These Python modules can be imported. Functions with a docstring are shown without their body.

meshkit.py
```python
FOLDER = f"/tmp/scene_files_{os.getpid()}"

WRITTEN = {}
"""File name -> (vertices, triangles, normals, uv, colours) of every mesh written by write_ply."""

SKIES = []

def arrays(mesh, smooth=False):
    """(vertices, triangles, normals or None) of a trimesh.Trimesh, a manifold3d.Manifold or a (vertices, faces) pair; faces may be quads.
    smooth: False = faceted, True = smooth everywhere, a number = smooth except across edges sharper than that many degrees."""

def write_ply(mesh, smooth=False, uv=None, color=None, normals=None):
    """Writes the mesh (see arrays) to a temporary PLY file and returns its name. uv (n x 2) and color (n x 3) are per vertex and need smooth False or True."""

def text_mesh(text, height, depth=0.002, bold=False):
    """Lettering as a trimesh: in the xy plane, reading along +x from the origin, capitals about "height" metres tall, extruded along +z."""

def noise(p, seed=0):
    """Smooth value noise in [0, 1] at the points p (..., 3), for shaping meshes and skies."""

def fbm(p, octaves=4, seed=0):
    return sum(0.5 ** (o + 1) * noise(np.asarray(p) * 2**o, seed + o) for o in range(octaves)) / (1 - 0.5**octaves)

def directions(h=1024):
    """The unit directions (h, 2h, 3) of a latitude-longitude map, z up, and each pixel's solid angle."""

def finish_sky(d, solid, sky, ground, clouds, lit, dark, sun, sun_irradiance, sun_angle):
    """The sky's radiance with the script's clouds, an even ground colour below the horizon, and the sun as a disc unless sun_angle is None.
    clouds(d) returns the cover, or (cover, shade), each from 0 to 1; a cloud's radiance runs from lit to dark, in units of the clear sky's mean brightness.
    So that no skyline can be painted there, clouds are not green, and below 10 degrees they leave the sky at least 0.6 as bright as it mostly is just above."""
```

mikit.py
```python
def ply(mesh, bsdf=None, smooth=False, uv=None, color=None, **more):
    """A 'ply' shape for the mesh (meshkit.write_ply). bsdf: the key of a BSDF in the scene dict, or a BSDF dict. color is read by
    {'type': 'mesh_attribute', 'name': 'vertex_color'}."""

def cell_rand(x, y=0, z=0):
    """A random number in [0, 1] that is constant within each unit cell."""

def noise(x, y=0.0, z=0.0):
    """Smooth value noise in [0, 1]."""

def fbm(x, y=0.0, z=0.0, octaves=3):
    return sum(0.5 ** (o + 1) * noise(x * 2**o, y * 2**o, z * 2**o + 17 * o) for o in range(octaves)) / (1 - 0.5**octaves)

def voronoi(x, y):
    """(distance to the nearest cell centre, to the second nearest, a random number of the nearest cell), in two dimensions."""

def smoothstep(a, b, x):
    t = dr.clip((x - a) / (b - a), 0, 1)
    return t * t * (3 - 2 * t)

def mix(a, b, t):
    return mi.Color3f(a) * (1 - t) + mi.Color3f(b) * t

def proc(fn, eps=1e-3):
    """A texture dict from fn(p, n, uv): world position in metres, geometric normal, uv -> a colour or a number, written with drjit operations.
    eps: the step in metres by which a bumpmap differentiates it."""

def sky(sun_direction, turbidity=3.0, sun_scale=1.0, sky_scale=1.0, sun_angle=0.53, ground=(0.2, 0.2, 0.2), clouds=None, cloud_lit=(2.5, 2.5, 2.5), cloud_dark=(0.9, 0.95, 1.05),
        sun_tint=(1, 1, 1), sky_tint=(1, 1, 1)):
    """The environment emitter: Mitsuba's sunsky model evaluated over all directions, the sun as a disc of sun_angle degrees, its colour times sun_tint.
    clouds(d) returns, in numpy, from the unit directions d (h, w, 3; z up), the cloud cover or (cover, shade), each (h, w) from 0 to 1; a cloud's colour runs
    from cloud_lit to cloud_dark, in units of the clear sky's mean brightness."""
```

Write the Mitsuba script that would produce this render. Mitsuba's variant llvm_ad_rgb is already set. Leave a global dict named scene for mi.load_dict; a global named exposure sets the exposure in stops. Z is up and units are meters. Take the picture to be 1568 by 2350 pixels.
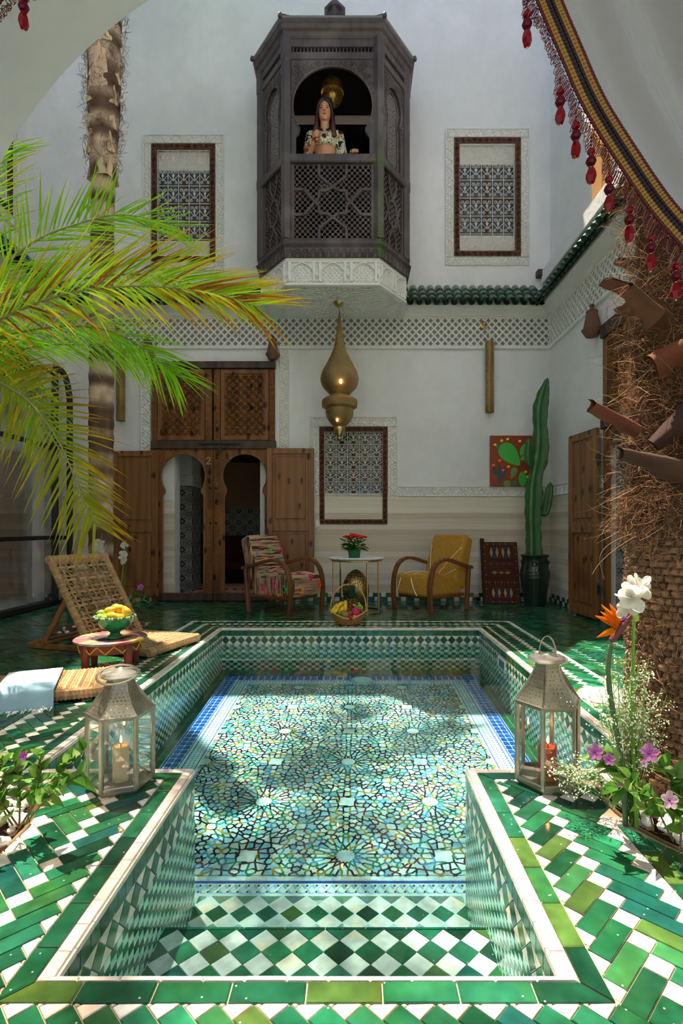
import math
import numpy as np
import trimesh
import shapely
from shapely.geometry import Polygon, LineString, Point, box as sbox
import drjit as dr
import mitsuba as mi
import mikit
import meshkit
from mikit import proc, noise, fbm, voronoi, smoothstep, mix, cell_rand

T = mi.ScalarTransform4f
scene, labels = {}, {}
# ---- camera: level, eye 1 m above the courtyard floor, looking along +y
F, CX, CY = 1250.0, 817.0, 1211.0          # focal length and vanishing point, in pixels of 1568 x 2350
scene['camera'] = {'type': 'perspective', 'fov': math.degrees(2 * math.atan(784 / F)), 'fov_axis': 'x',
                   'principal_point_offset_x': (784 - CX) / 1568, 'principal_point_offset_y': (1175 - CY) / 2350,
                   'near_clip': 0.05, 'far_clip': 200.0,
                   'to_world': T().look_at(origin=[0, 0, 1], target=[0, 1, 1], up=[0, 0, 1])}
# ---- sky and sun
SUN = np.array([-0.20, 0.27, 1.0])
exposure = 1.2
scene['sky'] = mikit.sky(SUN, turbidity=3.0, sun_scale=4.0, sky_scale=2.2, ground=(0.3, 0.3, 0.28), sky_tint=(0.86, 0.98, 1.14))
D = 7.4          # depth of the back wall
XL, XR = -4.0, 2.64
WALL_TOP = 9.7


def at(u, v, y):
    """The point at depth y that stands at pixel (u, v) of the photograph."""
    return np.array([(u - CX) * y / F, y, 1 - (v - CY) * y / F])


# ---- mesh helpers: a mesh is (vertices, triangles) or (vertices, triangles, colours)
def cat(ms):
    ms = [m for m in ms if m is not None and len(m[0])]
    vs, fs, cs, n = [], [], [], 0
    for m in ms:
        vs.append(np.asarray(m[0], float)); fs.append(np.asarray(m[1], int) + n); n += len(m[0])
        if len(m) > 2:
            cs.append(np.broadcast_to(np.asarray(m[2], float), (len(m[0]), 3)))
    return (np.vstack(vs), np.vstack(fs)) if len(cs) < len(vs) else (np.vstack(vs), np.vstack(fs), np.vstack(cs))


def col(m, c):
    return (m[0], m[1], np.broadcast_to(np.asarray(c, float), (len(m[0]), 3)).copy())


def mv(m, t=(0, 0, 0), rz=0.0, s=1.0, R=None):
    v = np.asarray(m[0], float) * s
    if R is not None:
        v = v @ np.asarray(R).T
    if rz:
        c, q = math.cos(rz), math.sin(rz)
        v = v @ np.array([[c, q, 0], [-q, c, 0], [0, 0, 1]])
    return (v + np.asarray(t, float), *m[1:])


def rot(axis, deg):
    return trimesh.transformations.rotation_matrix(math.radians(deg), axis)[:3, :3]


def frame(x, y, z=None):
    x = np.asarray(x, float) / np.linalg.norm(x); y = np.asarray(y, float) / np.linalg.norm(y)
    return np.stack([x, y, np.cross(x, y) if z is None else np.asarray(z, float)], 1)


def place(m, o, x, y):
    """Local (a, b, c) -> o + a x + b y + c (x cross y)."""
    return (np.asarray(m[0]) @ frame(x, y).T + np.asarray(o, float), *m[1:])


def prism(poly, top=0.0, depth=0.006, bev=0.002, hole=None):
    """A convex polygon (n, 2) as a bevelled tile whose face lies at z = top."""
    p = np.asarray(poly, float); n = len(p)
    c = p.mean(0)
    r = np.linalg.norm(p - c, axis=1, keepdims=True)
    q = c + (p - c) * np.maximum(1 - bev * 1.4 / np.maximum(r, 1e-6), 0.3)
    v = np.vstack([np.c_[q, np.full(n, top)], np.c_[p, np.full(n, top - bev)], np.c_[p, np.full(n, top - depth)]])
    i = np.arange(n); j = (i + 1) % n
    f = [np.array([[0, k, k + 1] for k in range(1, n - 1)])]
    for a, b in ((0, n), (n, 2 * n)):
        f.append(np.c_[i + b, j + b, j + a]); f.append(np.c_[i + b, j + a, i + a])
    return v, np.vstack(f)


def extrude(poly, h, z0=0.0):
    """A shapely polygon extruded from z0 to z0 + h."""
    out = []
    for g in getattr(poly, 'geoms', [poly]):
        if g.geom_type == 'Polygon' and g.area > 1e-9:
            m = trimesh.creation.extrude_polygon(g, h, engine='earcut')
            out.append((np.array(m.vertices) + [0, 0, z0], np.array(m.faces)))
    return cat(out)


def bx(x0, x1, y0, y1, z0, z1, b=0.0):
    """A box with chamfered edges."""
    lo, hi = np.array([min(x0, x1), min(y0, y1), min(z0, z1)], float), np.array([max(x0, x1), max(y0, y1), max(z0, z1)], float)
    if b <= 0:
        m = trimesh.creation.box(bounds=[lo, hi])
        return np.array(m.vertices), np.array(m.faces)
    b = min(b, 0.45 * (hi - lo).min())
    pts = []
    for s in np.ndindex(2, 2, 2):
        c = np.where(s, hi, lo); d = np.where(s, -b, b)
        for k in range(3):
            q = c + d; q[k] = c[k]; pts.append(q)
    h = trimesh.convex.convex_hull(np.array(pts))
    return np.array(h.vertices), np.array(h.faces)


def hull(pts):
    h = trimesh.convex.convex_hull(np.asarray(pts, float))
    return np.array(h.vertices), np.array(h.faces)


def beam(a, b, w, h, up=(0, 0, 1), bev=0.003):
    """A bar of section w (sideways) x h (along up) from a to b."""
    a, b = np.asarray(a, float), np.asarray(b, float)
    L = np.linalg.norm(b - a); x = (b - a) / L
    s = np.cross(np.asarray(up, float), x); s /= np.linalg.norm(s)
    m = bx(0, L, -w / 2, w / 2, -h / 2, h / 2, bev)
    return m[0] @ np.stack([x, s, np.cross(x, s)], 1).T + a, m[1]


def tube(pts, r, n=6, cap=True, flat=None):
    """A tube of radius r (number or per point) along pts; flat squashes the section along the second axis."""
    p = np.asarray(pts, float); k = len(p)
    r = np.broadcast_to(np.asarray(r, float), (k,))
    t = np.gradient(p, axis=0); t /= np.linalg.norm(t, axis=1, keepdims=True) + 1e-12
    a = np.array([0, 0, 1.0]) if abs(t[0, 2]) < 0.9 else np.array([1.0, 0, 0])
    A = []
    for q in t:
        a = a - q * (a @ q); a = a / (np.linalg.norm(a) + 1e-12); A.append(a)
    A = np.array(A); B = np.cross(t, A)
    g = np.arange(n) * 2 * np.pi / n
    v = p[:, None] + r[:, None, None] * (np.cos(g)[None, :, None] * A[:, None] + (flat or 1.0) * np.sin(g)[None, :, None] * B[:, None])
    i, j = np.meshgrid(np.arange(k - 1), np.arange(n), indexing='ij'); j2 = (j + 1) % n
    q = np.stack([i * n + j, i * n + j2, (i + 1) * n + j2, (i + 1) * n + j], -1).reshape(-1, 4)
    f = [q[:, [0, 1, 2]], q[:, [0, 2, 3]]]
    v = v.reshape(-1, 3)
    if cap:
        v = np.vstack([v, p[:1], p[-1:]])
        J = np.arange(n)
        f += [np.c_[(J + 1) % n, J, np.full(n, len(v) - 2)], np.c_[(k - 1) * n + J, (k - 1) * n + (J + 1) % n, np.full(n, len(v) - 1)]]
    return v, np.vstack(f)


def lathe(prof, n=32, a0=0.0):
    """Turned about z from (radius, height) pairs, bottom to top outside."""
    p = np.asarray(prof, float); k = len(p)
    g = np.arange(n) * 2 * np.pi / n + a0
    v = np.stack([p[:, None, 0] * np.cos(g), p[:, None, 0] * np.sin(g), np.broadcast_to(p[:, None, 1], (k, n))], -1).reshape(-1, 3)
    i, j = np.meshgrid(np.arange(k - 1), np.arange(n), indexing='ij'); j2 = (j + 1) % n
    q = np.stack([i * n + j, i * n + j2, (i + 1) * n + j2, (i + 1) * n + j], -1).reshape(-1, 4)
    return v, np.vstack([q[:, [0, 1, 2]], q[:, [0, 2, 3]]])


def grid(nu, nv, fn):
    """A sheet of nu x nv points: fn(u, v) of arrays in [0, 1] -> (..., 3)."""
    u, v = np.meshgrid(np.linspace(0, 1, nu), np.linspace(0, 1, nv), indexing='ij')
    p = np.asarray(fn(u, v), float).reshape(-1, 3)
    i, j = np.meshgrid(np.arange(nu - 1), np.arange(nv - 1), indexing='ij')
    q = np.stack([i * nv + j, (i + 1) * nv + j, (i + 1) * nv + j + 1, i * nv + j + 1], -1).reshape(-1, 4)
    return p, np.vstack([q[:, [0, 1, 2]], q[:, [0, 2, 3]]])


def relief(w, h, fn, step=0.008, depth=0.01):
    """A carved panel in local (x, y), its height fn(x, y) in [0, 1] times depth, with sides."""
    nu, nv = max(3, int(w / step) + 1), max(3, int(h / step) + 1)

    def g(u, v):
        z = np.clip(fn(u * w, v * h), 0, 1) * depth
        edge = (u <= 0) | (u >= 1) | (v <= 0) | (v >= 1)
        return np.stack([u * w, v * h, np.where(edge, 0.0, z)], -1)
    return grid(nu, nv, g)


def ball(c, r, sub=2, s=(1, 1, 1)):
    m = trimesh.creation.icosphere(subdivisions=sub, radius=1.0)
    return np.array(m.vertices) * np.asarray(s) * r + np.asarray(c, float), np.array(m.faces)


def spline(pts, n):
    from scipy.interpolate import CubicSpline
    p = np.asarray(pts, float)
    d = np.r_[0, np.cumsum(np.linalg.norm(np.diff(p, axis=0), axis=1) ** 0.5)]
    return CubicSpline(d, p, bc_type='natural')(np.linspace(0, d[-1], n))


def numbered(key):
    if key not in USED:
        USED[key] = 0
        return key
    USED[key] += 1
    return f'{key}_{USED[key]:03d}'


USED = {}


def colour_code(c):
    """A colour as (hue code, brightness): six bits for each channel's share of the largest, and the largest channel itself."""
    m = np.maximum(c.max(-1), 1e-4)
    q = np.round(np.sqrt(np.clip(c / m[..., None], 0, 1)) * 63).astype(int)
    return (q[..., 0] * 4096 + q[..., 1] * 64 + q[..., 2]).astype(float), m


def put(key, m, bsdf, smooth=False, **more):
    """ONE entry of the scene; a key that is taken gets the next number."""
    if isinstance(m, list):
        m = cat(m)
    head, sep, last = key.rpartition('__')
    key = head + sep + numbered(key)[len(head + sep):]
    v, f = np.asarray(m[0], float), np.asarray(m[1], int)
    if bsdf.startswith('vc_'):
        c = np.broadcast_to(np.asarray(m[2] if len(m) > 2 else 0.5, float), (len(v), 3))
        n = None
        if smooth:
            v2, f2, n = meshkit.arrays((v, f), True)
        code, bright = colour_code(c)
        cf = code[f]
        mixed = (cf != cf[:, :1]).any(1)
        if mixed.any():          # a face whose corners differ in hue gets corners of its own
            fm = f[mixed]; k = len(fm)
            mean = c[fm].mean(1)
            code2, _ = colour_code(mean)
            idx = fm.reshape(-1)
            v = np.vstack([v, v[idx]]); bright = np.r_[bright, bright[idx]]; code = np.r_[code, np.repeat(code2, 3)]
            if n is not None:
                n = np.vstack([n, n[idx]])
            f = f.copy(); f[mixed] = len(c) + np.arange(3 * k).reshape(-1, 3)
        scene[key] = {'type': 'ply', 'filename': meshkit.write_ply((v, f), False, np.c_[code, bright], None, normals=n), 'face_normals': n is None,
                      'bsdf': {'type': 'ref', 'id': bsdf}, **more}
    else:
        scene[key] = mikit.ply((v, f), bsdf, smooth, **more)
    return key


def tag(key, label, cat_=None, group=None, kind=None):
    d = labels.setdefault(key, {})
    if label: d['label'] = label
    if cat_: d['category'] = cat_
    if group: d['group'] = group
    if kind: d['kind'] = kind
    return key


def thing(name, label, cat_, group=None, kind=None):
    k = numbered(name)
    return tag(k, label, cat_, group, kind)


def seen(p):
    """How large a spot of unit area at the points p shows, 0 outside the frame."""
    p = np.atleast_2d(p)
    y = np.maximum(p[:, 1], 1e-3)
    u, v = CX + F * p[:, 0] / y, CY - F * (p[:, 2] - 1) / y
    return np.where((p[:, 1] > 0.3) & (u > -30) & (u < 1598) & (v > -30) & (v < 2380), 1 / (y * y), 0.0)


def pieces(key, ms, bsdf, most=300, weight=None, smooth=False, rest='remaining'):
    """The pieces of one part: those that show largest as entries of their own, the rest as one stuff part."""
    ms = [m for m in ms if m is not None]
    if weight is None:
        weight = np.array([np.ptp(m[0], axis=0).max() for m in ms]) ** 2
    w = np.asarray(weight) * np.array([float(seen(m[0].mean(0))[0]) for m in ms])
    order = np.argsort(-w, kind='stable')
    n = min(most, int((w > 0).sum()))
    for i in order[:n]:
        put(key, ms[i], bsdf, smooth)
    if len(ms) > n:
        k = put(key + '_' + rest, cat([ms[i] for i in order[n:]]), bsdf, smooth)
        tag(k, None, kind='stuff')


RNG = np.random.default_rng(7)


def rgb(h):
    c = np.array([int(h[i:i + 2], 16) for i in (0, 2, 4)]) / 255
    return np.where(c <= 0.04045, c / 12.92, ((c + 0.055) / 1.055) ** 2.4)


def jit(c, a=0.1, n=1):
    """The colour c with a random change of brightness and a little hue, n rows."""
    return np.clip(np.asarray(c) * (1 + RNG.normal(0, a, (n, 1))) * (1 + RNG.normal(0, a * 0.35, (n, 3))), 0.003, 0.97)
# ---- materials
def f_uvcol(p, n, uv):
    k = dr.floor(uv.x + 0.5)
    r = dr.floor(k / 4096); g = dr.floor((k - r * 4096) / 64); b = k - r * 4096 - g * 64
    q = mi.Color3f(r, g, b) / 63
    return q * q * uv.y


VC = proc(f_uvcol)      # the colour that put() packs into the texture coordinates


def two(d):
    return {'type': 'twosided', 'bsdf': d}


def pri(c, rough=0.5, spec=0.5, **k):
    if not isinstance(c, dict):
        c = {'type': 'rgb', 'value': [float(x) for x in c]}
    return two({'type': 'principled', 'base_color': c, 'roughness': rough, 'specular': spec, **k})


def bump(d, fn, scale, eps=2e-3):
    return two({'type': 'bumpmap', 'arbitrary': proc(fn, eps), 'scale': scale, 'bsdf': d['bsdf']})


scene['vc_matte'] = pri(VC, 0.85, 0.2)
scene['vc_satin'] = pri(VC, 0.45, 0.4)


def f_glaze(p, n, uv):
    """The packed colour, clouded as glaze is: darker and paler drifts, an olive tinge here and there, small worn chips."""
    a = fbm(p.x * 22, p.y * 22, p.z * 22, 3)
    b = noise(p.x * 60 + 7, p.y * 60, p.z * 60)
    c = f_uvcol(p, n, uv) * (0.55 + 0.9 * a)
    c = c * mix((1, 1, 1), (1.35, 1.05, 0.80), 0.7 * smoothstep(.55, .8, noise(p.x * 16, p.y * 16, p.z * 16 + 5)))
    d, e, r = voronoi(p.x * 34 + p.z * 21, p.y * 34 + p.z * 13)
    chip = dr.select(r > .90, smoothstep(.10, .05, d), 0.0)
    return mix(c * (0.93 + .14 * b), (0.55, 0.52, 0.46), 0.8 * chip)


scene['vc_glaze'] = pri(proc(f_glaze), 0.13, 0.5)
scene['vc_metal'] = pri(VC, 0.36, 0.5, metallic=1.0)
scene['vc_leaf'] = two({'type': 'principledthin', 'base_color': VC, 'roughness': 0.45, 'spec_trans': 0.0, 'diff_trans': 1.15, 'eta': 1.4})['bsdf']
scene['vc_bead'] = two({'type': 'principled', 'base_color': VC, 'roughness': 0.10, 'specular': 0.28})


def f_plaster(p, n, uv):
    a = fbm(p.x * 1.3 + p.y * 0.9, p.z * 1.1, 3.0, 3)
    b = fbm(p.x * 14 + p.y * 9, p.z * 11, 1.0, 2)
    return mix((0.62, 0.635, 0.655), (0.70, 0.715, 0.74), smoothstep(0.3, 0.7, a)) * (0.965 + 0.07 * b)


def b_plaster(p, n, uv):
    return fbm(p.x * 26 + p.y * 21, p.z * 24, p.y * 20, 3)


scene['plaster'] = bump(pri(proc(f_plaster), 0.8, 0.25), b_plaster, 0.006, 4e-3)
scene['stucco'] = pri((0.66, 0.67, 0.655), 0.8, 0.2)


def f_wains(p, n, uv):
    z = p.z + 0.006 * (fbm(p.x * 3 + p.y * 3, p.z * 2, 0, 2) - 0.5)
    row = dr.floor(z / 0.075)
    t = cell_rand(row, 3, 1)
    w = dr.abs(z / 0.075 - row - 0.5)
    f = fbm(p.x * 2 + p.y * 2, z * 40, 2.0, 3)
    c = mix((0.50, 0.44, 0.35), (0.68, 0.65, 0.57), t)
    return c * (0.90 + 0.2 * f) * (1 - 0.10 * smoothstep(0.46, 0.5, w))


scene['wainscot'] = pri(proc(f_wains), 0.55, 0.35)


def woodfn(c1, c2, kx, ky, kz, knot=True):
    def f(p, n, uv):
        u, v, w = p.x * kx, p.y * ky, p.z * kz
        g = fbm(u, v, w, 3)
        s = dr.sin((u + v + w * 0.0) * 2.2 + 9 * noise(u * 0.2, v * 0.2, w * 0.35)) * 0.5 + 0.5
        c = mix(c1, c2, dr.clip(0.55 * g + 0.45 * s, 0, 1))
        if knot:
            d, e, r = voronoi((p.x + p.y) * 6.5, p.z * 3.1)
            k = dr.select(r > 0.45, smoothstep(0.20, 0.06, d), 0.0)
            c = c * (1 - 0.82 * k)
        st = smoothstep(0.60, 0.85, fbm(p.x * 5 + p.y * 5, p.z * 2.2, 4.0, 2))
        return c * (1 - 0.35 * st)
    return f


scene['wood_door'] = pri(proc(woodfn((0.135, 0.055, 0.018), (0.265, 0.118, 0.042), 26, 26, 1.6)), 0.42, 0.4)
scene['wood_carved'] = pri(proc(woodfn((0.125, 0.050, 0.016), (0.24, 0.10, 0.034), 16, 16, 3.0)), 0.5, 0.3)
scene['wood_dark'] = pri(proc(woodfn((0.035, 0.022, 0.016), (0.085, 0.055, 0.038), 20, 20, 2.5, False)), 0.5, 0.35)
scene['wood_frame'] = pri(proc(woodfn((0.055, 0.022, 0.011), (0.12, 0.05, 0.025), 22, 22, 22, False)), 0.5, 0.3)
scene['wood_chair'] = pri(proc(woodfn((0.10, 0.038, 0.014), (0.22, 0.09, 0.034), 30, 30, 6, False)), 0.32, 0.5)


def f_balc(p, n, uv):
    g = fbm(p.x * 18, p.y * 18, p.z * 2.2, 3)
    c = mix((0.028, 0.020, 0.020), (0.085, 0.066, 0.066), g)
    moss = smoothstep(0.18, 0.30, p.x + 0.10 * (fbm(p.x * 6, p.z * 5, 1.0, 3) - 0.5)) * smoothstep(6.2, 5.2, p.z) * smoothstep(6.44, 6.36, p.y)
    grey = smoothstep(0.5, 0.75, fbm(p.x * 4 + 3, p.z * 3, p.y * 3, 3))
    c = mix(c, (0.15, 0.13, 0.13), 0.45 * grey)
    return mix(c, (0.045, 0.075, 0.016), 0.85 * moss * smoothstep(0.3, 0.6, fbm(p.x * 22, p.z * 9, 0.0, 2)))


scene['wood_balcony'] = pri(proc(f_balc), 0.5, 0.45)
scene['glass'] = {'type': 'thindielectric', 'int_ior': 1.5}
scene['water'] = {'type': 'thindielectric', 'int_ior': 1.33, 'specular_transmittance': {'type': 'rgb', 'value': [0.73, 0.925, 0.945]}}
scene['black_metal'] = pri((0.015, 0.015, 0.017), 0.4, 0.5)
scene['dark_room'] = pri((0.05, 0.042, 0.035), 0.8, 0.2)


def b_brass(p, n, uv):
    d, e, r = voronoi((p.x + p.y * 0.7) * 130, p.z * 130)
    return smoothstep(0.05, 0.4, e - d) + 0.4 * fbm(p.x * 50, p.y * 50, p.z * 50, 2)


def f_brass(p, n, uv):
    d, e, r = voronoi((p.x + p.y * 0.7) * 130, p.z * 130)
    g = fbm(p.x * 5, p.y * 5, p.z * 5, 2)
    return mix((0.40, 0.26, 0.10), (0.78, 0.56, 0.25), g) * (0.30 + 0.7 * smoothstep(0.03, 0.25, e - d))


scene['brass_engraved'] = bump(pri(proc(f_brass), 0.38, 0.5, metallic=0.9), b_brass, 0.003, 1e-3)
scene['brass'] = pri((0.52, 0.37, 0.16), 0.3, 0.5, metallic=1.0)
# ---- the pool and the floor of tiles
PX0, PX1, PY0, PY1 = -1.335, 1.225, 2.26, 5.42     # the wide part of the pool
NX0, NX1, NY0 = -0.672, 0.458, 1.216               # the narrow part with the steps
POOL = [(NX0, NY0), (NX1, NY0), (NX1, PY0), (PX1, PY0), (PX1, PY1), (PX0, PY1), (PX0, PY0), (NX0, PY0)]
WATER = -0.16
FRONT_CUT = 0.022      # the coping strip along the near edge is narrower


def floor_z(y):
    return np.interp(y, [0, 2.26, 5.42], [-0.575, -0.575, -0.415])


GREENS = [rgb('1e5e40'), rgb('184e34'), rgb('22684a'), rgb('2a6038'), rgb('185248'), rgb('44602c'), rgb('103a28')]
WHITE = rgb('dcd8cf')


def green(n=1):
    return jit(GREENS[RNG.choice(len(GREENS), p=[.24, .2, .2, .12, .1, .06, .08])], 0.14, 1)[0]


def tilecol(m, c, a=0.13):
    """A glazed tile: its colour runs from corner to corner."""
    n = len(m[0]) // 3
    k = np.tile(np.clip(c * (1 + RNG.normal(0, a, (n, 1))), 0.004, 0.9), (3, 1))
    k[2 * n:] = k[2 * n:] * 0.5
    return m[0], m[1], k


def mitre(d):
    return list(Polygon(POOL).buffer(d, join_style='mitre', mitre_limit=5).exterior.coords)[:-1]


def ring(d):
    """The pool's outline moved outwards by d, corner by corner in the order of POOL."""
    P = np.array(POOL); n = len(P); out = []
    for i in range(n):
        a, b, c = P[i - 1], P[i], P[(i + 1) % n]
        n1 = np.array([(b - a)[1], -(b - a)[0]]) / np.linalg.norm(b - a)
        n2 = np.array([(c - b)[1], -(c - b)[0]]) / np.linalg.norm(c - b)
        d1, d2 = d - (FRONT_CUT if i == 1 and d > 0 else 0), d - (FRONT_CUT if i == 0 and d > 0 else 0)
        out.append(b + d1 * n1 + d2 * n2)
    return np.array(out)


def edges(d0, d1):
    A, B = ring(d0), ring(d1); n = len(A)
    for i in range(n):
        j = (i + 1) % n
        o, e = A[i], A[j]
        P0, P1 = POOL[i], POOL[j]
        s = (np.array(P1) - P0) / np.linalg.norm(np.array(P1) - P0)
        t = np.array([s[1], -s[0]])
        yield i, np.array(P0) - t * (FRONT_CUT if i == 0 else 0), s, t, Polygon([A[i], A[j], B[j], B[i]])


BEDS = [(-2.58, 5.50, 0.42), (1.49, 3.23, 0.15), (1.38, 1.98, 0.46), (-1.55, 1.75, 0.45)]     # round planting beds: x, y, radius


def shrink(poly, g):
    c = poly.centroid
    if not poly.is_empty and any((c.x - x) ** 2 + (c.y - y) ** 2 < r * r for x, y, r in BEDS):
        return None
    p = poly.buffer(-g, join_style='mitre')
    if p.is_empty or p.geom_type != 'Polygon' or p.area < 1.2e-5:
        return None
    p = p.simplify(0.0006)
    return np.array(shapely.geometry.polygon.orient(p).exterior.coords)[:-1]


def bars(d0, d1, L, gap, cfn):
    out = []
    for i, o, s, t, quad in edges(d0, d1):
        mid = (d0 + d1) / 2
        x = np.array(quad.exterior.coords)[:-1]
        a = (x - o) @ s
        n = max(1, round((a.max() - a.min()) / L)); st = (a.max() - a.min()) / n
        for k in range(n):
            a0, a1 = a.min() + k * st, a.min() + (k + 1) * st
            q = Polygon([o + s * a0 + t * d0, o + s * a1 + t * d0, o + s * a1 + t * d1, o + s * a0 + t * d1])
            p = shrink(q.intersection(quad) if not quad.contains(q) else q, gap)
            if p is not None:
                out.append(tilecol(prism(p, RNG.normal(0, 0.0004), 0.012, 0.0025), cfn()))
    return out


def planks(o, s, t, clip, w, L, split, c0=0.0, gap=0.0016):
    """Herringbone at 45 degrees to s: green planks with a white square at one end, inside the polygon clip."""
    h = (s + t) / math.sqrt(2); k = (s - t) / math.sqrt(2)
    g, wh = [], []
    C = np.array(clip.exterior.coords); loc = np.c_[(C - o) @ h, (C - o) @ k]
    lo, hi = loc.min(0) - L - w, loc.max(0) + L + w
    pc = shapely.prepared.prep(clip)

    def rect(a0, a1, b0, b1, dest):
        q = Polygon([o + h * a + k * b for a, b in ((a0, b0), (a1, b0), (a1, b1), (a0, b1))])
        if not pc.intersects(q):
            return
        if not pc.contains(q):
            q = q.intersection(clip)
            if q.geom_type != 'Polygon':
                q = max(getattr(q, 'geoms', [Polygon()]), key=lambda x: x.area)
            if q.geom_type != 'Polygon' or q.is_empty:
                return
        p = shrink(q, gap)
        if p is not None and len(p) >= 3:
            dest.append(p)
    span = int((hi - lo).max() / w) + 4
    c = loc.mean(0)
    for m in range(-int(span * w / L) - 2, int(span * w / L) + 3):
        for i in range(-span, span + 1):
            a, b = c0 + i * w - m * L, i * w + m * L
            if a > hi[0] + L or a < lo[0] - 2 * L or b > hi[1] + L or b < lo[1] - 2 * L:
                continue
            if split:
                rect(a, a + .75 * w, b, b + w, wh); rect(a + .75 * w, a + L - w, b, b + w, g); rect(a + L - w, a + L, b, b + w, wh)
                rect(a + L, a + L + w, b + 2.3 * w - L, b + w, g); rect(a + L, a + L + w, b + w - L, b + 2.3 * w - L, wh)
            else:
                rect(a, a + L, b, b + w, g); rect(a + L, a + L + w, b + w - L, b + w, g)
    return g, wh


COP, BAR, BAND = 0.036, 0.056, 0.33
T_green, T_white = [], []
T_bar = bars(COP, COP + BAR, 0.156, 0.0018, green) + bars(COP + BAR + BAND, COP + 2 * BAR + BAND, 0.156, 0.0018, green)
T_cop = bars(0.0, COP, 0.09, 0.0012, lambda: jit(rgb('d8cdc0'), 0.05)[0])
w_ = 0.054
for i, o, s, t, quad in edges(COP + BAR, COP + BAR + BAND):
    bed = [Point(x, y).buffer(r) for x, y, r in BEDS]
    g, wh = planks(o + t * (COP + BAR), s, t, quad, w_, w_ * 4.5, True, 0.25 * w_)
    for p in g: T_green.append(tilecol(prism(p, RNG.normal(0, 0.0005), 0.012, 0.002), green()))
    for p in wh: T_white.append(tilecol(prism(p, RNG.normal(0, 0.0005), 0.012, 0.002), jit(WHITE, 0.03)[0], 0.03))
field = sbox(XL, 0.35, XR, D).difference(Polygon(ring(COP + 2 * BAR + BAND)))
for x, y, r in BEDS:
    field = field.difference(Point(x, y).buffer(r + 0.025))
T_field = []
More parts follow.
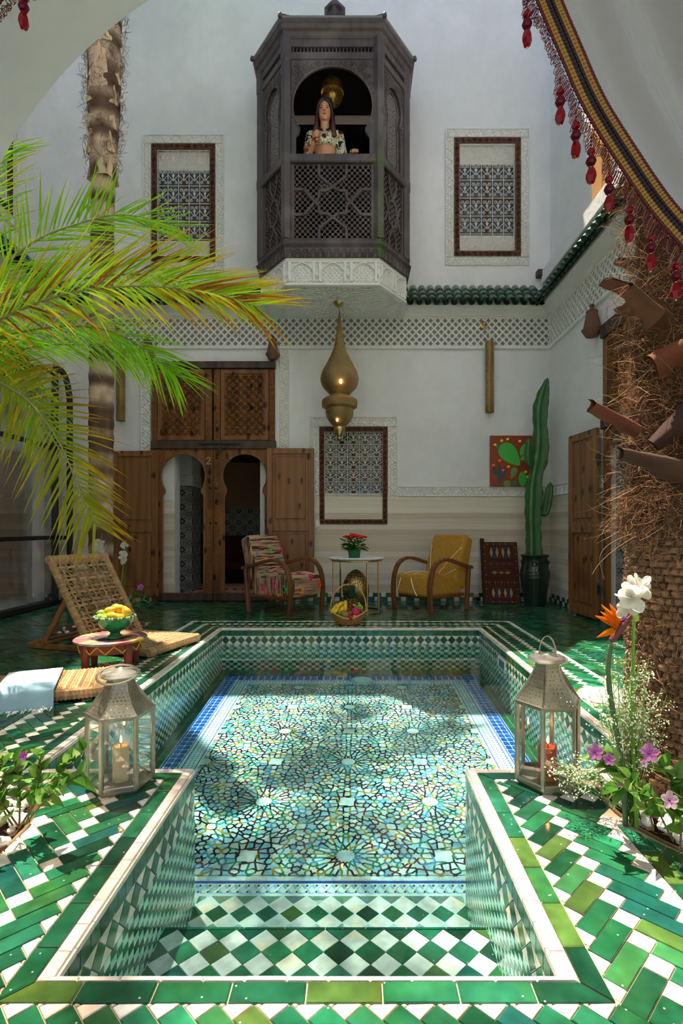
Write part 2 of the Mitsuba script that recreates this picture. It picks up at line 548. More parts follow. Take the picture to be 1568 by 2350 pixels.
for part in getattr(field, 'geoms', [field]):
    g, wh = planks(np.array([0.0, 3.0]), np.array([0, 1.0]), np.array([1.0, 0]), Polygon(part.exterior), 0.06, 0.16, False)
    hole = Polygon(ring(COP + 2 * BAR + BAND)).union(shapely.union_all([Point(x, y).buffer(r + 0.025) for x, y, r in BEDS]))
    ph = shapely.prepared.prep(hole)
    for p in g:
        if p[:, 1].max() < 0.6:
            continue
        q = Polygon(p)
        if ph.intersects(q):
            q = q.difference(hole)
            if q.geom_type != 'Polygon' or q.is_empty or q.area < 2e-4:
                continue
            q = q.convex_hull.difference(hole.buffer(0.002)) if q.convex_hull.area > q.area * 1.02 else q
            if q.geom_type != 'Polygon': continue
            p = np.array(shapely.geometry.polygon.orient(q.simplify(0.004)).exterior.coords)[:-1]
            if len(p) < 3: continue
        T_field.append(tilecol(prism(p, RNG.normal(0, 0.0006), 0.012, 0.002), green() * .72))

GROUT = rgb('b9a68c')
slab = sbox(XL - 0.1, 0.0, XR + 0.1, D + 0.1).difference(Polygon(POOL).buffer(0.001))
for x, y, r in BEDS:
    slab = slab.difference(Point(x, y).buffer(r))
put('floor', col(extrude(slab, 0.30, -0.306), GROUT), 'vc_matte')
tag('floor', 'courtyard floor of green and white glazed zellige tiles laid in herringbone around the pool', 'floor', kind='structure')
area = lambda ms: [np.ptp(m[0][:, 0]) * np.ptp(m[0][:, 1]) for m in ms]
pieces('floor__green_tile', T_green, 'vc_glaze', 300, area(T_green))
pieces('floor__white_tile', T_white, 'vc_glaze', 300, area(T_white))
pieces('floor__border_tile', T_bar, 'vc_glaze', 300, area(T_bar))
pieces('floor__field_tile', T_field, 'vc_glaze', 300, area(T_field))

# ---- the basin
tag('pool', 'sunken plunge pool with green and white tiled sides and a star mosaic bottom', 'pool', kind='structure')
USED['pool'] = 0
MORTAR = rgb('a9b7a6')
base = [extrude(Polygon(POOL).buffer(0.05), 0.1, -0.9)]
P = np.array(POOL)
walls = []
for i in range(len(P)):
    a, b = P[i], P[(i + 1) % len(P)]
    s = (b - a) / np.linalg.norm(b - a); t = np.array([s[1], -s[0]])
    q = Polygon([a - s * 0.04, b + s * 0.04, b + s * 0.04 + t * 0.05, a - s * 0.04 + t * 0.05])
    q = q.difference(Polygon(POOL))
    walls.append(extrude(q, 0.88, -0.9))
put('pool__basin_wall', col(cat(walls), MORTAR), 'vc_matte')
put('pool__coping_tile_bed', col(extrude(Polygon(ring(COP)).difference(Polygon(POOL).buffer(0.001)), 0.02, -0.026), GROUT), 'vc_matte')
pieces('pool__coping_tile', T_cop, 'vc_satin', 300)

# side tiles: a course of upright green tiles, a band of diamonds, then the small checks down to the bottom
W_green, W_dia, W_wdia, W_chk_g, W_chk_w, W_nose = [], [], [], [], [], []
for i in range(len(P)):
    a, b = P[i], P[(i + 1) % len(P)]
    L = np.linalg.norm(b - a); s = np.r_[(b - a) / L, 0]
    up = np.array([0, 0, 1.0])
    nrm = np.array([-s[1], s[0], 0])
    O = np.r_[a, 0.0]

    def side(poly, c, dest, top=0.004, a_=0.12):
        m = prism(poly, top, 0.008, 0.0012)
        v = O + m[0][:, :1] * s + m[0][:, 1:2] * up + m[0][:, 2:3] * nrm
        m = tilecol((v, m[1]), c, a_)
        dest.append(m)
    R4 = lambda x0, x1, z0, z1: np.array([(x0, z0), (x1, z0), (x1, z1), (x0, z1)])
    n = max(1, round(L / 0.09)); st = L / n
    for k in range(n):
        side(R4(k * st + 0.001, (k + 1) * st - 0.001, -0.021, -0.006), jit(rgb('d8cdc0'), 0.05)[0], W_nose, 0.006, 0.04)
    n = max(2, round(L / 0.053)); st = L / n
    for k in range(n):
        side(R4(k * st + 0.001, (k + 1) * st - 0.001, -0.075, -0.0225), green(), W_green)
    n = max(2, round(L / 0.078)); st = L / n
    for k in range(n):
        x0, xm, x1, z0, zm, z1 = k * st, (k + .5) * st, (k + 1) * st, -0.160, -0.118, -0.0765
        e = 0.0013
        side(np.array([(xm, z0 + e), (x1 - e, zm), (xm, z1 - e), (x0 + e, zm)]), green() * 0.9, W_dia)
        for pts in ([(x0, z1), (x0, zm + e), (xm - e, z1)], [(x1, z1), (xm + e, z1), (x1, zm + e)], [(x0, z0), (xm - e, z0), (x0, zm - e)], [(x1, z0), (x1, zm - e), (xm + e, z0)]):
            side(np.array(pts), jit(WHITE * 0.86, 0.04)[0], W_wdia, 0.003, 0.03)
    n = max(2, round(L / 0.039)); st = L / n
    h = 0.026
    for k in range(n):
        for r in range(18):
            z1 = -0.1615 - r * h
            y_ = (O + s * (k + .5) * st)[1]
            if z1 - h < floor_z(y_) - 0.01:
                break
            g_ = (k + r) % 2
            e = 0.0006
            sl = 0.35 * st * (1 if r % 2 else -1)
            side(R4(k * st + e, (k + 1) * st - e, z1 - h + e, z1 - e), green() if g_ else jit(rgb('b9d8cc'), 0.05)[0], W_chk_g if g_ else W_chk_w, 0.003, 0.05)
put('pool__coping_edge', cat(W_nose), 'vc_satin')
pieces('pool__upright_tile', W_green, 'vc_glaze', 300)
pieces('pool__diamond_tile', W_dia, 'vc_glaze', 300)
pieces('pool__triangle_tile', W_wdia, 'vc_glaze', 300)
pieces('pool__check_tile', W_chk_g, 'vc_glaze', 300)
pieces('pool__pale_check_tile', W_chk_w, 'vc_glaze', 300)

# bottom: slab, plain green edge, blue bands, star mosaic of cut pieces
bm = []
for x0, x1, y0, y1 in ((PX0, PX1, PY0, PY1), (NX0, NX1, NY0, PY0)):
    z0, z1 = floor_z(y0), floor_z(y1)
    v = np.array([(x0, y0, z0), (x1, y0, z0), (x1, y1, z1), (x0, y1, z1), (x0, y0, -0.8), (x1, y0, -0.8), (x1, y1, -0.8), (x0, y1, -0.8)])
    h = trimesh.convex.convex_hull(v); bm.append((np.array(h.vertices), np.array(h.faces)))
put('pool__bottom', col(cat(bm), rgb('cfe6e2')), 'vc_satin')
STEP_Y, STEP_Z = 1.90, -0.40
put('pool__step', col(bx(NX0, NX1, NY0, STEP_Y, -0.7, STEP_Z - 0.004), MORTAR), 'vc_satin')


def lay(p, c, dest, z=0.002, a=0.05, flat=None, d=0.004):
    m = prism(p, 0, d, 0.0008)
    m[0][:, 2] += z + (floor_z(m[0][:, 1]) if flat is None else flat)
    dest.append(tilecol(m, c, a))


st_g, st_w = [], []
q_ = 0.0535


def checks(x0, x1, y0, y1, flat, half):
    """Squares on their corners, green and white, in rows between y0 and y1."""
    R_ = sbox(x0, y0, x1, y1)
    n = int((x1 - x0) / (2 * half)) + 2; m = int((y1 - y0) / half) + 2
    for j in range(-1, m + 1):
        for i in range(-1, n + 1):
            cx, cy = x0 + 2 * half * i + (half if j % 2 else 0), y1 - half * j
            p = Polygon([(cx - half, cy), (cx, cy - half), (cx + half, cy), (cx, cy + half)]).intersection(R_)
            if p.is_empty or p.geom_type != 'Polygon':
                continue
            p = shrink(p, 0.0012)
            if p is None: continue
            if j % 2 == 0: lay(p, green() * 1.1, st_g, 0.0, 0.1, flat)
            else: lay(p, jit(WHITE, 0.03)[0], st_w, 0.0, 0.03, flat)


checks(NX0, NX1, NY0, STEP_Y, STEP_Z, (NX1 - NX0) / 22)
checks(NX0, NX1, STEP_Y + 0.005, 2.325, None, (NX1 - NX0) / 22)
for k in range(8):      # the step's nosing
    x0 = NX0 + k * (NX1 - NX0) / 8
    m = prism(np.array([(x0 + .001, STEP_Y - 0.004), (x0 + (NX1 - NX0) / 8 - .001, STEP_Y - 0.004), (x0 + (NX1 - NX0) / 8 - .001, STEP_Y + .006), (x0 + .001, STEP_Y + .006)]), STEP_Z + 0.002, 0.03, 0.001)
    st_g.append(tilecol(m, green()))
pieces('pool__step_green_tile', st_g, 'vc_glaze', 300)
pieces('pool__step_white_tile', st_w, 'vc_glaze', 300)

BLUE, CYAN, PALE = rgb('1d4fae'), rgb('6fb2d2'), rgb('d5ecea')
edge_t, blue_t, pale_t = [], [], []
bx0, bx1, by1 = -1.24, 1.13, 5.23      # outer edge of the blue band
by0 = 2.26
for x0, x1, y0, y1 in ((PX0, bx0, PY0, PY1), (bx1, PX1, PY0, PY1), (bx0, bx1, by1, PY1)):
    nx, ny = max(1, round((x1 - x0) / (0.05 if x1 - x0 < 1 else 0.1))), max(1, round((y1 - y0) / (0.1 if y1 - y0 > 1 else 0.06)))
    for i in range(nx):
        for j in range(ny):
            a, b, c, d = x0 + (x1 - x0) * i / nx, x0 + (x1 - x0) * (i + 1) / nx, y0 + (y1 - y0) * j / ny, y0 + (y1 - y0) * (j + 1) / ny
            lay(np.array([(a + .001, c + .001), (b - .001, c + .001), (b - .001, d - .001), (a + .001, d - .001)]), green() * 0.9, edge_t, 0.002, 0.08)
pieces('pool__edge_tile', edge_t, 'vc_glaze', 200)


def band(d0, d1, cell, fn):
    """Cells of a band round three sides of the bottom, each filled by fn(a, b, c, d, put)."""
    for o, s, t, L in ((np.array([bx0, by0]), np.array([0, 1.0]), np.array([1.0, 0]), by1 - by0),
                       (np.array([bx1, by0]), np.array([0, 1.0]), np.array([-1.0, 0]), by1 - by0),
                       (np.array([bx0, by1]), np.array([1.0, 0]), np.array([0, -1.0]), bx1 - bx0)):
        corner = d0 if abs(s[0]) else 0
        end = L - d0 if True else L
        n = max(1, round((end - corner) / cell)); st = (end - corner) / n
        for k in range(n):
            a, b = corner + k * st, corner + (k + 1) * st

            def put_(pts, c, dest, z=0.002):
                p = np.array([o + s * x + t * y for x, y in pts])
                if Polygon(p).exterior.is_ccw is False: p = p[::-1]
                lay(p, c, dest, z)
            fn(a, b, put_)


def rectp(a, b, c, d):
    return [(a, c), (b, c), (b, d), (a, d)]


def blue_stars(a, b, pt):
    m = (a + b) / 2; w = (b - a) / 2
    e = 0.0015
    pt(rectp(a + e, b - e, 0.004, 0.018), BLUE, blue_t)
    for k, (c0, c1) in enumerate(((0.022, 0.062), (0.066, 0.106))):
        cm = (c0 + c1) / 2
        pt([(a + w * .35, c0), (b - w * .35, c0), (b - e, cm), (b - w * .35, c1), (a + w * .35, c1), (a + e, cm)], jit(BLUE, .12)[0], blue_t)
        pt([(a - w * .22, cm), (a, c0 + .004), (a + w * .22, cm), (a, c1 - .004)], jit(CYAN, .1)[0], pale_t, 0.003)
    pt(rectp(a, b, 0.112, 0.118), BLUE, blue_t); pt(rectp(a, b, 0.122, 0.134), jit(PALE, .05)[0], pale_t)


def blue_weave(a, b, pt):
    m = (a + b) / 2
    pt(rectp(a, b, 0.138, 0.142), BLUE, blue_t)
    for c0 in (0.146, 0.172, 0.198):
        c1, cm = c0 + 0.024, c0 + 0.012
        pt([(a + .002, cm), (m, c0 + .001), (b - .002, cm), (m, c1 - .001)], jit(PALE, .05)[0], pale_t)
        for x in (a, m + 0.0):
            q = 0.0042
            yy = c0 if x == a else c0
            pt([(a - q, c0), (a, c0 - q), (a + q, c0), (a, c0 + q)], BLUE * 0.8, blue_t, 0.003)
    pt(rectp(a, b, 0.224, 0.229), BLUE, blue_t); pt(rectp(a, b, 0.232, 0.246), jit(PALE, .05)[0], pale_t)


band(0.0, 0.134, 0.062, blue_stars)
band(0.138, 0.246, 0.030, blue_weave)
# the plaited band in front of the steps
zb = 2.335
x = NX0 - 0.2
n = 36; st = (NX1 - NX0 + 0.4) / n
for k in range(n):
    a = x + k * st; b = a + st; m = (a + b) / 2
    R_ = lambda a, b, c, d: np.array([(a, c), (b, c), (b, d), (a, d)])
    lay(R_(a, b, zb + 0.065, zb + 0.078), jit(BLUE, .1)[0], blue_t); lay(R_(a + .001, b - .001, zb + 0.082, zb + 0.105), jit(PALE, .05)[0], pale_t)
    lay(np.array([(a, zb + .004), (a + .012, zb + .004), (b + .006, zb + .058), (b - .006, zb + .058)]), PALE, pale_t, 0.0030)
    lay(np.array([(b - .012, zb + .004), (b, zb + .004), (a + .006, zb + .058), (a - .006, zb + .058)]), CYAN * 1.2, pale_t, 0.0025)
    q = .006
    for yy in (zb + .012, zb + .05):
        lay(np.array([(m - q, yy), (m, yy - q), (m + q, yy), (m, yy + q)]), rgb('5a1c22'), blue_t, 0.0022)
pieces('pool__blue_tile', blue_t, 'vc_glaze', 300)
pieces('pool__pale_tile', pale_t, 'vc_glaze', 300)

# star mosaic: a net of straps round sixteen-pointed centres, the pieces between them cut one by one
mx0, mx1, my0, my1 = bx0 + 0.248, bx1 - 0.248, 2.445, by1 - 0.248
CXM, PIT = -0.05, 0.93
from scipy.spatial import Voronoi
cells = [(CXM + i * PIT / 2, 2.58 + j * PIT / 2) for i in range(-5, 6) for j in range(-3, 9) if (i + j) % 2 == 0]
half = PIT / 2
seeds = []
for cx, cy in cells:       # seeds in rings about each star centre, mirrored from field to field
    q = [(0.0, 0.0)]
    for r, n, o in ((.118, 16, 0), (.172, 16, .5), (.226, 24, 0), (.282, 24, .5), (.338, 32, 0), (.392, 32, .5), (.448, 40, 0)):
        q += [(r * math.cos(2 * math.pi * (k + o) / n), r * math.sin(2 * math.pi * (k + o) / n)) for k in range(n)]
    seeds += [(cx + x, cy + y) for x, y in q if abs(x) + abs(y) < half - 0.020]
seeds = np.array(seeds)
area_ = sbox(mx0, my0, mx1, my1)
wide_ = area_.buffer(0.02)
V_ = Voronoi(seeds)
STRAP = [rgb('11161a')] * 4 + [rgb('a08a28'), rgb('8f8a2c'), rgb('0f7a62'), rgb('127a55'), rgb('5a2a30'), rgb('3f93b8')]
sv, sf, sc, n = [], [], [], 0
lines = []
tone = {}
for i, reg in enumerate(V_.point_region):
    vs = V_.regions[reg]
    if -1 in vs or len(vs) < 3:
        continue
    poly = V_.vertices[vs]
    c = seeds[i]
    if not (mx0 - .06 < c[0] < mx1 + .06 and my0 - .06 < c[1] < my1 + .06) or np.abs(poly - c).max() > .16:
        continue
    if np.cross(poly[1] - poly[0], poly[2] - poly[1]) < 0:
        poly = poly[::-1]; vs = vs[::-1]
    k = len(poly)
    rays = []
    for e in range(k):
        p, q = poly[e], poly[(e + 1) % k]
        L = np.linalg.norm(q - p)
        if L < 0.011:
            continue
        d = (q - p) / L; nn = np.array([-d[1], d[0]])
        th = math.radians(58)
        rays.append(((p + q) / 2, d * math.cos(th) + nn * math.sin(th), -d * math.cos(th) + nn * math.sin(th), tuple(sorted((vs[e], vs[(e + 1) % k])))))
    m_ = len(rays)
    for e in range(m_):
        a, da, _, ka = rays[e]; b, _, db, kb = rays[(e + 1) % m_]
        den = da[0] * db[1] - da[1] * db[0]
        if abs(den) < 1e-6:
            continue
        t_ = ((b - a)[0] * db[1] - (b - a)[1] * db[0]) / den
        x_ = a + da * t_
        if t_ <= 0 or t_ > .12 or np.linalg.norm(x_ - b) > .12:
            x_ = (a + b) / 2
        for o, key in ((a, ka), (b, kb)):
            g = LineString([o, x_]).intersection(area_)
            if g.geom_type != 'LineString' or g.length < .002:
                continue
            lines.append(g)
            A_, B_ = np.array(g.coords[0]), np.array(g.coords[-1])
            d = (B_ - A_) / np.linalg.norm(B_ - A_); e_ = np.array([-d[1], d[0]]) * 0.0046
            if key not in tone:
                tone[key] = STRAP[RNG.integers(0, len(STRAP))]
            P4 = np.array([A_ - e_ - d * .002, B_ - e_ + d * .002, B_ + e_ + d * .002, A_ + e_ - d * .002])
            z = floor_z(P4[:, 1]) + 0.0042 + 0.0002 * (n % 40) / 40
            sv.append(np.c_[P4, z]); sf.append(np.array([[0, 1, 2], [0, 2, 3]]) + n); n += 4
            sc.append(np.tile(jit(tone[key], 0.10), (4, 1)))
k = put('pool__mosaic_strap', (np.vstack(sv), np.vstack(sf), np.vstack(sc)), 'vc_glaze')
tag(k, 'black, ochre, green and blue straps of the star mosaic', kind='stuff')
mos = []
net = shapely.union_all([shapely.set_precision(g, 1e-4) for g in lines] + [area_.exterior], grid_size=1e-4)
for p in shapely.polygonize([net]).geoms:
    if p.area < 9e-5:
        continue
    q = p.buffer(-0.0047, join_style='mitre')
    for g in getattr(q, 'geoms', [q]):
        if g.geom_type != 'Polygon' or g.area < 2e-5: continue
        g = g.simplify(0.0008)
        c = np.array(shapely.geometry.polygon.orient(g).exterior.coords)[:-1]
        colr = jit(PALE if RNG.random() < 0.72 else rgb('8fcbdb'), 0.05)[0]
        if g.convex_hull.area < 1.02 * g.area and not g.interiors:
            lay(c, colr, mos, 0.004, 0.04, None, 0.003)
        else:
            m = extrude(g, 0.003, 0)
            m[0][:, 2] += floor_z(m[0][:, 1]) + 0.001
            mos.append(col(m, colr))
pieces('pool__mosaic_tile', mos, 'vc_glaze', 300)
put('pool__drain', col(mv(lathe([(0, .004), (.022, .012), (.03, .004), (.05, .012), (.06, .004), (.085, .014), (.10, .008), (.105, -.004)][::-1], 32), (at(830, 0, 5.10)[0], 5.10, floor_z(5.10))), rgb('b9dcd6')), 'vc_satin')
put('pool__inlet_frame', col(cat([bx(PX1 - .012, PX1, 4.44, 4.66, -.19, -.175), bx(PX1 - .012, PX1, 4.44, 4.66, -.105, -.09), bx(PX1 - .012, PX1, 4.44, 4.455, -.19, -.09), bx(PX1 - .012, PX1, 4.645, 4.66, -.19, -.09)]), rgb('dfe6e2')), 'vc_satin')
put('pool__inlet', col(bx(PX1 - .006, PX1, 4.45, 4.65, -.18, -.10), rgb('5f7078')), 'vc_satin')
# water
w = grid(90, 110, lambda u, v: np.stack([PX0 + 0.002 + u * (PX1 - PX0 - 0.004), PY0 + v * (PY1 - PY0 - 0.002), 0 * u], -1))
w2 = grid(40, 40, lambda u, v: np.stack([NX0 + 0.002 + u * (NX1 - NX0 - 0.004), NY0 + 0.002 + v * (PY0 - NY0 - 0.002), 0 * u], -1))
w = cat([w, w2])
w[0][:, 2] = WATER + 0.0022 * (meshkit.fbm(np.c_[w[0][:, 0] * 3.0, w[0][:, 1] * 3.0, 0 * w[0][:, 0]], 2) - 0.5)
put('pool_water', w, 'water', True)
tag('pool_water', 'clear still blue-green water filling the pool', 'water', kind='structure')

# ---- walls of the courtyard
EX, EZ = (1, 0, 0), (0, 0, 1)
PB = lambda u, v: (at(u, v, D)[0], at(u, v, D)[2])     # a pixel on the back wall -> (x, z)


def rect_px(u0, u1, v0, v1):
    (a, c), (b, d) = PB(u0, v1), PB(u1, v0)
    return sbox(a, c, b, d)


H_door = sbox(PB(352, 0)[0], -0.01, PB(630, 0)[0], PB(0, 842)[1])
H_win1, H_win2, H_win3 = rect_px(356, 492, 342, 585), rect_px(1056, 1184, 332, 578), rect_px(746, 882, 988, 1196)
H_balc = sbox(-1.02, 4.45, 0.45, 6.7)
back = sbox(XL - 0.3, -0.01, XR + 0.3, WALL_TOP).difference(shapely.union_all([H_door, H_win1, H_win2, H_win3, H_balc]))
put('wall_back', place(extrude(back, 0.3, -0.3), (0, D, 0), EX, EZ), 'plaster')
tag('wall_back', 'tall white plastered wall at the far end of the courtyard', 'wall', kind='structure')
EYM = (0, -1, 0)
H_arch = Polygon([(-7.12, 0.0), (-7.12, 2.05)] + [(-5.5 - 1.62 * math.cos(a), 2.05 + 1.25 * math.sin(a)) for a in np.linspace(0, math.pi, 25)] + [(-3.88, 0.0)])
# left wall, local (x = -y, z): its face looks along +X
H_lwin = sbox(-6.40, 4.62, -5.35, 6.15)
left = sbox(-D - 0.3, -0.01, -0.75, WALL_TOP).difference(H_arch).difference(H_lwin)
put('wall_left', place(extrude(left, 0.3, 0), (XL, 0, 0), EYM, EZ), 'plaster')
tag('wall_left', 'white plastered side wall with the black glazed arch doors', 'wall', kind='structure')
RD0, RD1 = 5.78, 4.52       # the doorway of the right wall, far and near
H_rd = sbox(RD1, -0.01, RD0, 3.14)
right = sbox(0.75, -0.01, D + 0.3, WALL_TOP).difference(H_rd)
put('wall_right', place(extrude(right, 0.3, 0), (XR, 0, 0), (0, 1, 0), EZ), 'plaster')
tag('wall_right', 'white plastered side wall behind the shaggy palm trunk', 'wall', kind='structure')
# near wall with the arch that frames the view
AX, AZ, AR = 0.056, 1.298, 0.80
arc = [(AX + AR * math.cos(a), AZ + AR * math.sin(a)) for a in np.linspace(0, math.pi, 65)]
arch = Polygon([(AX + AR, -0.1)] + arc + [(AX - AR, -0.1)])
near = sbox(XL - 0.3, -0.01, XR + 0.3, WALL_TOP).difference(arch)
put('wall_front', place(extrude(near, 0.26, -0.26), (0, 0.74, 0), EX, EZ), 'plaster', 30)
tag('wall_front', 'pale plaster arch close to the viewer, framing the courtyard', 'wall', kind='structure')
for m in (bx(XL, XR, -2.4, 0.74, -0.3, -0.004), ):
    put('floor__gallery_slab', col(m, rgb('a08a70')), 'vc_matte')

put('gallery_ceiling', bx(XL, XR, -2.5, 0.74, 2.75, 2.9), 'plaster')
put('wall_gallery', cat([bx(XL - .1, XL, -2.5, .74, -.004, 2.75), bx(XR, XR + .1, -2.5, .74, -.004, 2.75)]), 'plaster')
tag('wall_gallery', 'plain plaster side walls of the gallery where the viewer stands', 'wall', kind='structure')
tag('gallery_ceiling', 'plain ceiling of the gallery where the viewer stands', 'ceiling', kind='structure')

# ---- plaster carving
def tri(x, p):
    return np.abs((x / p) % 1 - 0.5) * 2


def carve_band(L, w):
    """Relief of the carved plaster bands: two fillets, a zigzag and leaves between."""
    def f(x, y):
        s = x / w
        zig = np.abs(y / w - (0.2 + 0.6 * tri(s, 1.0)))
        a = np.clip(1 - zig / 0.09, 0, 1)
        t = np.abs((s % 0.5) - 0.25) * 2
        r1 = np.hypot((s % 1.0) - 0.5, y / w - 0.78); r2 = np.hypot(((s + 0.5) % 1.0) - 0.5, y / w - 0.22)
        leaf = np.maximum(np.cos(r1 * 34) * (r1 < 0.26), np.cos(r2 * 34) * (r2 < 0.26))
        e = np.minimum(y, w - y) / w
        fil = (e < 0.07) * 1.0
        return np.maximum(np.maximum(fil, a), 0.72 * np.clip(leaf, 0, 1) * (e > 0.1))
    return f


def carved(key, o, x, y, L, w, bsdf='stucco', depth=0.022, step=0.0075, c=None):
    m = place(relief(L, w, carve_band(L, w), step, depth), o, x, y)
    return put(key, col(m, c) if c is not None else m, bsdf)


y_ = D - 0.001
(xa, z0), (xb, z1) = PB(914, 1140), PB(1262, 1116)
carved('wall_back__carved_plaster_band', (xa, y_, z0), EX, EZ, XR - xa, z1 - z0)
(xc, _), (xd, _) = PB(155, 0), PB(322, 0)
carved('wall_back__carved_plaster_band', (XL, y_, z0), EX, EZ, xc + 1.1 - XL, z1 - z0)
for u0, u1 in ((323, 348), (642, 664)):
    (x0, za), (x1, zb_) = PB(u0, 1378), PB(u1, 800)
    carved('wall_back__carved_plaster_band', (x1, y_, 0.13), EZ, (-1, 0, 0), zb_ - 0.13, x1 - x0)
# right wall's band
carved('wall_right__carved_plaster_band', (XR - 0.001, D, z0), EYM, EZ, D - RD0 - 0.02, z1 - z0)
# left wall's band either side of the arch
carved('wall_left__carved_plaster_band', (XL + 0.001, 7.12, z0), (0, 1, 0), EZ, D - 7.12, z1 - z0)
ZB = z0
# wainscot of pale banded stone below the band
put('wall_back__stone_wainscot', [bx(XL, PB(352, 0)[0], D - 0.006, D + 0.01, 0.0, ZB), bx(PB(630, 0)[0], XR, D - 0.006, D + 0.01, 0.0, ZB)], 'wainscot')
put('wall_right__stone_wainscot', bx(XR - 0.006, XR + 0.01, RD0, D, 0, ZB), 'wainscot')
put('wall_left__stone_wainscot', [bx(XL - 0.01, XL + 0.006, 7.12, D, 0, ZB), bx(XL - 0.01, XL + 0.006, 2, 3.88, 0, ZB)], 'wainscot')
# skirting: two rows of green and white tiles
sk = {'wall_back': [], 'wall_right': []}
for r in range(2):
    zz = 0.004 + r * 0.058
    xs = XL
    k = 0
    while xs < XR:
        wg = 0.112 if k % 2 == 0 else 0.068
        x0, x1 = xs, min(xs + wg, XR)
        xs += wg; k += 1
        sh = 0.09 * r
        if PB(352, 0)[0] - 0.02 < x0 + sh < PB(630, 0)[0]:
            continue
        c = green() * 0.75 if k % 2 else jit(WHITE * 0.85, .03)[0]
        m = prism(np.array([(x0 + .002, 0), (x1 - .002, 0), (x1 - .002, 0.054), (x0 + .002, 0.054)]), 0.012, 0.012, 0.002)
        if sh + x1 < XR:
            sk['wall_back'].append(place(tilecol(m, c), (sh, D - 0.004, zz), EX, EZ))
    ys = D
    k = 0
    while ys > RD0 + 0.05:
        wg = 0.112 if k % 2 == 0 else 0.068
        c = green() * 0.75 if k % 2 == 0 else jit(WHITE * 0.85, .03)[0]
        m = prism(np.array([(.002, 0), (wg - .002, 0), (wg - .002, 0.054), (.002, 0.054)]), 0.012, 0.012, 0.002)
        y0 = ys - 0.09 * r
        ys -= wg; k += 1
        sk['wall_right'].append(place(tilecol(m, c), (XR - 0.004, y0, zz), EYM, EZ))
pieces('wall_back__skirting_tile', sk['wall_back'], 'vc_glaze', 300)
pieces('wall_right__skirting_tile', sk['wall_right'], 'vc_glaze', 300)

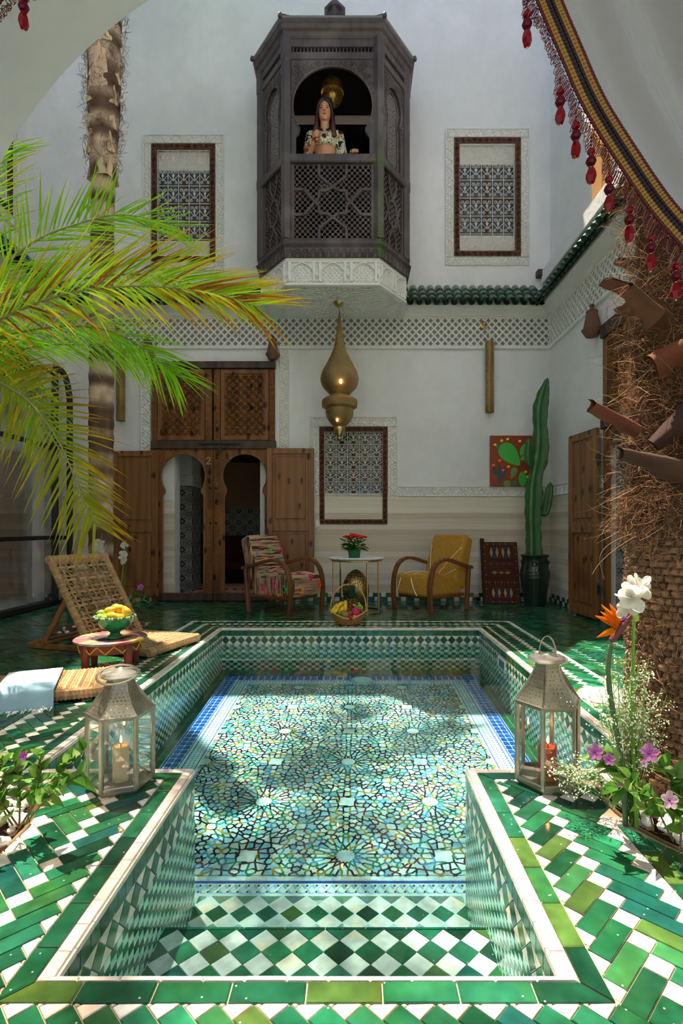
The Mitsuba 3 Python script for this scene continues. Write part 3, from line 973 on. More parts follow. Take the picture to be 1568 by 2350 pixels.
# ---- frieze, cornice and the little roof of green barrel tiles on three walls
FZ0, FZ1 = 3.46, 3.84
RIMS = [('wall_back', np.array([XL, D, 0.0]), np.array([1.0, 0, 0]), np.array([0, -1.0, 0]), XR - XL),
        ('wall_right', np.array([XR, D, 0.0]), np.array([0, -1.0, 0]), np.array([-1.0, 0, 0]), D - 2.4),
        ('wall_left', np.array([XL, 2.4, 0.0]), np.array([0, 1.0, 0]), np.array([1.0, 0, 0]), D - 2.4)]
GREYP = rgb('6f7572')
for wall, o, s, n, L in RIMS:
    def W(m, o=o, s=s, n=n):       # local (along, up, out)
        v = np.asarray(m[0])
        return (o + v[:, :1] * s + v[:, 1:2] * np.array([0, 0, 1.0]) + v[:, 2:3] * n, *m[1:])
    put(f'{wall}__frieze_ground', col(W(bx(0, L, FZ0, FZ1, -0.01, 0.004)), rgb('7e8280')), 'vc_matte')
    p = 0.098
    h = FZ1 - FZ0
    mb = []
    k = -math.ceil(h / 0.103 / 1)
    run = h * p / 0.103
    a = -run
    while a < L:
        for x0, x1 in ((a, a + run), (a + run, a)):
            lo, hi = (0.0, 1.0)
            for sx in (x0, x1): pass
            t0 = t1 = None
            X0, X1 = x0, x1
            # cut the bar at the wall's ends
            tt = [0.0, 1.0]
            dx = X1 - X0
            for lim in (0.0, L):
                t_ = (lim - X0) / dx
                if 0 < t_ < 1:
                    if (X0 < 0 if lim == 0 else X0 > L): tt[0] = max(tt[0], t_)
                    else: tt[1] = min(tt[1], t_)
            if X0 + dx * (tt[0] + tt[1]) / 2 < 0 or X0 + dx * (tt[0] + tt[1]) / 2 > L: continue
            A = np.array([X0 + dx * tt[0], FZ0 + h * tt[0], 0.012]); B = np.array([X0 + dx * tt[1], FZ0 + h * tt[1], 0.012])
            mb.append(beam(A, B, 0.024, 0.018, (0, 0, 1), 0.004))
        a += p
    put(f'{wall}__frieze_lattice', W(cat(mb)), 'stucco')
    put(f'{wall}__frieze_rail', W(cat([bx(0, L, FZ0 - 0.04, FZ0 + 0.006, -0.01, 0.035, 0.008), bx(0, L, FZ1 - 0.005, FZ1 + 0.02, -0.01, 0.03, 0.006)])), 'stucco')
    prof = [(FZ1 + 0.015, 0), (FZ1 + 0.015, 0.05), (FZ1 + 0.035, 0.06), (FZ1 + 0.06, 0.10), (FZ1 + 0.10, 0.15), (FZ1 + 0.115, 0.165), (FZ1 + 0.15, 0.165), (FZ1 + 0.36, 0.02), (FZ1 + 0.36, 0)]
    q = Polygon([(b, a) for a, b in prof])
    m = extrude(q, L, 0)
    mm = np.stack([m[0][:, 2], m[0][:, 1], m[0][:, 0]], 1)
    put(f'{wall}__cornice', W((mm, m[1][:, ::-1])), 'stucco', 35)
    tiles = []
    pt = 0.115
    slope = np.array([0.235, -0.27]) / math.hypot(0.235, 0.27)      # (out, up) down the roof
    for c_ in range(int(L / pt) + 1):
        a = (c_ + 0.5) * pt
        if a < 0.16 or a > L - 0.16: continue
        for r_ in range(3):
            l0, l1 = r_ * 0.118, r_ * 0.118 + 0.135
            g = np.linspace(0, math.pi, 9)
            vs = []
            for l, rr, lift in ((l0, 0.048, 0.022), (l1, 0.056, 0.032)):
                for R_ in (rr, rr - 0.011):
                    for t in g:
                        up = R_ * math.sin(t)
                        vs.append([a + R_ * math.cos(t), FZ1 + 0.40 + slope[1] * l + (up + lift - 0.02) * slope[0], 0.02 + slope[0] * l - (up + lift - 0.02) * slope[1]])
            vs = np.array(vs); k = 9
            fs = []
            for i in range(k - 1):
                A0, A1, B0, B1 = i, i + k, i + 2 * k, i + 3 * k      # outer/inner at the top, outer/inner at the lip
                for qd in ((A0, A0 + 1, B0 + 1, B0), (A1 + 1, A1, B1, B1 + 1), (B0, B0 + 1, B1 + 1, B1), (A0 + 1, A0, A1, A1 + 1)):
                    fs += [[qd[0], qd[1], qd[2]], [qd[0], qd[2], qd[3]]]
            tiles.append(W(col((vs, np.array(fs)), jit(rgb('3c5c4a') if RNG.random() < .7 else rgb('536e5e'), 0.16)[0])))
        if c_ % 1 == 0:    # the trough between two columns
            g = np.linspace(math.pi, 2 * math.pi, 6)
    pan = []
    for c_ in range(int(L / pt)):
        a = (c_ + 1.0) * pt
        if a < 0.16 or a > L - 0.16: continue
        def pf(u, v, a=a):
            t = math.pi * (1 + u)
            return np.stack([a + 0.04 * np.cos(t), FZ1 + 0.385 + slope[1] * v * 0.37 + 0.03 * np.sin(t) * slope[0], 0.02 + slope[0] * v * 0.37 - 0.03 * np.sin(t) * slope[1]], -1)
        pan.append(W(col(grid(6, 2, pf), jit(rgb('1d3c2c'), .1)[0])))
    pieces(f'{wall}__roof_tile', tiles, 'vc_glaze', 300, smooth=True)
    k = put(f'{wall}__roof_tile_trough', cat(pan), 'vc_glaze', True)
# ledge and beam along the right wall above the tiles
put('wall_right__ledge', bx(XR - 0.14, XR + 0.05, 2.4, D - 0.06, 4.27, 4.46, 0.01), 'plaster')
put('wall_right__beam_end', bx(XR - 0.20, XR - 0.09, D - 0.10, D, 4.38, 4.47, 0.006), 'wood_dark')
put('wall_right__ochre_jamb', bx(XR - 0.10, XR + 0.02, 5.62, 5.86, 4.46, 5.6, 0.01), 'ochre')
scene['ochre'] = pri(rgb('b98a52'), 0.8, 0.2)
# ---- shared builders for joinery
def panel_leaf(w, h, splits, st=0.085, th=0.04, rec=0.014):
    """A framed leaf in local (x, y), face at z = th: stiles, rails, and fielded panels between the heights in splits."""
    out = [bx(0, st, 0, h, 0, th, .004), bx(w - st, w, 0, h, 0, th, .004)]
    pan = []
    for a, b in splits:
        pan.append(cat([bx(st - .01, w - st + .01, a - .01, b + .01, 0.006, th - rec - .008), bx(st + .035, w - st - .035, a + .035, b - .035, 0.01, th - rec + .006, .012)]))
    ys = [0] + [y for ab in splits for y in ab] + [h]
    for a, b in zip(ys[::2], ys[1::2]):
        out.append(bx(st - .002, w - st + .002, a, b, 0, th - .001, .004))
    return cat(out), pan


def horseshoe(xc, z0, w, ztop, n=40, neck=0.86):
    """The opening of a horseshoe arch, width w at the jambs, as a list of points from lower left to lower right."""
    R = w / 2 * 1.0
    zc = ztop - R * 1.02
    zn = zc - R * 0.62
    xn = w / 2 * neck
    pts = [(xc - w / 2 * 0.97, z0), (xc - w / 2 * 0.97, zn - 0.10), (xc - xn, zn - 0.05), (xc - xn, zn)]
    a0 = math.asin(-0.62 + 0.0) if xn < R else 0
    t0 = math.pi - math.atan2(-0.62 * R, xn * -1) if False else math.atan2(zn - zc, -xn)
    t = np.linspace(t0 if t0 > 0 else t0 + 2 * math.pi, math.pi / 2, n // 2)
    rr = np.linspace(math.hypot(xn, zn - zc), R * 1.02, n // 2)
    left = [(xc + min(r, R) * math.cos(a) if False else xc + r * math.cos(a), zc + r * math.sin(a)) for a, r in zip(t, rr)]
    pts += left
    return pts + [(2 * xc - x, z) for x, z in pts[::-1]][1:]


def flower(p):
    """Relief of the carved star-and-petal panels, repeating every p metres."""
    def f(x, y):
        X, Y = (x / p) % 1 - 0.5, (y / p) % 1 - 0.5
        r, t = np.hypot(X, Y), np.arctan2(Y, X)
        X2, Y2 = (x / p + 0.5) % 1 - 0.5, (y / p + 0.5) % 1 - 0.5
        r2, t2 = np.hypot(X2, Y2), np.arctan2(Y2, X2)
        a = 0.26 + 0.10 * np.cos(8 * t); b = 0.17 + 0.09 * np.cos(4 * t2)
        l1 = np.exp(-((r - a) / 0.035) ** 2); l2 = np.exp(-((r2 - b) / 0.04) ** 2)
        l3 = np.exp(-((r - 0.09) / 0.03) ** 2)
        l4 = np.exp(-((np.abs(X) - np.abs(Y)) / 0.035) ** 2) * (r > 0.3)
        return np.maximum.reduce([l1, l2, l3, l4])
    return f


def scrollband(w):
    def f(x, y):
        s, q = x / w, y / w
        c = np.abs(q - 0.5 - 0.22 * np.sin(s * 2 * np.pi / 1.1))
        r = np.hypot((s % 1.1) - 0.55, q - 0.5 + 0.0)
        return np.maximum(np.clip(1 - c / 0.10, 0, 1), np.maximum(0.8 * (np.cos(r * 26) > 0.45) * (r < 0.4), ((q < .1) | (q > .9)) * 1.0))
    return f


def scroll(c, r, a0, turns, sgn, n=12):
    t = np.linspace(0, 1, n)
    rr = r * (1 - 0.72 * t); a = a0 + sgn * turns * 2 * np.pi * t
    return np.c_[c[0] + rr * np.cos(a), c[1] + rr * np.sin(a)]


def grille(w, h, nx, ny, r=0.0042):
    """White scrolled ironwork in local (x, y)."""
    cw, ch = w / nx, h / ny
    ms = []
    P3 = lambda p: np.c_[p, np.zeros(len(p))]
    for i in range(nx + 1):
        ms.append(tube(P3(np.array([(i * cw, 0), (i * cw, h)])), r * 1.15, 4))
    for j in range(ny + 1):
        ms.append(tube(P3(np.array([(0, j * ch), (w, j * ch)])), r * 1.15, 4))
    cell = []
    for g in (1, -1):
        c1 = (0.5 * cw - g * 0.235 * cw, 0.76 * ch)
        s1 = scroll(c1, 0.17 * cw, 0 if g > 0 else np.pi, 1.3, g, 12)
        stem = np.array([(0.5 * cw + g * 0.33 * cw, 0.12 * ch), (0.5 * cw + g * 0.06 * cw, 0.5 * ch)])
        cell.append(np.vstack([np.array([(0.5 * cw + g * 0.0 * cw, 0.42 * ch)]), s1]))
        c2 = (0.5 * cw - g * 0.27 * cw, 0.18 * ch)
        s2 = scroll(c2, 0.14 * cw, np.pi / 2, 1.2, g, 11)
        cell.append(np.vstack([np.array([(0.5 * cw + g * 0.12 * cw, 0.62 * ch), (0.5 * cw - g * 0.06 * cw, 0.36 * ch)]), s2]))
        cell.append(np.array([(0.5 * cw - g * 0.48 * cw, 0.60 * ch), (0.5 * cw, 0.28 * ch)]))
    for i in range(nx):
        for j in range(ny):
            for q in cell:
                ms.append(tube(P3(q + [i * cw, j * ch]), r, 4, False))
    return cat(ms)


scene['iron_white'] = pri((0.62, 0.61, 0.58), 0.55, 0.4)
scene['panel_white'] = pri((0.66, 0.65, 0.61), 0.7, 0.3)
scene['pane_dark'] = pri((0.035, 0.04, 0.045), 0.12, 0.6)


def window(name, label, o, ex, w, h, pl, fr, nx, ny, g0, g1, plaster=(1, 1, 1, 1), group=None):
    """A grilled window: o = lower left corner of the plaster surround, ex along the wall; g0, g1 = heights of the glass within the opening."""
    ex, ez = np.asarray(ex, float), np.array([0, 0, 1.0])
    o = np.asarray(o, float)
    n = np.cross(ex, ez)
    Q = lambda m: place(m, o, ex, ez)
    tag(name, label, 'window', group, 'structure'); USED[name] = 0
    R_ = lambda L, wd, off, turn: None
    def rail(L, wd, x, y, ax, mat, key, fn, dep, base):
        m = relief(L, wd, fn, 0.0075, dep)
        if ax == 'x':
            v = m[0] + [x, y, base]
        else:
            v = np.c_[x + wd - m[0][:, 1], y + m[0][:, 0], m[0][:, 2] + base]
        put(f'{name}__{key}', Q((v, m[1])), mat)
    b, t, l, r = plaster
    if pl:
        if b: rail(w, pl, 0, 0, 'x', 'stucco', 'plaster_surround', carve_band(w, pl), 0.024, 0.002)
        if t: rail(w, pl, 0, h - pl, 'x', 'stucco', 'plaster_surround', carve_band(w, pl), 0.024, 0.002)
        y0, y1 = (pl if b else 0), h - (pl if t else 0)
        if l: rail(y1 - y0, pl, 0, y0, 'y', 'stucco', 'plaster_surround', carve_band(h, pl), 0.024, 0.002)
        if r: rail(y1 - y0, pl, w - pl, y0, 'y', 'stucco', 'plaster_surround', carve_band(h, pl), 0.024, 0.002)
        put(f'{name}__surround_bead', Q(cat([bx(0, w, h - .012, h, 0, .02, .004), bx(0, .012, 0, h, 0, .02, .004), bx(w - .012, w, 0, h, 0, .02, .004)] + ([bx(0, w, 0, .012, 0, .02, .004)] if b else []))), 'stucco')
    x0, x1 = pl, w - pl
    y0, y1 = (pl if b else 0) if plaster[0] != 2 else 0, h - pl
    if plaster[0] == 0:
        y0 = WIN_DROP
    put(f'{name}__frame', Q(cat([bx(x0, x1, y0, y0 + fr, -.05, .02), bx(x0, x1, y1 - fr, y1, -.05, .02), bx(x0, x0 + fr, y0, y1, -.05, .02), bx(x1 - fr, x1, y0, y1, -.05, .02)])), 'wood_frame')
    rail(x1 - x0, fr, x0, y0, 'x', 'wood_frame', 'frame_carving', scrollband(fr), 0.016, 0.0205); rail(x1 - x0, fr, x0, y1 - fr, 'x', 'wood_frame', 'frame_carving', scrollband(fr), 0.016, 0.0205)
    rail(y1 - y0 - 2 * fr, fr, x0, y0 + fr, 'y', 'wood_frame', 'frame_carving', scrollband(fr), 0.016, 0.0205); rail(y1 - y0 - 2 * fr, fr, x1 - fr, y0 + fr, 'y', 'wood_frame', 'frame_carving', scrollband(fr), 0.016, 0.0205)
    gx0, gx1, gy0, gy1 = x0 + fr, x1 - fr, y0 + fr, y1 - fr
    H = gy1 - gy0
    gr = grille(gx1 - gx0, H, nx, ny)
    put(f'{name}__grille', Q((gr[0] + [gx0, gy0, -0.012], gr[1])), 'iron_white', 40)
    put(f'{name}__pane', Q(bx(gx0, gx1, gy0 + g0 * H, gy0 + g1 * H, -0.095, -0.085)), 'pane_dark')
    for a, c in ((0, g0), (g1, 1)):
        if c - a > 0.01:
            put(f'{name}__lining_panel', Q(bx(gx0 - .01, gx1 + .01, gy0 + a * H - .01, gy0 + c * H, -0.10, -0.06)), 'panel_white')
    put(f'{name}__mullion', Q(cat([bx((gx0 + gx1) / 2 - .025, (gx0 + gx1) / 2 + .025, gy0 + g0 * H, gy0 + g1 * H, -.095, -.07), bx(gx0, gx1, gy0 + (g0 + g1) / 2 * H - .018, gy0 + (g0 + g1) / 2 * H + .018, -.095, -.072)])), 'wood_frame')
    put(f'{name}__reveal', Q(cat([bx(gx0 - .06, gx0, gy0 - .06, gy1 + .06, -.29, -.002), bx(gx1, gx1 + .06, gy0 - .06, gy1 + .06, -.29, -.002), bx(gx0, gx1, gy0 - .06, gy0, -.29, -.002), bx(gx0, gx1, gy1, gy1 + .06, -.29, -.002), bx(gx0 - .06, gx1 + .06, gy0 - .06, gy1 + .06, -.31, -.29)])), 'panel_white')


WIN_DROP = 0
def wpx(u0, u1, v0, v1):
    a, b = at(u0, v1, D), at(u1, v0, D)
    return (a[0], D - 0.001, a[2]), b[0] - a[0], b[2] - a[2]


o, w, h = wpx(1022, 1215, 297, 610)
window('window_1', 'upper grilled window with carved plaster surround, right of the dark wooden balcony', o, EX, w, h, 0.122, 0.072, 5, 6, 0.17, 0.84)
o, w, h = wpx(328, 515, 311, 622)
window('window_2', 'upper grilled window with carved plaster surround, left of the balcony behind the palm fronds', o, EX, w, h, 0.122, 0.072, 5, 6, 0.17, 0.84)
WIN_DROP = -(1203 - 1140) * D / F
o, w, h = wpx(711, 912, 957, 1140)
window('window_3', 'lower grilled window in a dark carved frame behind the brass pendant lamp', o, EX, w, h, 0.135, 0.066, 5, 7, 0.30, 1.0, (0, 1, 1, 1))
window('window_4', 'grilled window on the left side wall, cut off by the edge of the picture', (XL + 0.001, 6.44 - 1.30, 4.50), (0, 1, 0), 1.30, 1.80, 0.122, 0.072, 5, 6, 0.17, 0.84)

# ---- the double door with the number 2
tag('door_1', 'tall double wooden door with horseshoe arches, carved upper panels and a brass number 2', 'door', kind='structure')
YD = D - 0.02


def DX(m, y=YD):      # local (x, z, out) on the plane y
    return place(m, (0, y, 0), EX, EZ)


X_ = lambda u: at(u, 0, YD)[0]
Z_ = lambda v: at(0, v, YD)[2]
put('door_1__top_beam', DX(bx(X_(349), X_(633), Z_(847), Z_(831), -.1, .05, .006)), 'wood_dark')
put('door_1__middle_beam', DX(bx(X_(349), X_(634), Z_(1031), Z_(1012), -.1, .05, .006)), 'wood_dark')
for u0, u1 in ((349, 361), (472, 488), (491, 506), (618, 632)):
    m = relief(Z_(848) - Z_(1011), X_(u1) - X_(u0), scrollband(X_(u1) - X_(u0)), 0.0075, 0.008)
    put('door_1__carved_stile', DX((np.c_[X_(u1) - m[0][:, 1], Z_(1011) + m[0][:, 0], m[0][:, 2] + 0.02], m[1])), 'wood_carved')
for u0, u1 in ((362, 471), (507, 617)):
    x0, x1, z0, z1 = X_(u0), X_(u1), Z_(1011), Z_(848)
    m = relief(x1 - x0 - .13, z1 - z0 - .15, flower(0.105), 0.006, 0.022)
    k = put('door_1__transom_panel', DX(cat([bx(x0, x1, z0, z1, -.06, .004), bx(x0, x0 + .055, z0, z1, 0, .022, .006), bx(x1 - .055, x1, z0, z1, 0, .022, .006), bx(x0, x1, z0, z0 + .065, 0, .021, .006), bx(x0, x1, z1 - .065, z1, 0, .021, .006)])), 'wood_carved')
    put(f'{k}__carved_field', DX((m[0] + [x0 + .065, z0 + .075, .005], m[1])), 'wood_carved')
zb0, zt0 = 0.012, Z_(1031)
for i, (u0, u1, a0, a1) in enumerate(((362, 489, 372, 470), (490.5, 617, 514, 611))):
    x0, x1 = X_(u0), X_(u1)
    xa, xb = X_(a0), X_(a1)
    hs = horseshoe((xa + xb) / 2, 0.115, (xb - xa) * 1.0, Z_(1042))
    leaf = sbox(x0, zb0, x1, zt0).difference(Polygon(hs))
    k = put('door_1__leaf', DX(extrude(leaf, 0.045, -0.03)), 'wood_carved')
    pth = np.array(hs)
    put(f'{k}__arch_bead', DX(tube(np.c_[pth, np.full(len(pth), 0.016)], 0.009, 6)), 'wood_door', 40)
    s0, s1 = ((X_(473), X_(487)) if i == 0 else (X_(492), X_(506)))
    m = relief(zt0 - 0.14, s1 - s0, scrollband(s1 - s0), 0.0075, 0.008)
    put(f'{k}__carved_strip', DX((np.c_[s1 - m[0][:, 1], 0.13 + m[0][:, 0], m[0][:, 2] + 0.0155], m[1])), 'wood_carved')
    put(f'{k}__bottom_rail', DX(bx(x0, x1, zb0, 0.115, -.03, .03, .006)), 'wood_dark')
    for vv in (1120, 1200):
        kn = DX(lathe([(0, 0), (.018, 0), (.018, .006), (.008, .012), (.011, .022), (.006, .03), (0, .032)], 12), YD - .016)
        kn = mv((kn[0], kn[1]), (X_(484 if i == 0 else 497), 0, Z_(vv)))
        put(f'{k}__knob', kn, 'black_metal', 40)
two_ = meshkit.text_mesh('2', 0.098, 0.006, True)
v2 = np.array(two_.vertices)
put('door_1__numeral', DX((v2 + [X_(471.5), Z_(1066), 0.016], np.array(two_.faces))), 'brass')
tag('door_1__numeral', 'brass numeral 2')
put('door_1__bolt', DX(cat([tube(np.array([(X_(459), Z_(1020), .065), (X_(553), Z_(1020), .065)]), .012, 8), bx(X_(461), X_(466), Z_(1024), Z_(1016), .05, .075), bx(X_(505), X_(511), Z_(1042), Z_(1016), .05, .072), bx(X_(545), X_(550), Z_(1024), Z_(1016), .05, .075)])), 'black_metal', 40)
for i, (u0, u1, v0, v1, ang) in enumerate(((258, 364, 1035, 1368, -4.0), (613, 721, 1029, 1369, 3.0))):
    ys = D - 0.09
    a, b = at(u0, v1, ys), at(u1, v0, ys)
    w, h = b[0] - a[0], b[2] - a[2]
    fr, pans = panel_leaf(w, h, [(0.09, h * 0.44), (h * 0.505, h - 0.075)], 0.075)
    R_ = rot([0, 0, 1], ang)
    Qs = lambda m: mv((place(m, (-w if i == 0 else 0, 0, 0), EX, EZ)[0], m[1]), (b[0] if i == 0 else a[0], ys, a[2]), R=R_)
    k = put('door_1__shutter', Qs(fr), 'wood_door')
    for p in pans: put(f'{k}__panel', Qs(p), 'wood_door')
# frame jambs behind the shutters
put('door_1__jamb', DX(cat([bx(X_(349), X_(362), 0, Z_(1031), -.1, .02, .004), bx(X_(617), X_(632), 0, Z_(1031), -.1, .02, .004)])), 'wood_carved')
put('door_1__threshold', bx(X_(349), X_(632), D - .02, D + .12, -.002, .03, .006), 'wood_dark')


def post_cap(key, c, out, s=1.0):
    """The turned wooden cap over a door post: eight-sided cone on a bracket with a knob."""
    g = lathe([(0.0, 0.0), (0.06, 0.0), (0.095, 0.055), (0.10, 0.075), (0.082, 0.085), (0.052, 0.235), (0.06, 0.25), (0.045, 0.262), (0.02, 0.27), (0.016, 0.285), (0.026, 0.30), (0.02, 0.318), (0.0, 0.325)], 8, math.pi / 8)
    return put(key, mv((g[0] * s, g[1]), c), 'wood_cap', 40)


scene['wood_cap'] = pri((0.13, 0.068, 0.042), 0.6, 0.3)
for u in (344, 628):
    post_cap('door_1__post_cap', (X_(u), D - 0.09, Z_(829)), None)
# the room behind the door
RM = 'inner_room'
tag(RM, 'dim room seen through the open double door, with a tiled pier and a low bench', 'room', kind='structure'); USED[RM] = 0
xa, xb = X_(350) - 0.9, X_(632) + 0.5
put('inner_room__shell', cat([bx(xa, xb, D + 3.0, D + 3.1, 0, 3.3), bx(xa - .1, xa, D + .3, D + 3.1, 0, 3.3), bx(xb, xb + .1, D + .3, D + 3.1, 0, 3.3), bx(xa, xb, D + .3, D + 3.1, 3.2, 3.3), bx(xa, xb, D + .05, D + 3.1, -.06, -0.004)]), 'room_wall')
scene['room_wall'] = pri(rgb('a8927c'), 0.8, 0.2)


def f_azu(p, n, uv):
    u = dr.abs((p.x + p.y) / 0.22 - dr.floor((p.x + p.y) / 0.22) - 0.5); v = dr.abs(p.z / 0.22 - dr.floor(p.z / 0.22) - 0.5)
    r = dr.sqrt(u * u + v * v); a = dr.atan2(v, u)
    k = dr.abs(r - 0.30 - 0.10 * dr.cos(8 * a)); k2 = dr.abs(r - 0.62 - 0.05 * dr.cos(4 * a)); k3 = dr.abs(r - 0.12)
    l = dr.maximum(dr.maximum(smoothstep(0.05, 0.02, k), smoothstep(0.06, 0.03, k2)), smoothstep(0.05, 0.02, k3))
    return mix((0.30, 0.32, 0.31), (0.035, 0.04, 0.05), l)


scene['pattern_tile'] = pri(proc(f_azu), 0.35, 0.5)
put('inner_room__jamb_white', bx(X_(352) - .02, X_(393), D + .12, D + .35, 0, 3.2), 'plaster')
put('inner_room__jamb_stone', bx(X_(352) - .02, X_(394), D + .11, D + .12, 0, Z_(1146)), 'wainscot')
xp0, xp1 = at(398, 0, D + 1.0)[0], at(440, 0, D + 1.0)[0]
zp = at(0, 1115, D + 1.0)[2]
put('inner_room__tiled_pier', bx(xp0 - .25, xp1, D + 1.0, D + 1.5, 0, zp), 'pattern_tile')
put('inner_room__pier_capital', bx(xp0 - .25, xp1 + .015, D + .985, D + 1.5, zp, zp + .17, .01), 'stucco')
put('inner_room__pier_wall', bx(xp0 - .25, xp1, D + 1.0, D + 1.5, zp + .17, 3.2), 'plaster')
put('inner_room__tiled_dado', bx(xa, xb, D + 2.97, D + 3.0, 0, 1.35), 'pattern_tile')
put('inner_room__jamb_right', bx(X_(593), X_(632) + .02, D + .12, D + .35, 0, 3.2), 'plaster')
t = thing('bench', 'low dark upholstered bench against the back of the dim room behind the door', 'bench')
yb = D + 2.35
for nm, m in (('seat', bx(xa + .35, xb - .2, yb, yb + .6, .22, .42, .05)), ('base', bx(xa + .37, xb - .22, yb + .04, yb + .6, -0.004, .22, .01)), ('backrest', bx(xa + .35, xb - .2, yb + .42, yb + .6, .40, .85, .05))):
    put(f'{t}__{nm}', col(m, rgb('4a2a1c') if nm != 'base' else rgb('2a170e')), 'vc_matte', 30)
x0, x1 = at(395, 0, 8.2)[0], at(600, 0, 8.2)[0]
t = put('rug', col(bx(x0, x1, D + .16, D + 1.9, -.004, .008, .003), rgb('c79a86')), 'vc_matte')
tag(t, 'pink rug with small black motifs on the floor inside the doorway', 'rug')
for k in range(9):
    for j in range(3):
        cx_, cy_ = x0 + .12 + k * (x1 - x0 - .2) / 8, D + .35 + j * .5
        p = np.c_[scroll((cx_, cy_), 0.045, 0.4 * k, 0.9, 1, 9), np.full(9, .009)]
        put(f'{t}__motif', col(tube(p, .008, 4), rgb('2c2420')), 'vc_matte')
t = thing('picture_frame', 'dark framed picture on the dim room wall, seen through the right arch of the door', 'picture')
c0 = at(568, 1056, D + 2.95)
put(f'{t}__moulding', cat([bx(c0[0] - .3, c0[0] + .5, D + 2.93, D + 2.98, c0[2] - .05, c0[2] + .0, .01), bx(c0[0] - .3, c0[0] - .25, D + 2.93, D + 2.98, c0[2], c0[2] + .6, .01), bx(c0[0] + .45, c0[0] + .5, D + 2.93, D + 2.98, c0[2], c0[2] + .6, .01), bx(c0[0] - .3, c0[0] + .5, D + 2.93, D + 2.98, c0[2] + .55, c0[2] + .6, .01)]), 'wood_dark')
put(f'{t}__picture', col(bx(c0[0] - .25, c0[0] + .45, D + 2.95, D + 2.985, c0[2], c0[2] + .55), rgb('6a5038')), 'vc_matte')

# ---- the door of the right wall
tag('door_2', 'wooden door on the right wall with an open shutter and a carved upper panel, behind the palm trunk', 'door', kind='structure')
RW = lambda m, x=XR: place(m, (x, 0, 0), EYM, EZ)       # local (-y, z, out)
put('door_2__top_beam', RW(bx(-RD0, -RD1, 3.00, 3.14, -.06, .05, .006)), 'wood_dark')
put('door_2__middle_beam', RW(bx(-RD0, -RD1, 2.04, 2.14, -.06, .05, .006)), 'wood_dark')
ym = (RD0 + RD1) / 2
for a, b in ((RD0, ym + .02), (ym - .02, RD1)):
    m = relief(a - b - .2, .70, flower(0.105), 0.0075, 0.022)
    k = put('door_2__transom_panel', RW(cat([bx(-a, -b, 2.14, 3.0, -.06, .004), bx(-a, -a + .09, 2.14, 3.0, 0, .022, .006), bx(-b - .09, -b, 2.14, 3.0, 0, .022, .006), bx(-a, -b, 2.14, 2.21, 0, .021, .006), bx(-a, -b, 2.93, 3.0, 0, .021, .006)])), 'wood_carved')
    put(f'{k}__carved_field', RW((m[0] + [-a + .1, 2.22, .005], m[1])), 'wood_carved')
    hs = horseshoe(-(a + b) / 2, 0.12, (a - b) * 0.76, 1.98)
    k = put('door_2__leaf', RW(extrude(sbox(-a, .012, -b, 2.04).difference(Polygon(hs)), .045, -.03)), 'wood_carved')
h = 2.03
w = 0.60
fr, pans = panel_leaf(w, h, [(0.1, h * 0.45), (h * 0.51, h - 0.08)], 0.08)
Rs = rot([0, 0, 1], 6)
o2 = np.array([XR - 0.06, RD0 - 0.02, 0.0])
Qs = lambda m: mv((place(m, (0, 0, 0), (0, 1, 0), EZ)[0] * [-1, 1, 1], m[1][:, ::-1]), o2 + [0, 0, .03], R=Rs)
k = put('door_2__shutter', Qs(fr), 'wood_door')
for p in pans: put(f'{k}__panel', Qs(p), 'wood_door')
for z in (0.35, 1.72):
    put('door_2__hinge', mv(cat([tube(np.array([(0, 0, -.06), (0, 0, .06)]), .012, 8), bx(-.004, .01, -.05, .05, -.045, .045)]), (XR - 0.085, RD0 - 0.03, z)), 'black_metal')
post_cap('door_2__post_cap', (XR - .09, RD0 + 0.10, 3.06), None, 1.1)
# room behind it
tag('side_room', 'pale room behind the open door of the right wall, with a patterned tile dado', 'room', kind='structure'); USED['side_room'] = 0
put('side_room__shell', cat([bx(XR + 2.0, XR + 2.1, 4.2, 6.6, 0, 3.3), bx(XR + .3, XR + 2.1, 6.5, 6.6, 0, 3.3), bx(XR + .3, XR + 2.1, 4.1, 4.2, 0, 3.3), bx(XR + .3, XR + 2.1, 4.1, 6.6, 3.2, 3.3), bx(XR, XR + 2.1, 4.1, 6.6, -.06, -.004)]), 'room_wall')
put('side_room__tile_jamb', bx(XR + .12, XR + .32, 5.68, 5.79, 0, 1.9), 'pattern_tile')

# ---- glazed arch doors of the left wall
tag('door_3', 'black steel glazed arch doors on the left wall behind the palm fronds', 'door', kind='structure')


def glazed_leaf(key, o, d, w, h0, h1):
    """A leaf with an arched top rising from h0 at o to h1 at the far stile, along the direction d."""
    d = np.asarray(d, float) / np.linalg.norm(d)
    t = np.linspace(0, math.pi / 2, 17)
    top = [(w * (1 - math.cos(a)), h0 + (h1 - h0) * math.sin(a)) for a in t]
    out = Polygon([(0, 0.0)] + top + [(w, 0.0)])
    s = 0.055
    inn = out.buffer(-s, join_style='mitre')
    Q = lambda m: place(m, o, d, EZ)
    fr = extrude(out.difference(inn), 0.05, -0.025)
    k = put(key, Q(fr), 'black_metal')
    bars_ = [z for z in (0.86, 2.02) if z < h1 - 0.15]
    for z in bars_:
        g = LineString([(0, z), (w, z)]).intersection(inn)
        if not g.is_empty:
            (a, _), (b, _) = g.coords[0], g.coords[-1]
            put(f'{k}__glazing_bar', Q(bx(a - .01, b + .01, z - .025, z + .025, -.02, .02)), 'black_metal')
    put(f'{k}__pane', Q(extrude(inn.buffer(.005), 0.004, -0.002)), 'glass_dbl')
    return k


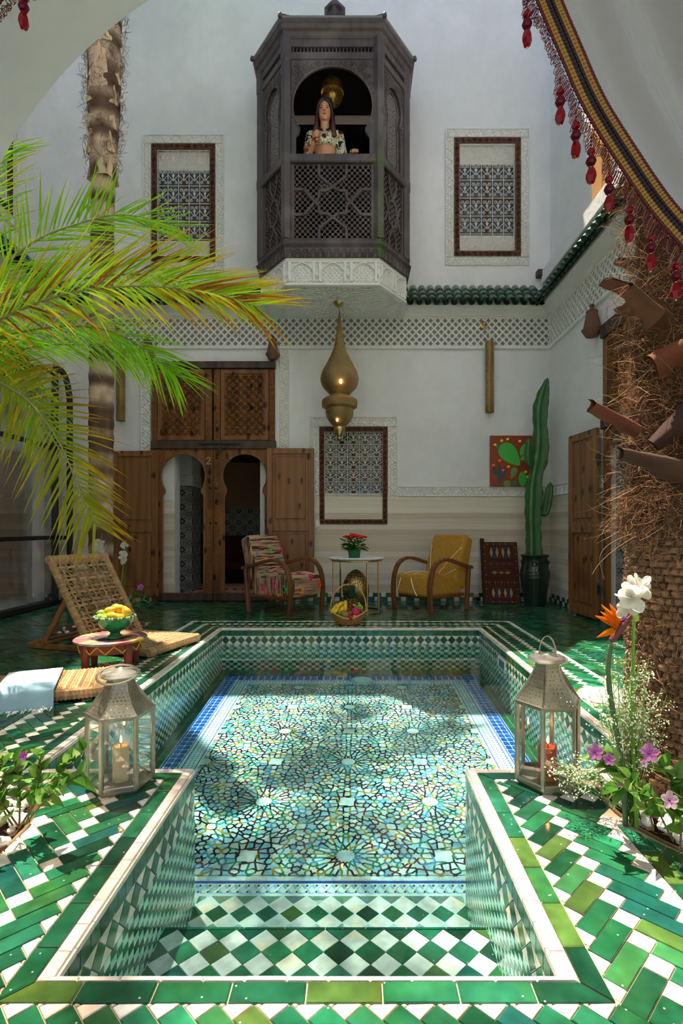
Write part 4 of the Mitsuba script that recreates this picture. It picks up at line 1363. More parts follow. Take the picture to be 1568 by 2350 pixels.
scene['glass_dbl'] = {'type': 'thindielectric', 'int_ior': 1.62}
LXD = XL + 0.10
glazed_leaf('door_3__leaf', (LXD, 5.35, 0.012), (0, 1, 0), 1.72, 1.55, 3.02)
glazed_leaf('door_3__leaf', (XL + 0.38, 6.92, 0.012), (-0.30, 0.18, 0), 0.37, 2.55, 3.10)
glazed_leaf('door_3__leaf', (LXD, 5.30, 0.012), (0, -1, 0), 1.45, 1.55, 2.7)
put('door_3__frame', place(extrude(H_arch.difference(H_arch.buffer(-.06, join_style='mitre')), .12, -.06), (XL + .02, 0, 0), EYM, EZ), 'black_metal')
tag('garden_room', 'shaded room behind the glazed arch doors', 'room', kind='structure'); USED['garden_room'] = 0
put('garden_room__shell', cat([bx(XL - 3.1, XL - 3.0, 3.2, 7.7, 0, 3.6), bx(XL - 3.0, XL - .3, 7.6, 7.7, 0, 3.6), bx(XL - 3.0, XL - .3, 3.2, 3.3, 0, 3.6), bx(XL - 3.0, XL - .3, 3.2, 7.7, 3.5, 3.6), bx(XL - 3.0, XL, 3.2, 7.7, -.06, -.004)]), 'plaster')
put('garden_room__stone_wainscot', cat([bx(XL - 3.0, XL - 2.98, 3.3, 7.6, 0, 1.4), bx(XL - 3.0, XL - .3, 7.58, 7.6, 0, 1.4)]), 'wainscot')
mb_ = relief(2.6, .15, carve_band(2.6, .15), .012, .02)
put('garden_room__carved_plaster_band', place(mb_, (XL - 3.0, 7.59, 1.4), EX, EZ), 'stucco')
put('garden_room__tile_panel', bx(XL - 1.9, XL - 1.0, 7.56, 7.585, .9, 1.95), 'pattern_tile')
put('garden_room__dark_post', bx(XL - .55, XL - .42, 6.55, 6.72, 0, 2.4, .01), 'wood_dark')
put('garden_room__curtain', grid(40, 3, lambda u, v: np.stack([XL - .6 + .03 * np.sin(u * 40), 5.6 + u * .85, .05 + 2.6 * v], -1)), 'linen')
scene['linen'] = pri(rgb('b8b2a4'), 0.9, 0.1)
# ---- the dark wooden balcony on its carved plaster base
BA = [np.array(p) for p in ((-1.18, 7.40), (-1.18, 6.86), (-0.81, 6.36), (0.27, 6.36), (0.62, 6.86), (0.62, 7.40))]
tag('balcony', 'dark carved wooden balcony with a pointed roof on a white plaster base', 'balcony')
USED['balcony'] = 0


def off_path(d):
    """The balcony's outline in plan moved outwards by d, its ends kept on the wall."""
    n = len(BA); out = []
    for i in range(n):
        if i in (0, n - 1):
            out.append(BA[i] + np.array([-d if i == 0 else d, 0])); continue
        a, b, c = BA[i - 1], BA[i], BA[i + 1]
        n1 = np.array([(b - a)[1], -(b - a)[0]]) / np.linalg.norm(b - a); n2 = np.array([(c - b)[1], -(c - b)[0]]) / np.linalg.norm(c - b)
        m = (n1 + n2) / (1 + n1 @ n2)
        out.append(b + d * m)
    return np.array(out)


def moulding(key, prof, bsdf, smooth=False, c=None):
    """A profile of (outwards, z) pairs run round the balcony, with mitred corners."""
    rows = [np.c_[off_path(d), np.full(6, z)] for d, z in prof]
    v = np.stack(rows, 1)
    k = len(prof)
    f = []
    for i in range(5):
        for j in range(k - 1):
            a, b, c_, d_ = i * k + j, (i + 1) * k + j, (i + 1) * k + j + 1, i * k + j + 1
            f += [[a, b, c_], [a, c_, d_]]
    m = (v.reshape(-1, 3), np.array(f))
    return put(key, m, bsdf, smooth)


ZR, ZL0, ZL1, ZT = 5.345, 4.36, 5.245, 6.45     # rail top, lattice bottom and top, arch panel top
FACES = [(BA[1], BA[2]), (BA[2], BA[3]), (BA[3], BA[4])]


def face(i):
    a, b = FACES[i]
    L = np.linalg.norm(b - a); s = np.r_[(b - a) / L, 0]
    return L, (lambda m, o=np.r_[a, 0], s=s: place(m, o, s, EZ))


PT = 0.065       # half width of a corner post
# posts
for i, p in enumerate(BA[1:5]):
    g = lathe([(PT, 4.36), (PT, 5.22), (PT * 1.1, 5.24), (PT * 1.1, 5.34), (PT, 5.36), (PT, 6.42), (PT * 1.12, 6.44), (PT * 1.12, 6.70), (0, 6.70)], 6, 0.3)
    put('balcony__post', mv(g, (p[0], p[1], 0)), 'wood_balcony')
for i in range(3):
    L, Q = face(i)
    x0, x1 = PT * .9, L - PT * .9
    put('balcony__rail', Q(bx(0, L, ZL1, ZR, -.06, .045, .012)), 'wood_balcony')
    # drilled lattice with raised star straps
    plate = sbox(x0, ZL0, x1, ZL1)
    w, h = x1 - x0, ZL1 - ZL0
    nx = max(4, round(w / 0.066)); ny = 26
    px, py = w / nx, h / ny
    holes = []
    for j in range(1, 2 * ny // 2):
        for k in range(nx + 1):
            cx_, cy_ = x0 + (k + (0.5 if j % 2 else 0)) * px, ZL0 + j * py
            if x0 + .03 < cx_ < x1 - .03 and ZL0 + .03 < cy_ < ZL1 - .03:
                holes.append(Point(cx_, cy_).buffer(min(px, 2 * py) * 0.33, quad_segs=2))
    put('balcony__lattice_panel', Q(extrude(plate.difference(shapely.union_all(holes)), .025, -.03)), 'wood_balcony')
    S = min(w, h) / 6
    cx_, cy_ = (x0 + x1) / 2, (ZL0 + ZL1) / 2
    sx, sy = w / 6.0, h / 6.0
    star = [[(-3, 1), (-2.3, 1), (-1.35, .05), (0, -1.4)][:3], ]
    q = []
    unit = [[(-1, 3), (-1, 2.1), (0, 1.2), (1, 2.1), (1, 3)], [(0, 1.2), (.45, .9), (1, .9), (1, .3), (1.3, 0)], [(3, 1), (2.1, 1), (1.3, 0), (2.1, -1), (3, -1)]]
    for gx in (1, -1):
        for gy in (1, -1):
            for pl_ in unit:
                q.append(np.array([(cx_ + gx * a * sx, cy_ + gy * b * sy, 0.0) for a, b in pl_]))
    put('balcony__star_strap', Q(cat([beam(a, b, .036, .022, (0, 0, 1), .006) for pth in q for a, b in zip(pth[:-1], pth[1:])])), 'wood_balcony')
    for m in (bx(x0 - .02, x0 + .035, ZL0, ZL1, -.03, .012, .005), bx(x1 - .035, x1 + .02, ZL0, ZL1, -.03, .012, .005)):
        put('balcony__lattice_stile', Q(m), 'wood_balcony')
    # arch panel
    zb = ZR
    hw = (x1 - x0) * (0.93 if i == 1 else 0.86)
    hs = horseshoe((x0 + x1) / 2, zb, hw * .985 if i == 1 else hw, ZT - (.075 if i == 1 else .14), 40, 0.88)
    if i != 1:
        xm = (x0 + x1) / 2
        hs = [(xm + (x - xm) * .80, z) for x, z in hs]
    pan = sbox(x0, zb, x1, ZT).difference(Polygon(hs))
    put('balcony__arch_panel', Q(extrude(pan, .03, -.015)), 'wood_balcony')
    # carving round the arch: scrolls that follow it, and scrolled spandrels
    sc_ = []
    P = np.array(hs); d_ = np.r_[0, np.cumsum(np.linalg.norm(np.diff(P, axis=0), axis=1))]
    n = int(d_[-1] / .055)
    for k in range(n):
        t_ = (k + .5) / n * d_[-1]
        c = np.array([np.interp(t_, d_, P[:, 0]), np.interp(t_, d_, P[:, 1])])
        if c[1] < zb + .40: continue
        c2 = np.array([np.interp(t_ + .01, d_, P[:, 0]), np.interp(t_ + .01, d_, P[:, 1])]) - c
        nr = np.array([-c2[1], c2[0]]); nr /= np.linalg.norm(nr) + 1e-9
        for rr, of in ((.024, .032),):
            s_ = scroll(c + nr * of, rr, k * 1.0, 1.0, 1, 9)
            sc_.append(tube(np.c_[s_, np.full(9, .016)], .0058, 4, False))
    for gx in (0, 1):
        for k in range(120):
            a_ = RNG.random(2)
            c = np.array([x0 + (a_[0] * .42 if gx == 0 else 1 - a_[0] * .42) * (x1 - x0), ZT - .03 - a_[1] * .46])
            if pan.buffer(-.03).contains(Point(c)):
                s_ = scroll(c, .030, RNG.random() * 6, 1.15, 1 if RNG.random() < .5 else -1, 11)
                sc_.append(tube(np.c_[s_, np.full(11, .016)], .0062, 4, False))
    k = put('balcony__scroll_carving', Q(cat(sc_)), 'wood_balcony')
    tag(k, None, kind='stuff')
    put('balcony__arch_bead', Q(tube(np.c_[P[2:-2], np.full(len(P) - 4, .017)], .011, 6)), 'wood_balcony', 40)
    if i != 1:
        put('balcony__blind_panel', Q(bx(x0, x1, zb, ZT, -.03, -.012)), 'wood_hammered')
        inn = Polygon(hs).buffer(-.05)
        P2 = np.array(inn.exterior.coords)
        put('balcony__arch_bead', Q(tube(np.c_[P2, np.full(len(P2), -.008)], .010, 6)), 'wood_balcony', 40)
    # spindle gallery between two beams
    put('balcony__lower_beam', Q(bx(0, L, ZT, ZT + .085, -.05, .03, .008)), 'wood_balcony')
    put('balcony__upper_beam', Q(bx(0, L, ZT + .145, ZT + .26, -.05, .03, .008)), 'wood_balcony')
    ns = 23 if i == 1 else 12
    sp = lathe([(.010, 0), (.006, .012), (.012, .03), (.006, .046), (.010, .062)], 6)
    for k in range(ns):
        xx = x0 + (k + .5) * (x1 - x0) / ns
        put('balcony__spindle', Q((np.c_[sp[0][:, 0] + xx, sp[0][:, 2] + ZT + .084, -sp[0][:, 1]], sp[1])), 'wood_balcony')
    put('balcony__gallery_back', Q(bx(0, L, ZT + .08, ZT + .15, -.05, -.045)), 'wood_dark')


def f_ham(p, n, uv):
    g = voronoi(p.y * 62, p.z * 50)[0]
    return mix((0.15, 0.125, 0.118), (0.05, 0.040, 0.040), smoothstep(.2, .6, g))


scene['wood_hammered'] = pri(proc(f_ham), 0.5, 0.45)
# side cheeks back to the wall
for a, b in ((BA[0], BA[1]), (BA[4], BA[5])):
    x = a[0]
    put('balcony__side_board', bx(x - .03, x + .03, 6.86, 7.40, 4.36, 6.7, .006), 'wood_balcony')
# cornice and sill
moulding('balcony__cornice', [(-.05, 6.68), (.035, 6.68), (.05, 6.70), (.06, 6.74), (.085, 6.76), (.10, 6.80), (.11, 6.81), (.11, 6.85), (-.05, 6.90)], 'wood_balcony')
moulding('balcony__sill', [(-.08, 4.37), (.035, 4.365), (.06, 4.35), (.05, 4.33), (.055, 4.30), (.075, 4.28), (.06, 4.265), (.045, 4.25), (.035, 4.14), (-.1, 4.14)], 'wood_balcony')
# pointed arches along the sill's lower face, and the plaster base with lancet niches
plast = []
for i in range(3):
    L, Q = face(i)
    n = 12 if i == 1 else 7
    ms = []
    for k in range(n):
        xa, xb = (k + .06) / n * L, (k + .94) / n * L
        xm = (xa + xb) / 2; r = xb - xa
        for g in (1, -1):
            t = np.linspace(0, 1, 7)
            p = np.c_[xm - g * (r / 2) * (1 - t ** 1.7), 4.145 + .085 * np.sin(t * np.pi / 2), np.full(7, .042)]
            ms.append(tube(p, .0085, 4))
            p = np.c_[xm - g * (r * .27) * (1 - t ** 1.7), 4.145 + .055 * np.sin(t * np.pi / 2), np.full(7, .040)]
            ms.append(tube(p, .006, 4))
    put('balcony__sill_carving', Q(cat(ms)), 'wood_balcony')
moulding('balcony__plaster_base', [(-.05, 4.14), (.015, 4.14), (.015, 4.12), (.004, 4.10), (.004, 3.86), (.02, 3.85), (.02, 3.83), (-.02, 3.82)], 'stucco')


def niche(w, h):
    def f(x, y):
        s = x / w
        p = 1.0
        c = np.abs((s % 1.0) - 0.5)
        big = np.abs(y / h - (0.92 - 0.9 * (c / .40) ** 1.8 * .5)) < .035
        col_ = np.abs(c - .40) < .035
        c2 = np.abs(((s + .5) % 1.0) - .5)
        sm = (np.abs(y / h - (0.80 - 0.5 * (c2 / .1) ** 1.8)) < .03) & (c2 < .1)
        ar = np.cos(s * 44) * np.cos(y / h * 26)
        inside = (y / h < 0.92 - 0.45 * (c / .40) ** 1.8 - .05)
        return np.maximum.reduce([big * 1.0, col_ * .9, sm * .9, .55 * (ar > .15) * inside, (y > h * .95) * .8])
    return f


for i in range(3):
    L, Q = face(i)
    n = 3 if i == 1 else 2
    m = relief(L, .24, niche(L / n, .24), .006, .030)
    put('balcony__niche_carving', Q((m[0] + [0, 3.86, .004], m[1])), 'stucco')
# soffit with a carved rosette
sof = [tuple(p) for p in off_path(.0)]
S = Polygon(sof + [])
put('balcony__soffit', extrude(S, .06, 3.835), 'stucco')
ms = []
cx_, cy_ = -0.255, 6.80
zs = 3.829
for R_, n, amp in ((.16, 16, .03), (.24, 24, .035), (.33, 32, .04), (.43, 40, .05), (.53, 40, .05)):
    t = np.linspace(0, 2 * np.pi, n * 8 + 1)
    for ph in (0, np.pi):
        rr = R_ + amp * np.cos(n / 2 * t + ph)
        p = np.c_[cx_ + rr * np.cos(t), cy_ + rr * np.sin(t) * .98, np.full(len(t), zs)]
        run = []
        for q in list(p) + [None]:
            if q is not None and S.buffer(-.05).contains(Point(q[:2])) and q[1] < 7.36: run.append(q)
            else:
                if len(run) > 3: ms.append(tube(np.array(run), .010, 4, False))
                run = []
for k in range(24):
    a = k * np.pi / 12
    ms.append(tube(np.array([(cx_ + r * np.cos(a), cy_ + r * np.sin(a), zs) for r in (.06, .15)]), .008, 4))
for k in range(70):
    q = np.array([RNG.uniform(-1.15, .6), RNG.uniform(6.4, 7.35)])
    if np.hypot(*(q - [cx_, cy_])) > .60 and S.buffer(-.09).contains(Point(q)):
        for j in range(3):
            a = RNG.random() * 6.3
            ms.append(tube(np.array([np.r_[q, zs], np.r_[q + .07 * np.array([np.cos(a), np.sin(a)]), zs]]), .005, 4))
k = put('balcony__soffit_carving', cat(ms), 'stucco'); tag(k, None, kind='stuff')
moulding('balcony__soffit_border', [(.0, 3.845), (.018, 3.84), (.018, 3.825), (-.05, 3.825), (-.05, 3.84)], 'stucco')
# roof: shingled faces rising to a lantern-shaped finial
apex = np.array([(BA[2][0] + BA[3][0]) / 2, 7.02, 7.42])
E = [np.r_[p, 6.87] for p in off_path(.12)]
for i in range(5):
    a, b = E[i], E[i + 1]
    a2, b2 = apex + (a - apex) * .10, apex + (b - apex) * .10
    n = np.cross(b - a, apex - a); n /= np.linalg.norm(n)
    if n[2] < 0: n = -n
    v = np.array([a, b, b2, a2, a - n * .02, b - n * .02, b2 - n * .02, a2 - n * .02])
    put('balcony__roof_panel', hull(v), 'lead')
    if 0 < i:
        k = 30
        ms = [bx(-.008, .008, -.02, .02, -.006, .016, .003) for _ in range(1)]
        for j in range(k):
            p = a + (a2 - a) * (j + .5) / k
            ms.append(mv(bx(-.012, .012, -.012, .012, -.01, .022, .003), p))
        put('balcony__hip_cresting', cat(ms[1:] + [tube(np.array([a, a2]), .014, 6)]), 'wood_balcony')
        put('balcony__corner_knob', mv(lathe([(0, -.03), (.022, -.02), (.026, 0), (.016, .03), (0, .04)], 8), a), 'wood_balcony', 40)
scene['lead'] = pri((0.16, 0.15, 0.155), 0.42, 0.5)
fz = 7.36
put('balcony__finial', mv(cat([lathe([(.15, 0), (.16, .03), (.105, .05), (.10, .24), (.14, .26), (.145, .29), (.09, .36), (.03, .41), (.028, .47), (.05, .50), (.03, .55), (0, .57)], 8, math.pi / 8)] +
    [mv(bx(-.022, .022, -.03, .03, 0, .17, .004), (.15 * math.cos(a), .15 * math.sin(a), .03), rz=0) for a in np.arange(8) * math.pi / 4]), (apex[0], apex[1], fz)), 'wood_balcony')
# inside: dark ceiling with rafters, back boards, a floor
put('balcony__floor', extrude(Polygon(off_path(-.06)), .05, 4.15), 'wood_dark')
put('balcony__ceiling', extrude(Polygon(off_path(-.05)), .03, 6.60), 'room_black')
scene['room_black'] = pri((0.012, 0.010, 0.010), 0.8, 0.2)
tag('upper_room', 'dark upper room behind the balcony window', 'room', kind='structure'); USED['upper_room'] = 0
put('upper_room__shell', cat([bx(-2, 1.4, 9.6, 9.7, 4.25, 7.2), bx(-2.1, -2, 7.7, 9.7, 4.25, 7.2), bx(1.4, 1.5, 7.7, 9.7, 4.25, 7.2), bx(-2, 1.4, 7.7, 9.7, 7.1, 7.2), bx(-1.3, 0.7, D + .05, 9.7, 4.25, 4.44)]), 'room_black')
put('upper_room__beam', cat([bx(-2, 1.4, 8.6, 8.8, 6.28, 6.52, .02), bx(-2, 1.4, 8.9, 9.1, 5.90, 6.12, .02)]), 'wood_cap')
# pierced brass lamp hanging inside the window
def px_lathe(u, y, prof_px, n=28):
    """A turned shape given as (half width, v) in pixels of the photograph at depth y."""
    c = at(u, CY, y)
    return mv(lathe([(a * y / F, 1 - (v - CY) * y / F) for a, v in prof_px][::-1], n), (c[0], y, 0))


t = thing('globe_lamp', 'small pierced brass globe lamp hanging in the balcony window above the woman', 'lamp')
yl = 6.86
put(f'{t}__globe', px_lathe(763, yl, [(0, 178), (9, 179), (18, 185), (24, 194), (25.5, 202), (24, 210), (26.5, 212), (26.5, 215), (22, 216), (24, 222), (21, 231), (14, 240), (6, 245), (0, 246)]), 'brass_jewel', 40)
put(f'{t}__chain', tube(np.array([at(763, 180, yl), at(763, 146, yl), at(763, 130, yl)]), .006, 5), 'brass')
put(f'{t}__ceiling_rose', px_lathe(763, yl, [(0, 118), (9, 119), (10, 123), (4, 128), (0, 129)]), 'brass', 40)


def f_jewel(p, n, uv):
    d, e, r = voronoi((p.x + p.y * .9) * 42, p.z * 42)
    hole = smoothstep(.30, .22, d)
    c = mix((0.55, 0.36, 0.10), (0.25, 0.15, 0.04), fbm(p.x * 20, p.y * 20, p.z * 20, 2))
    g = dr.select(r < .33, 1.0, 0.0); h = dr.select(r > .7, 1.0, 0.0)
    j = mix((0.04, 0.03, 0.02), (0.45, 0.05, 0.02), g); j = mix(j, (0.6, 0.35, 0.06), h)
    return mix(c, j, hole)


scene['brass_jewel'] = pri(proc(f_jewel), 0.25, 0.6, metallic=0.6)
# ---- furniture at the far side
def rbox(lo, hi, r, sub=2):
    lo, hi = np.asarray(lo, float) + r, np.asarray(hi, float) - r
    s = trimesh.creation.icosphere(subdivisions=sub, radius=r).vertices
    return hull(np.vstack([np.where(c, hi, lo) + s for c in np.ndindex(2, 2, 2)]))


def seg_hull(secs):
    """Hull of rounded sections: list of (points) arrays."""
    return hull(np.vstack(secs))


def strap(pts, w, th, ax):
    """A flat bent bar: width w along the axis ax, thickness th in the plane of pts."""
    p = np.asarray(pts, float); n = len(p); ax = np.asarray(ax, float)
    t = np.gradient(p, axis=0); t /= np.linalg.norm(t, axis=1, keepdims=True)
    nr = np.cross(t, ax)
    e = 0.2
    prof = [(-.5 + e * .4, -.5), (.5 - e * .4, -.5), (.5, -.5 + e), (.5, .5 - e), (.5 - e * .4, .5), (-.5 + e * .4, .5), (-.5, .5 - e), (-.5, -.5 + e)]
    k = len(prof)
    v = np.stack([p + ax * a * w + nr * b * th for a, b in prof], 1).reshape(-1, 3)
    i, j = np.meshgrid(np.arange(n - 1), np.arange(k), indexing='ij'); j2 = (j + 1) % k
    q = np.stack([i * k + j, (i + 1) * k + j, (i + 1) * k + j2, i * k + j2], -1).reshape(-1, 4)
    f = [q[:, [0, 1, 2]], q[:, [0, 2, 3]], np.array([[0, a, a + 1] for a in range(1, k - 1)]), np.array([[(n - 1) * k, (n - 1) * k + a + 1, (n - 1) * k + a] for a in range(1, k - 1)])]
    return v, np.vstack(f)


def f_must(p, n, uv):
    g = fbm(p.x * 60, p.y * 60, p.z * 60, 2)
    return mix((0.36, 0.185, 0.030), (0.50, 0.275, 0.055), g)


scene['cloth_mustard'] = pri(proc(f_must), 0.9, 0.1)


def f_boucher(p, n, uv):
    side = smoothstep(0.5, 0.8, dr.abs(n.x * 0.589 + n.y * 0.808))
    a = dr.select(side > 0.5, p.x * 0.81 - p.y * 0.59, p.z + 0.0)
    b = dr.select(side > 0.5, p.z, p.x * .577 + p.y * .817)
    s = noise(a * 115 + 1.8 * noise(b * 14, a * 9, 2), b * 6, 0)
    s2 = noise(a * 140, b * 11, 3)
    c = mix((0.42, 0.26, 0.16), (0.045, 0.022, 0.014), smoothstep(0.40, 0.66, 0.65 * s + 0.35 * s2))
    return mix(c, (0.52, 0.40, 0.28), 0.4 * smoothstep(.55, .8, noise(a * 40, b * 3, 9)))


scene['cloth_stripe'] = pri(proc(f_boucher), 0.95, 0.1)
scene['thread_white'] = pri((0.75, 0.70, 0.58), 0.8, 0.2)


def armchair(label, O, e1, e2, cloth):
    t = thing('armchair', label, 'armchair')
    B = np.stack([np.r_[e1, 0], np.r_[e2, 0], [0, 0, 1.0]], 1)
    W = lambda m: (np.asarray(m[0]) @ B.T + np.r_[O, 0], *m[1:])
    w, d = 0.635, 0.76
    for x in (0.03, w - 0.03):
        pth = spline([(x, .045, 0.0), (x, .02, .22), (x, .035, .42), (x, .11, .565), (x, .26, .625), (x, .45, .60), (x, .62, .555), (x, .80, .515)], 30)
        put(f'{t}__arm', W(strap(pth, .058, .036, (1, 0, 0))), 'wood_chair', 35)
        put(f'{t}__rear_leg', W(beam((x, .70, 0), (x, .745, .52), .05, .042, (0, 1, 0), .006)), 'wood_chair')
    put(f'{t}__seat_rail', W(bx(.05, w - .05, .08, .70, .17, .21, .008)), 'wood_chair')
    s = .05
    ball_ = trimesh.creation.icosphere(subdivisions=2, radius=s).vertices
    seat = hull(np.vstack([np.array(c) + ball_ for c in ((.12, .06, .25), (w - .12, .06, .25), (.12, .06, .405), (w - .12, .06, .405), (.12, .62, .23), (w - .12, .62, .23), (.12, .62, .35), (w - .12, .62, .35), (.12, .22, .425), (w - .12, .22, .425))]))
    kseat = put(f'{t}__seat', W(seat), cloth, 50)
    back = hull(np.vstack([np.array(c) + ball_ for c in ((.11, .56, .36), (w - .11, .56, .36), (.11, .70, .30), (w - .11, .70, .30), (.10, .76, .86), (w - .10, .76, .86), (.11, .84, .83), (w - .11, .84, .83))]))
    kback = put(f'{t}__backrest', W(back), cloth, 50)
    return t, W, kseat, kback


t, W, ks, kb = armchair('mustard yellow armchair with bent wooden arms and thin white lines, right of the round table', np.array([.42, 6.61]), np.array([.667, -.744]), np.array([.744, .667]), 'cloth_mustard')


def onto(pts2, plane):
    return np.array([plane(*p) for p in pts2])


fr_ = lambda x, z: (x, .0065 + .004 * 0, z)
tp_ = lambda x, y: (x, y, np.interp(y, [.06, .22, .62], [.456, .477, .402]))
bk_ = lambda x, z: (x, np.interp(z, [.36, .86], [.513, .713]) - .002, z)
for key, pl, lines in ((ks, fr_, [[(.10, .22), (.14, .33), (.17, .41)], [(.42, .21), (.36, .31), (.33, .41)]]), (ks, tp_, [[(.17, .05), (.24, .20), (.36, .30)], [(.33, .05), (.33, .3), (.30, .5)]]),
                       (kb, bk_, [[(.08, .78), (.12, .60), (.16, .48)], [(.30, .42), (.42, .60), (.56, .76)], [(.08, .44), (.3, .40), (.55, .50)]])):
    for l in lines:
        put(f'{key}__white_line', W(tube(spline(onto(l, pl), 14), .0065, 5)), 'thread_white')
put(f'{kb}__white_line', W(tube(np.array([(.10, .76, .912), (.10, .84, .882), (.06, .84, .6)]), .006, 5)), 'thread_white')
t, W, ks, kb = armchair('armchair in striped brown wool with bright embroidered motifs, in front of the open double door', np.array([-.73, 6.04]), np.array([.577, .817]), np.array([-.808, .589]), 'cloth_stripe')
MOT = {'pink': rgb('e0207a'), 'green': rgb('35c86a'), 'orange': rgb('f0911e'), 'blue': rgb('1f78a8'), 'red': rgb('f2431c')}


def motif(kind, c, s, col_):
    """A small embroidered figure of flat stitches in the plane, as boxes."""
    out = []
    if kind == 'x':
        st = [((-1, -1), (1, 1)), ((-1, 1), (1, -1)), ((-1.3, -1), (-.7, -1)), ((.7, 1), (1.3, 1))]
    elif kind == 'd':
        st = [((-1, 0), (0, 1.3)), ((0, 1.3), (1, 0)), ((1, 0), (0, -1.3)), ((0, -1.3), (-1, 0)), ((0, -.4), (0, .4))]
    else:
        st = [((0, -1.2), (0, 1.2)), ((-.9, 1), (-.1, 0)), ((.9, 1), (.1, 0)), ((-.9, -1), (0, -.3)), ((.9, -1), (0, -.3))]
    return [(np.array(a) * s + c, np.array(b) * s + c) for a, b in st]


sd_ = lambda y, z: (.066, y, z)
allm = [(kb, bk_, 'd', (.18, .82), .028, 'pink'), (kb, bk_, 'x', (.50, .84), .022, 'pink'), (kb, bk_, 'y', (.36, .72), .035, 'green'), (kb, bk_, 'x', (.12, .70), .024, 'blue'), (kb, bk_, 'y', (.56, .72), .028, 'pink'), (kb, bk_, 'y', (.24, .60), .034, 'orange'), (kb, bk_, 'y', (.48, .60), .034, 'blue'), (kb, bk_, 'd', (.38, .47), .028, 'pink'), (kb, bk_, 'x', (.14, .46), .028, 'green'),
        (ks, fr_, 'y', (.22, .28), .03, 'orange'), (ks, fr_, 'd', (.53, .33), .034, 'red'), (ks, fr_, 'y', (.36, .42), .034, 'pink'), (ks, tp_, 'y', (.30, .10), .036, 'pink'), (ks, tp_, 'd', (.46, .30), .03, 'orange'),
        (ks, sd_, 'd', (.30, .33), .045, 'pink'), (ks, sd_, 'x', (.12, .30), .04, 'green'), (ks, sd_, 'y', (.50, .30), .036, 'pink'), (ks, sd_, 'y', (.38, .22), .016, 'red'), (ks, sd_, 'y', (.24, .22), .016, 'orange')]
for key, pl, kind, c, s, cn in allm:
    put(f'{key}__embroidered_motif', col(W(cat([tube(onto([a, (a + b) / 2, b], pl), .0065, 5) for a, b in motif(kind, np.array(c), s, None)])), MOT[cn]), 'vc_matte')

# round table with a marble top
t = thing('side_table', 'round side table with a white marble top and thin brass legs between the two armchairs', 'side table')
tc = np.array([at(818.5, 0, 6.52)[0], 6.52, 0])


def f_marble(p, n, uv):
    v = smoothstep(.06, .0, dr.abs(fbm(p.x * 5, p.y * 5, 1, 3) - .5))
    return mix((0.74, 0.74, 0.73), (0.45, 0.45, 0.46), .6 * v)


scene['marble'] = pri(proc(f_marble), 0.25, 0.5)
ZT_ = .645
put(f'{t}__table_top', mv(lathe([(0, ZT_ - .024), (.31, ZT_ - .024), (.328, ZT_ - .016), (.333, ZT_ - .006), (.328, ZT_), (0, ZT_)], 48), tc), 'marble', 40)
ring_ = lambda r, z, n=40: np.array([(r * math.cos(a), r * math.sin(a), z) for a in np.linspace(0, 2 * math.pi, n + 1)])
put(f'{t}__rim_ring', mv(tube(ring_(.30, ZT_ - .032), .009, 6, False), tc), 'brass', 40)
put(f'{t}__base_ring', mv(tube(ring_(.30, .010), .010, 6, False), tc), 'brass', 40)
for a in (-.55, -1.15, -2.7, 2.3, 1.0):
    if a == 1.0: continue
    x, y = .30 * math.cos(a), .30 * math.sin(a)
    put(f'{t}__leg', mv(tube(np.array([(x, y, .0), (x, y, ZT_ - .03)]), .0095, 8), tc), 'brass', 40)
# pot of red flowers
t = thing('flower_pot', 'green pot of red flowers with dark leaves on the marble table top', 'potted plant')
pc = np.array([at(813.5, 0, 6.5)[0], 6.48, ZT_])
put(f'{t}__pot', col(mv(lathe([(0, .001), (.066, .001), (.076, .088), (.079, .095), (.074, .095), (.07, .085), (0, .08)], 28), pc), rgb('17684a')), 'vc_satin', 40)


def leaf(L, w, bend=.3, fold=.15, n=6, tip=1.0):
    """A leaf along +x, about L long and w wide, curling down."""
    s = np.linspace(0, 1, n)
    wd = w / 2 * np.sin(np.pi * np.clip(s, 0, 1) ** .8) ** .9
    wd[0] = w * .06; wd[-1] = 0.0006
    x = L * s * (1 - .12 * bend * s); z = -bend * L * s ** 2 * .5
    v = np.stack([np.stack([x, -wd, z + fold * wd], -1), np.stack([x, 0 * wd, z], -1), np.stack([x, wd, z + fold * wd], -1)], 1).reshape(-1, 3)
    f = []
    for i in range(n - 1):
        for j in range(2):
            a, b, c, d = 3 * i + j, 3 * i + 3 + j, 3 * i + 4 + j, 3 * i + 1 + j
            f += [[a, b, c], [a, c, d]]
    return v, np.array(f)


def aim(m, o, az, el, roll=0.0):
    R = rot([0, 0, 1], math.degrees(az)) @ rot([0, 1, 0], -math.degrees(el)) @ rot([1, 0, 0], math.degrees(roll))
    return mv(m, o, R=R)


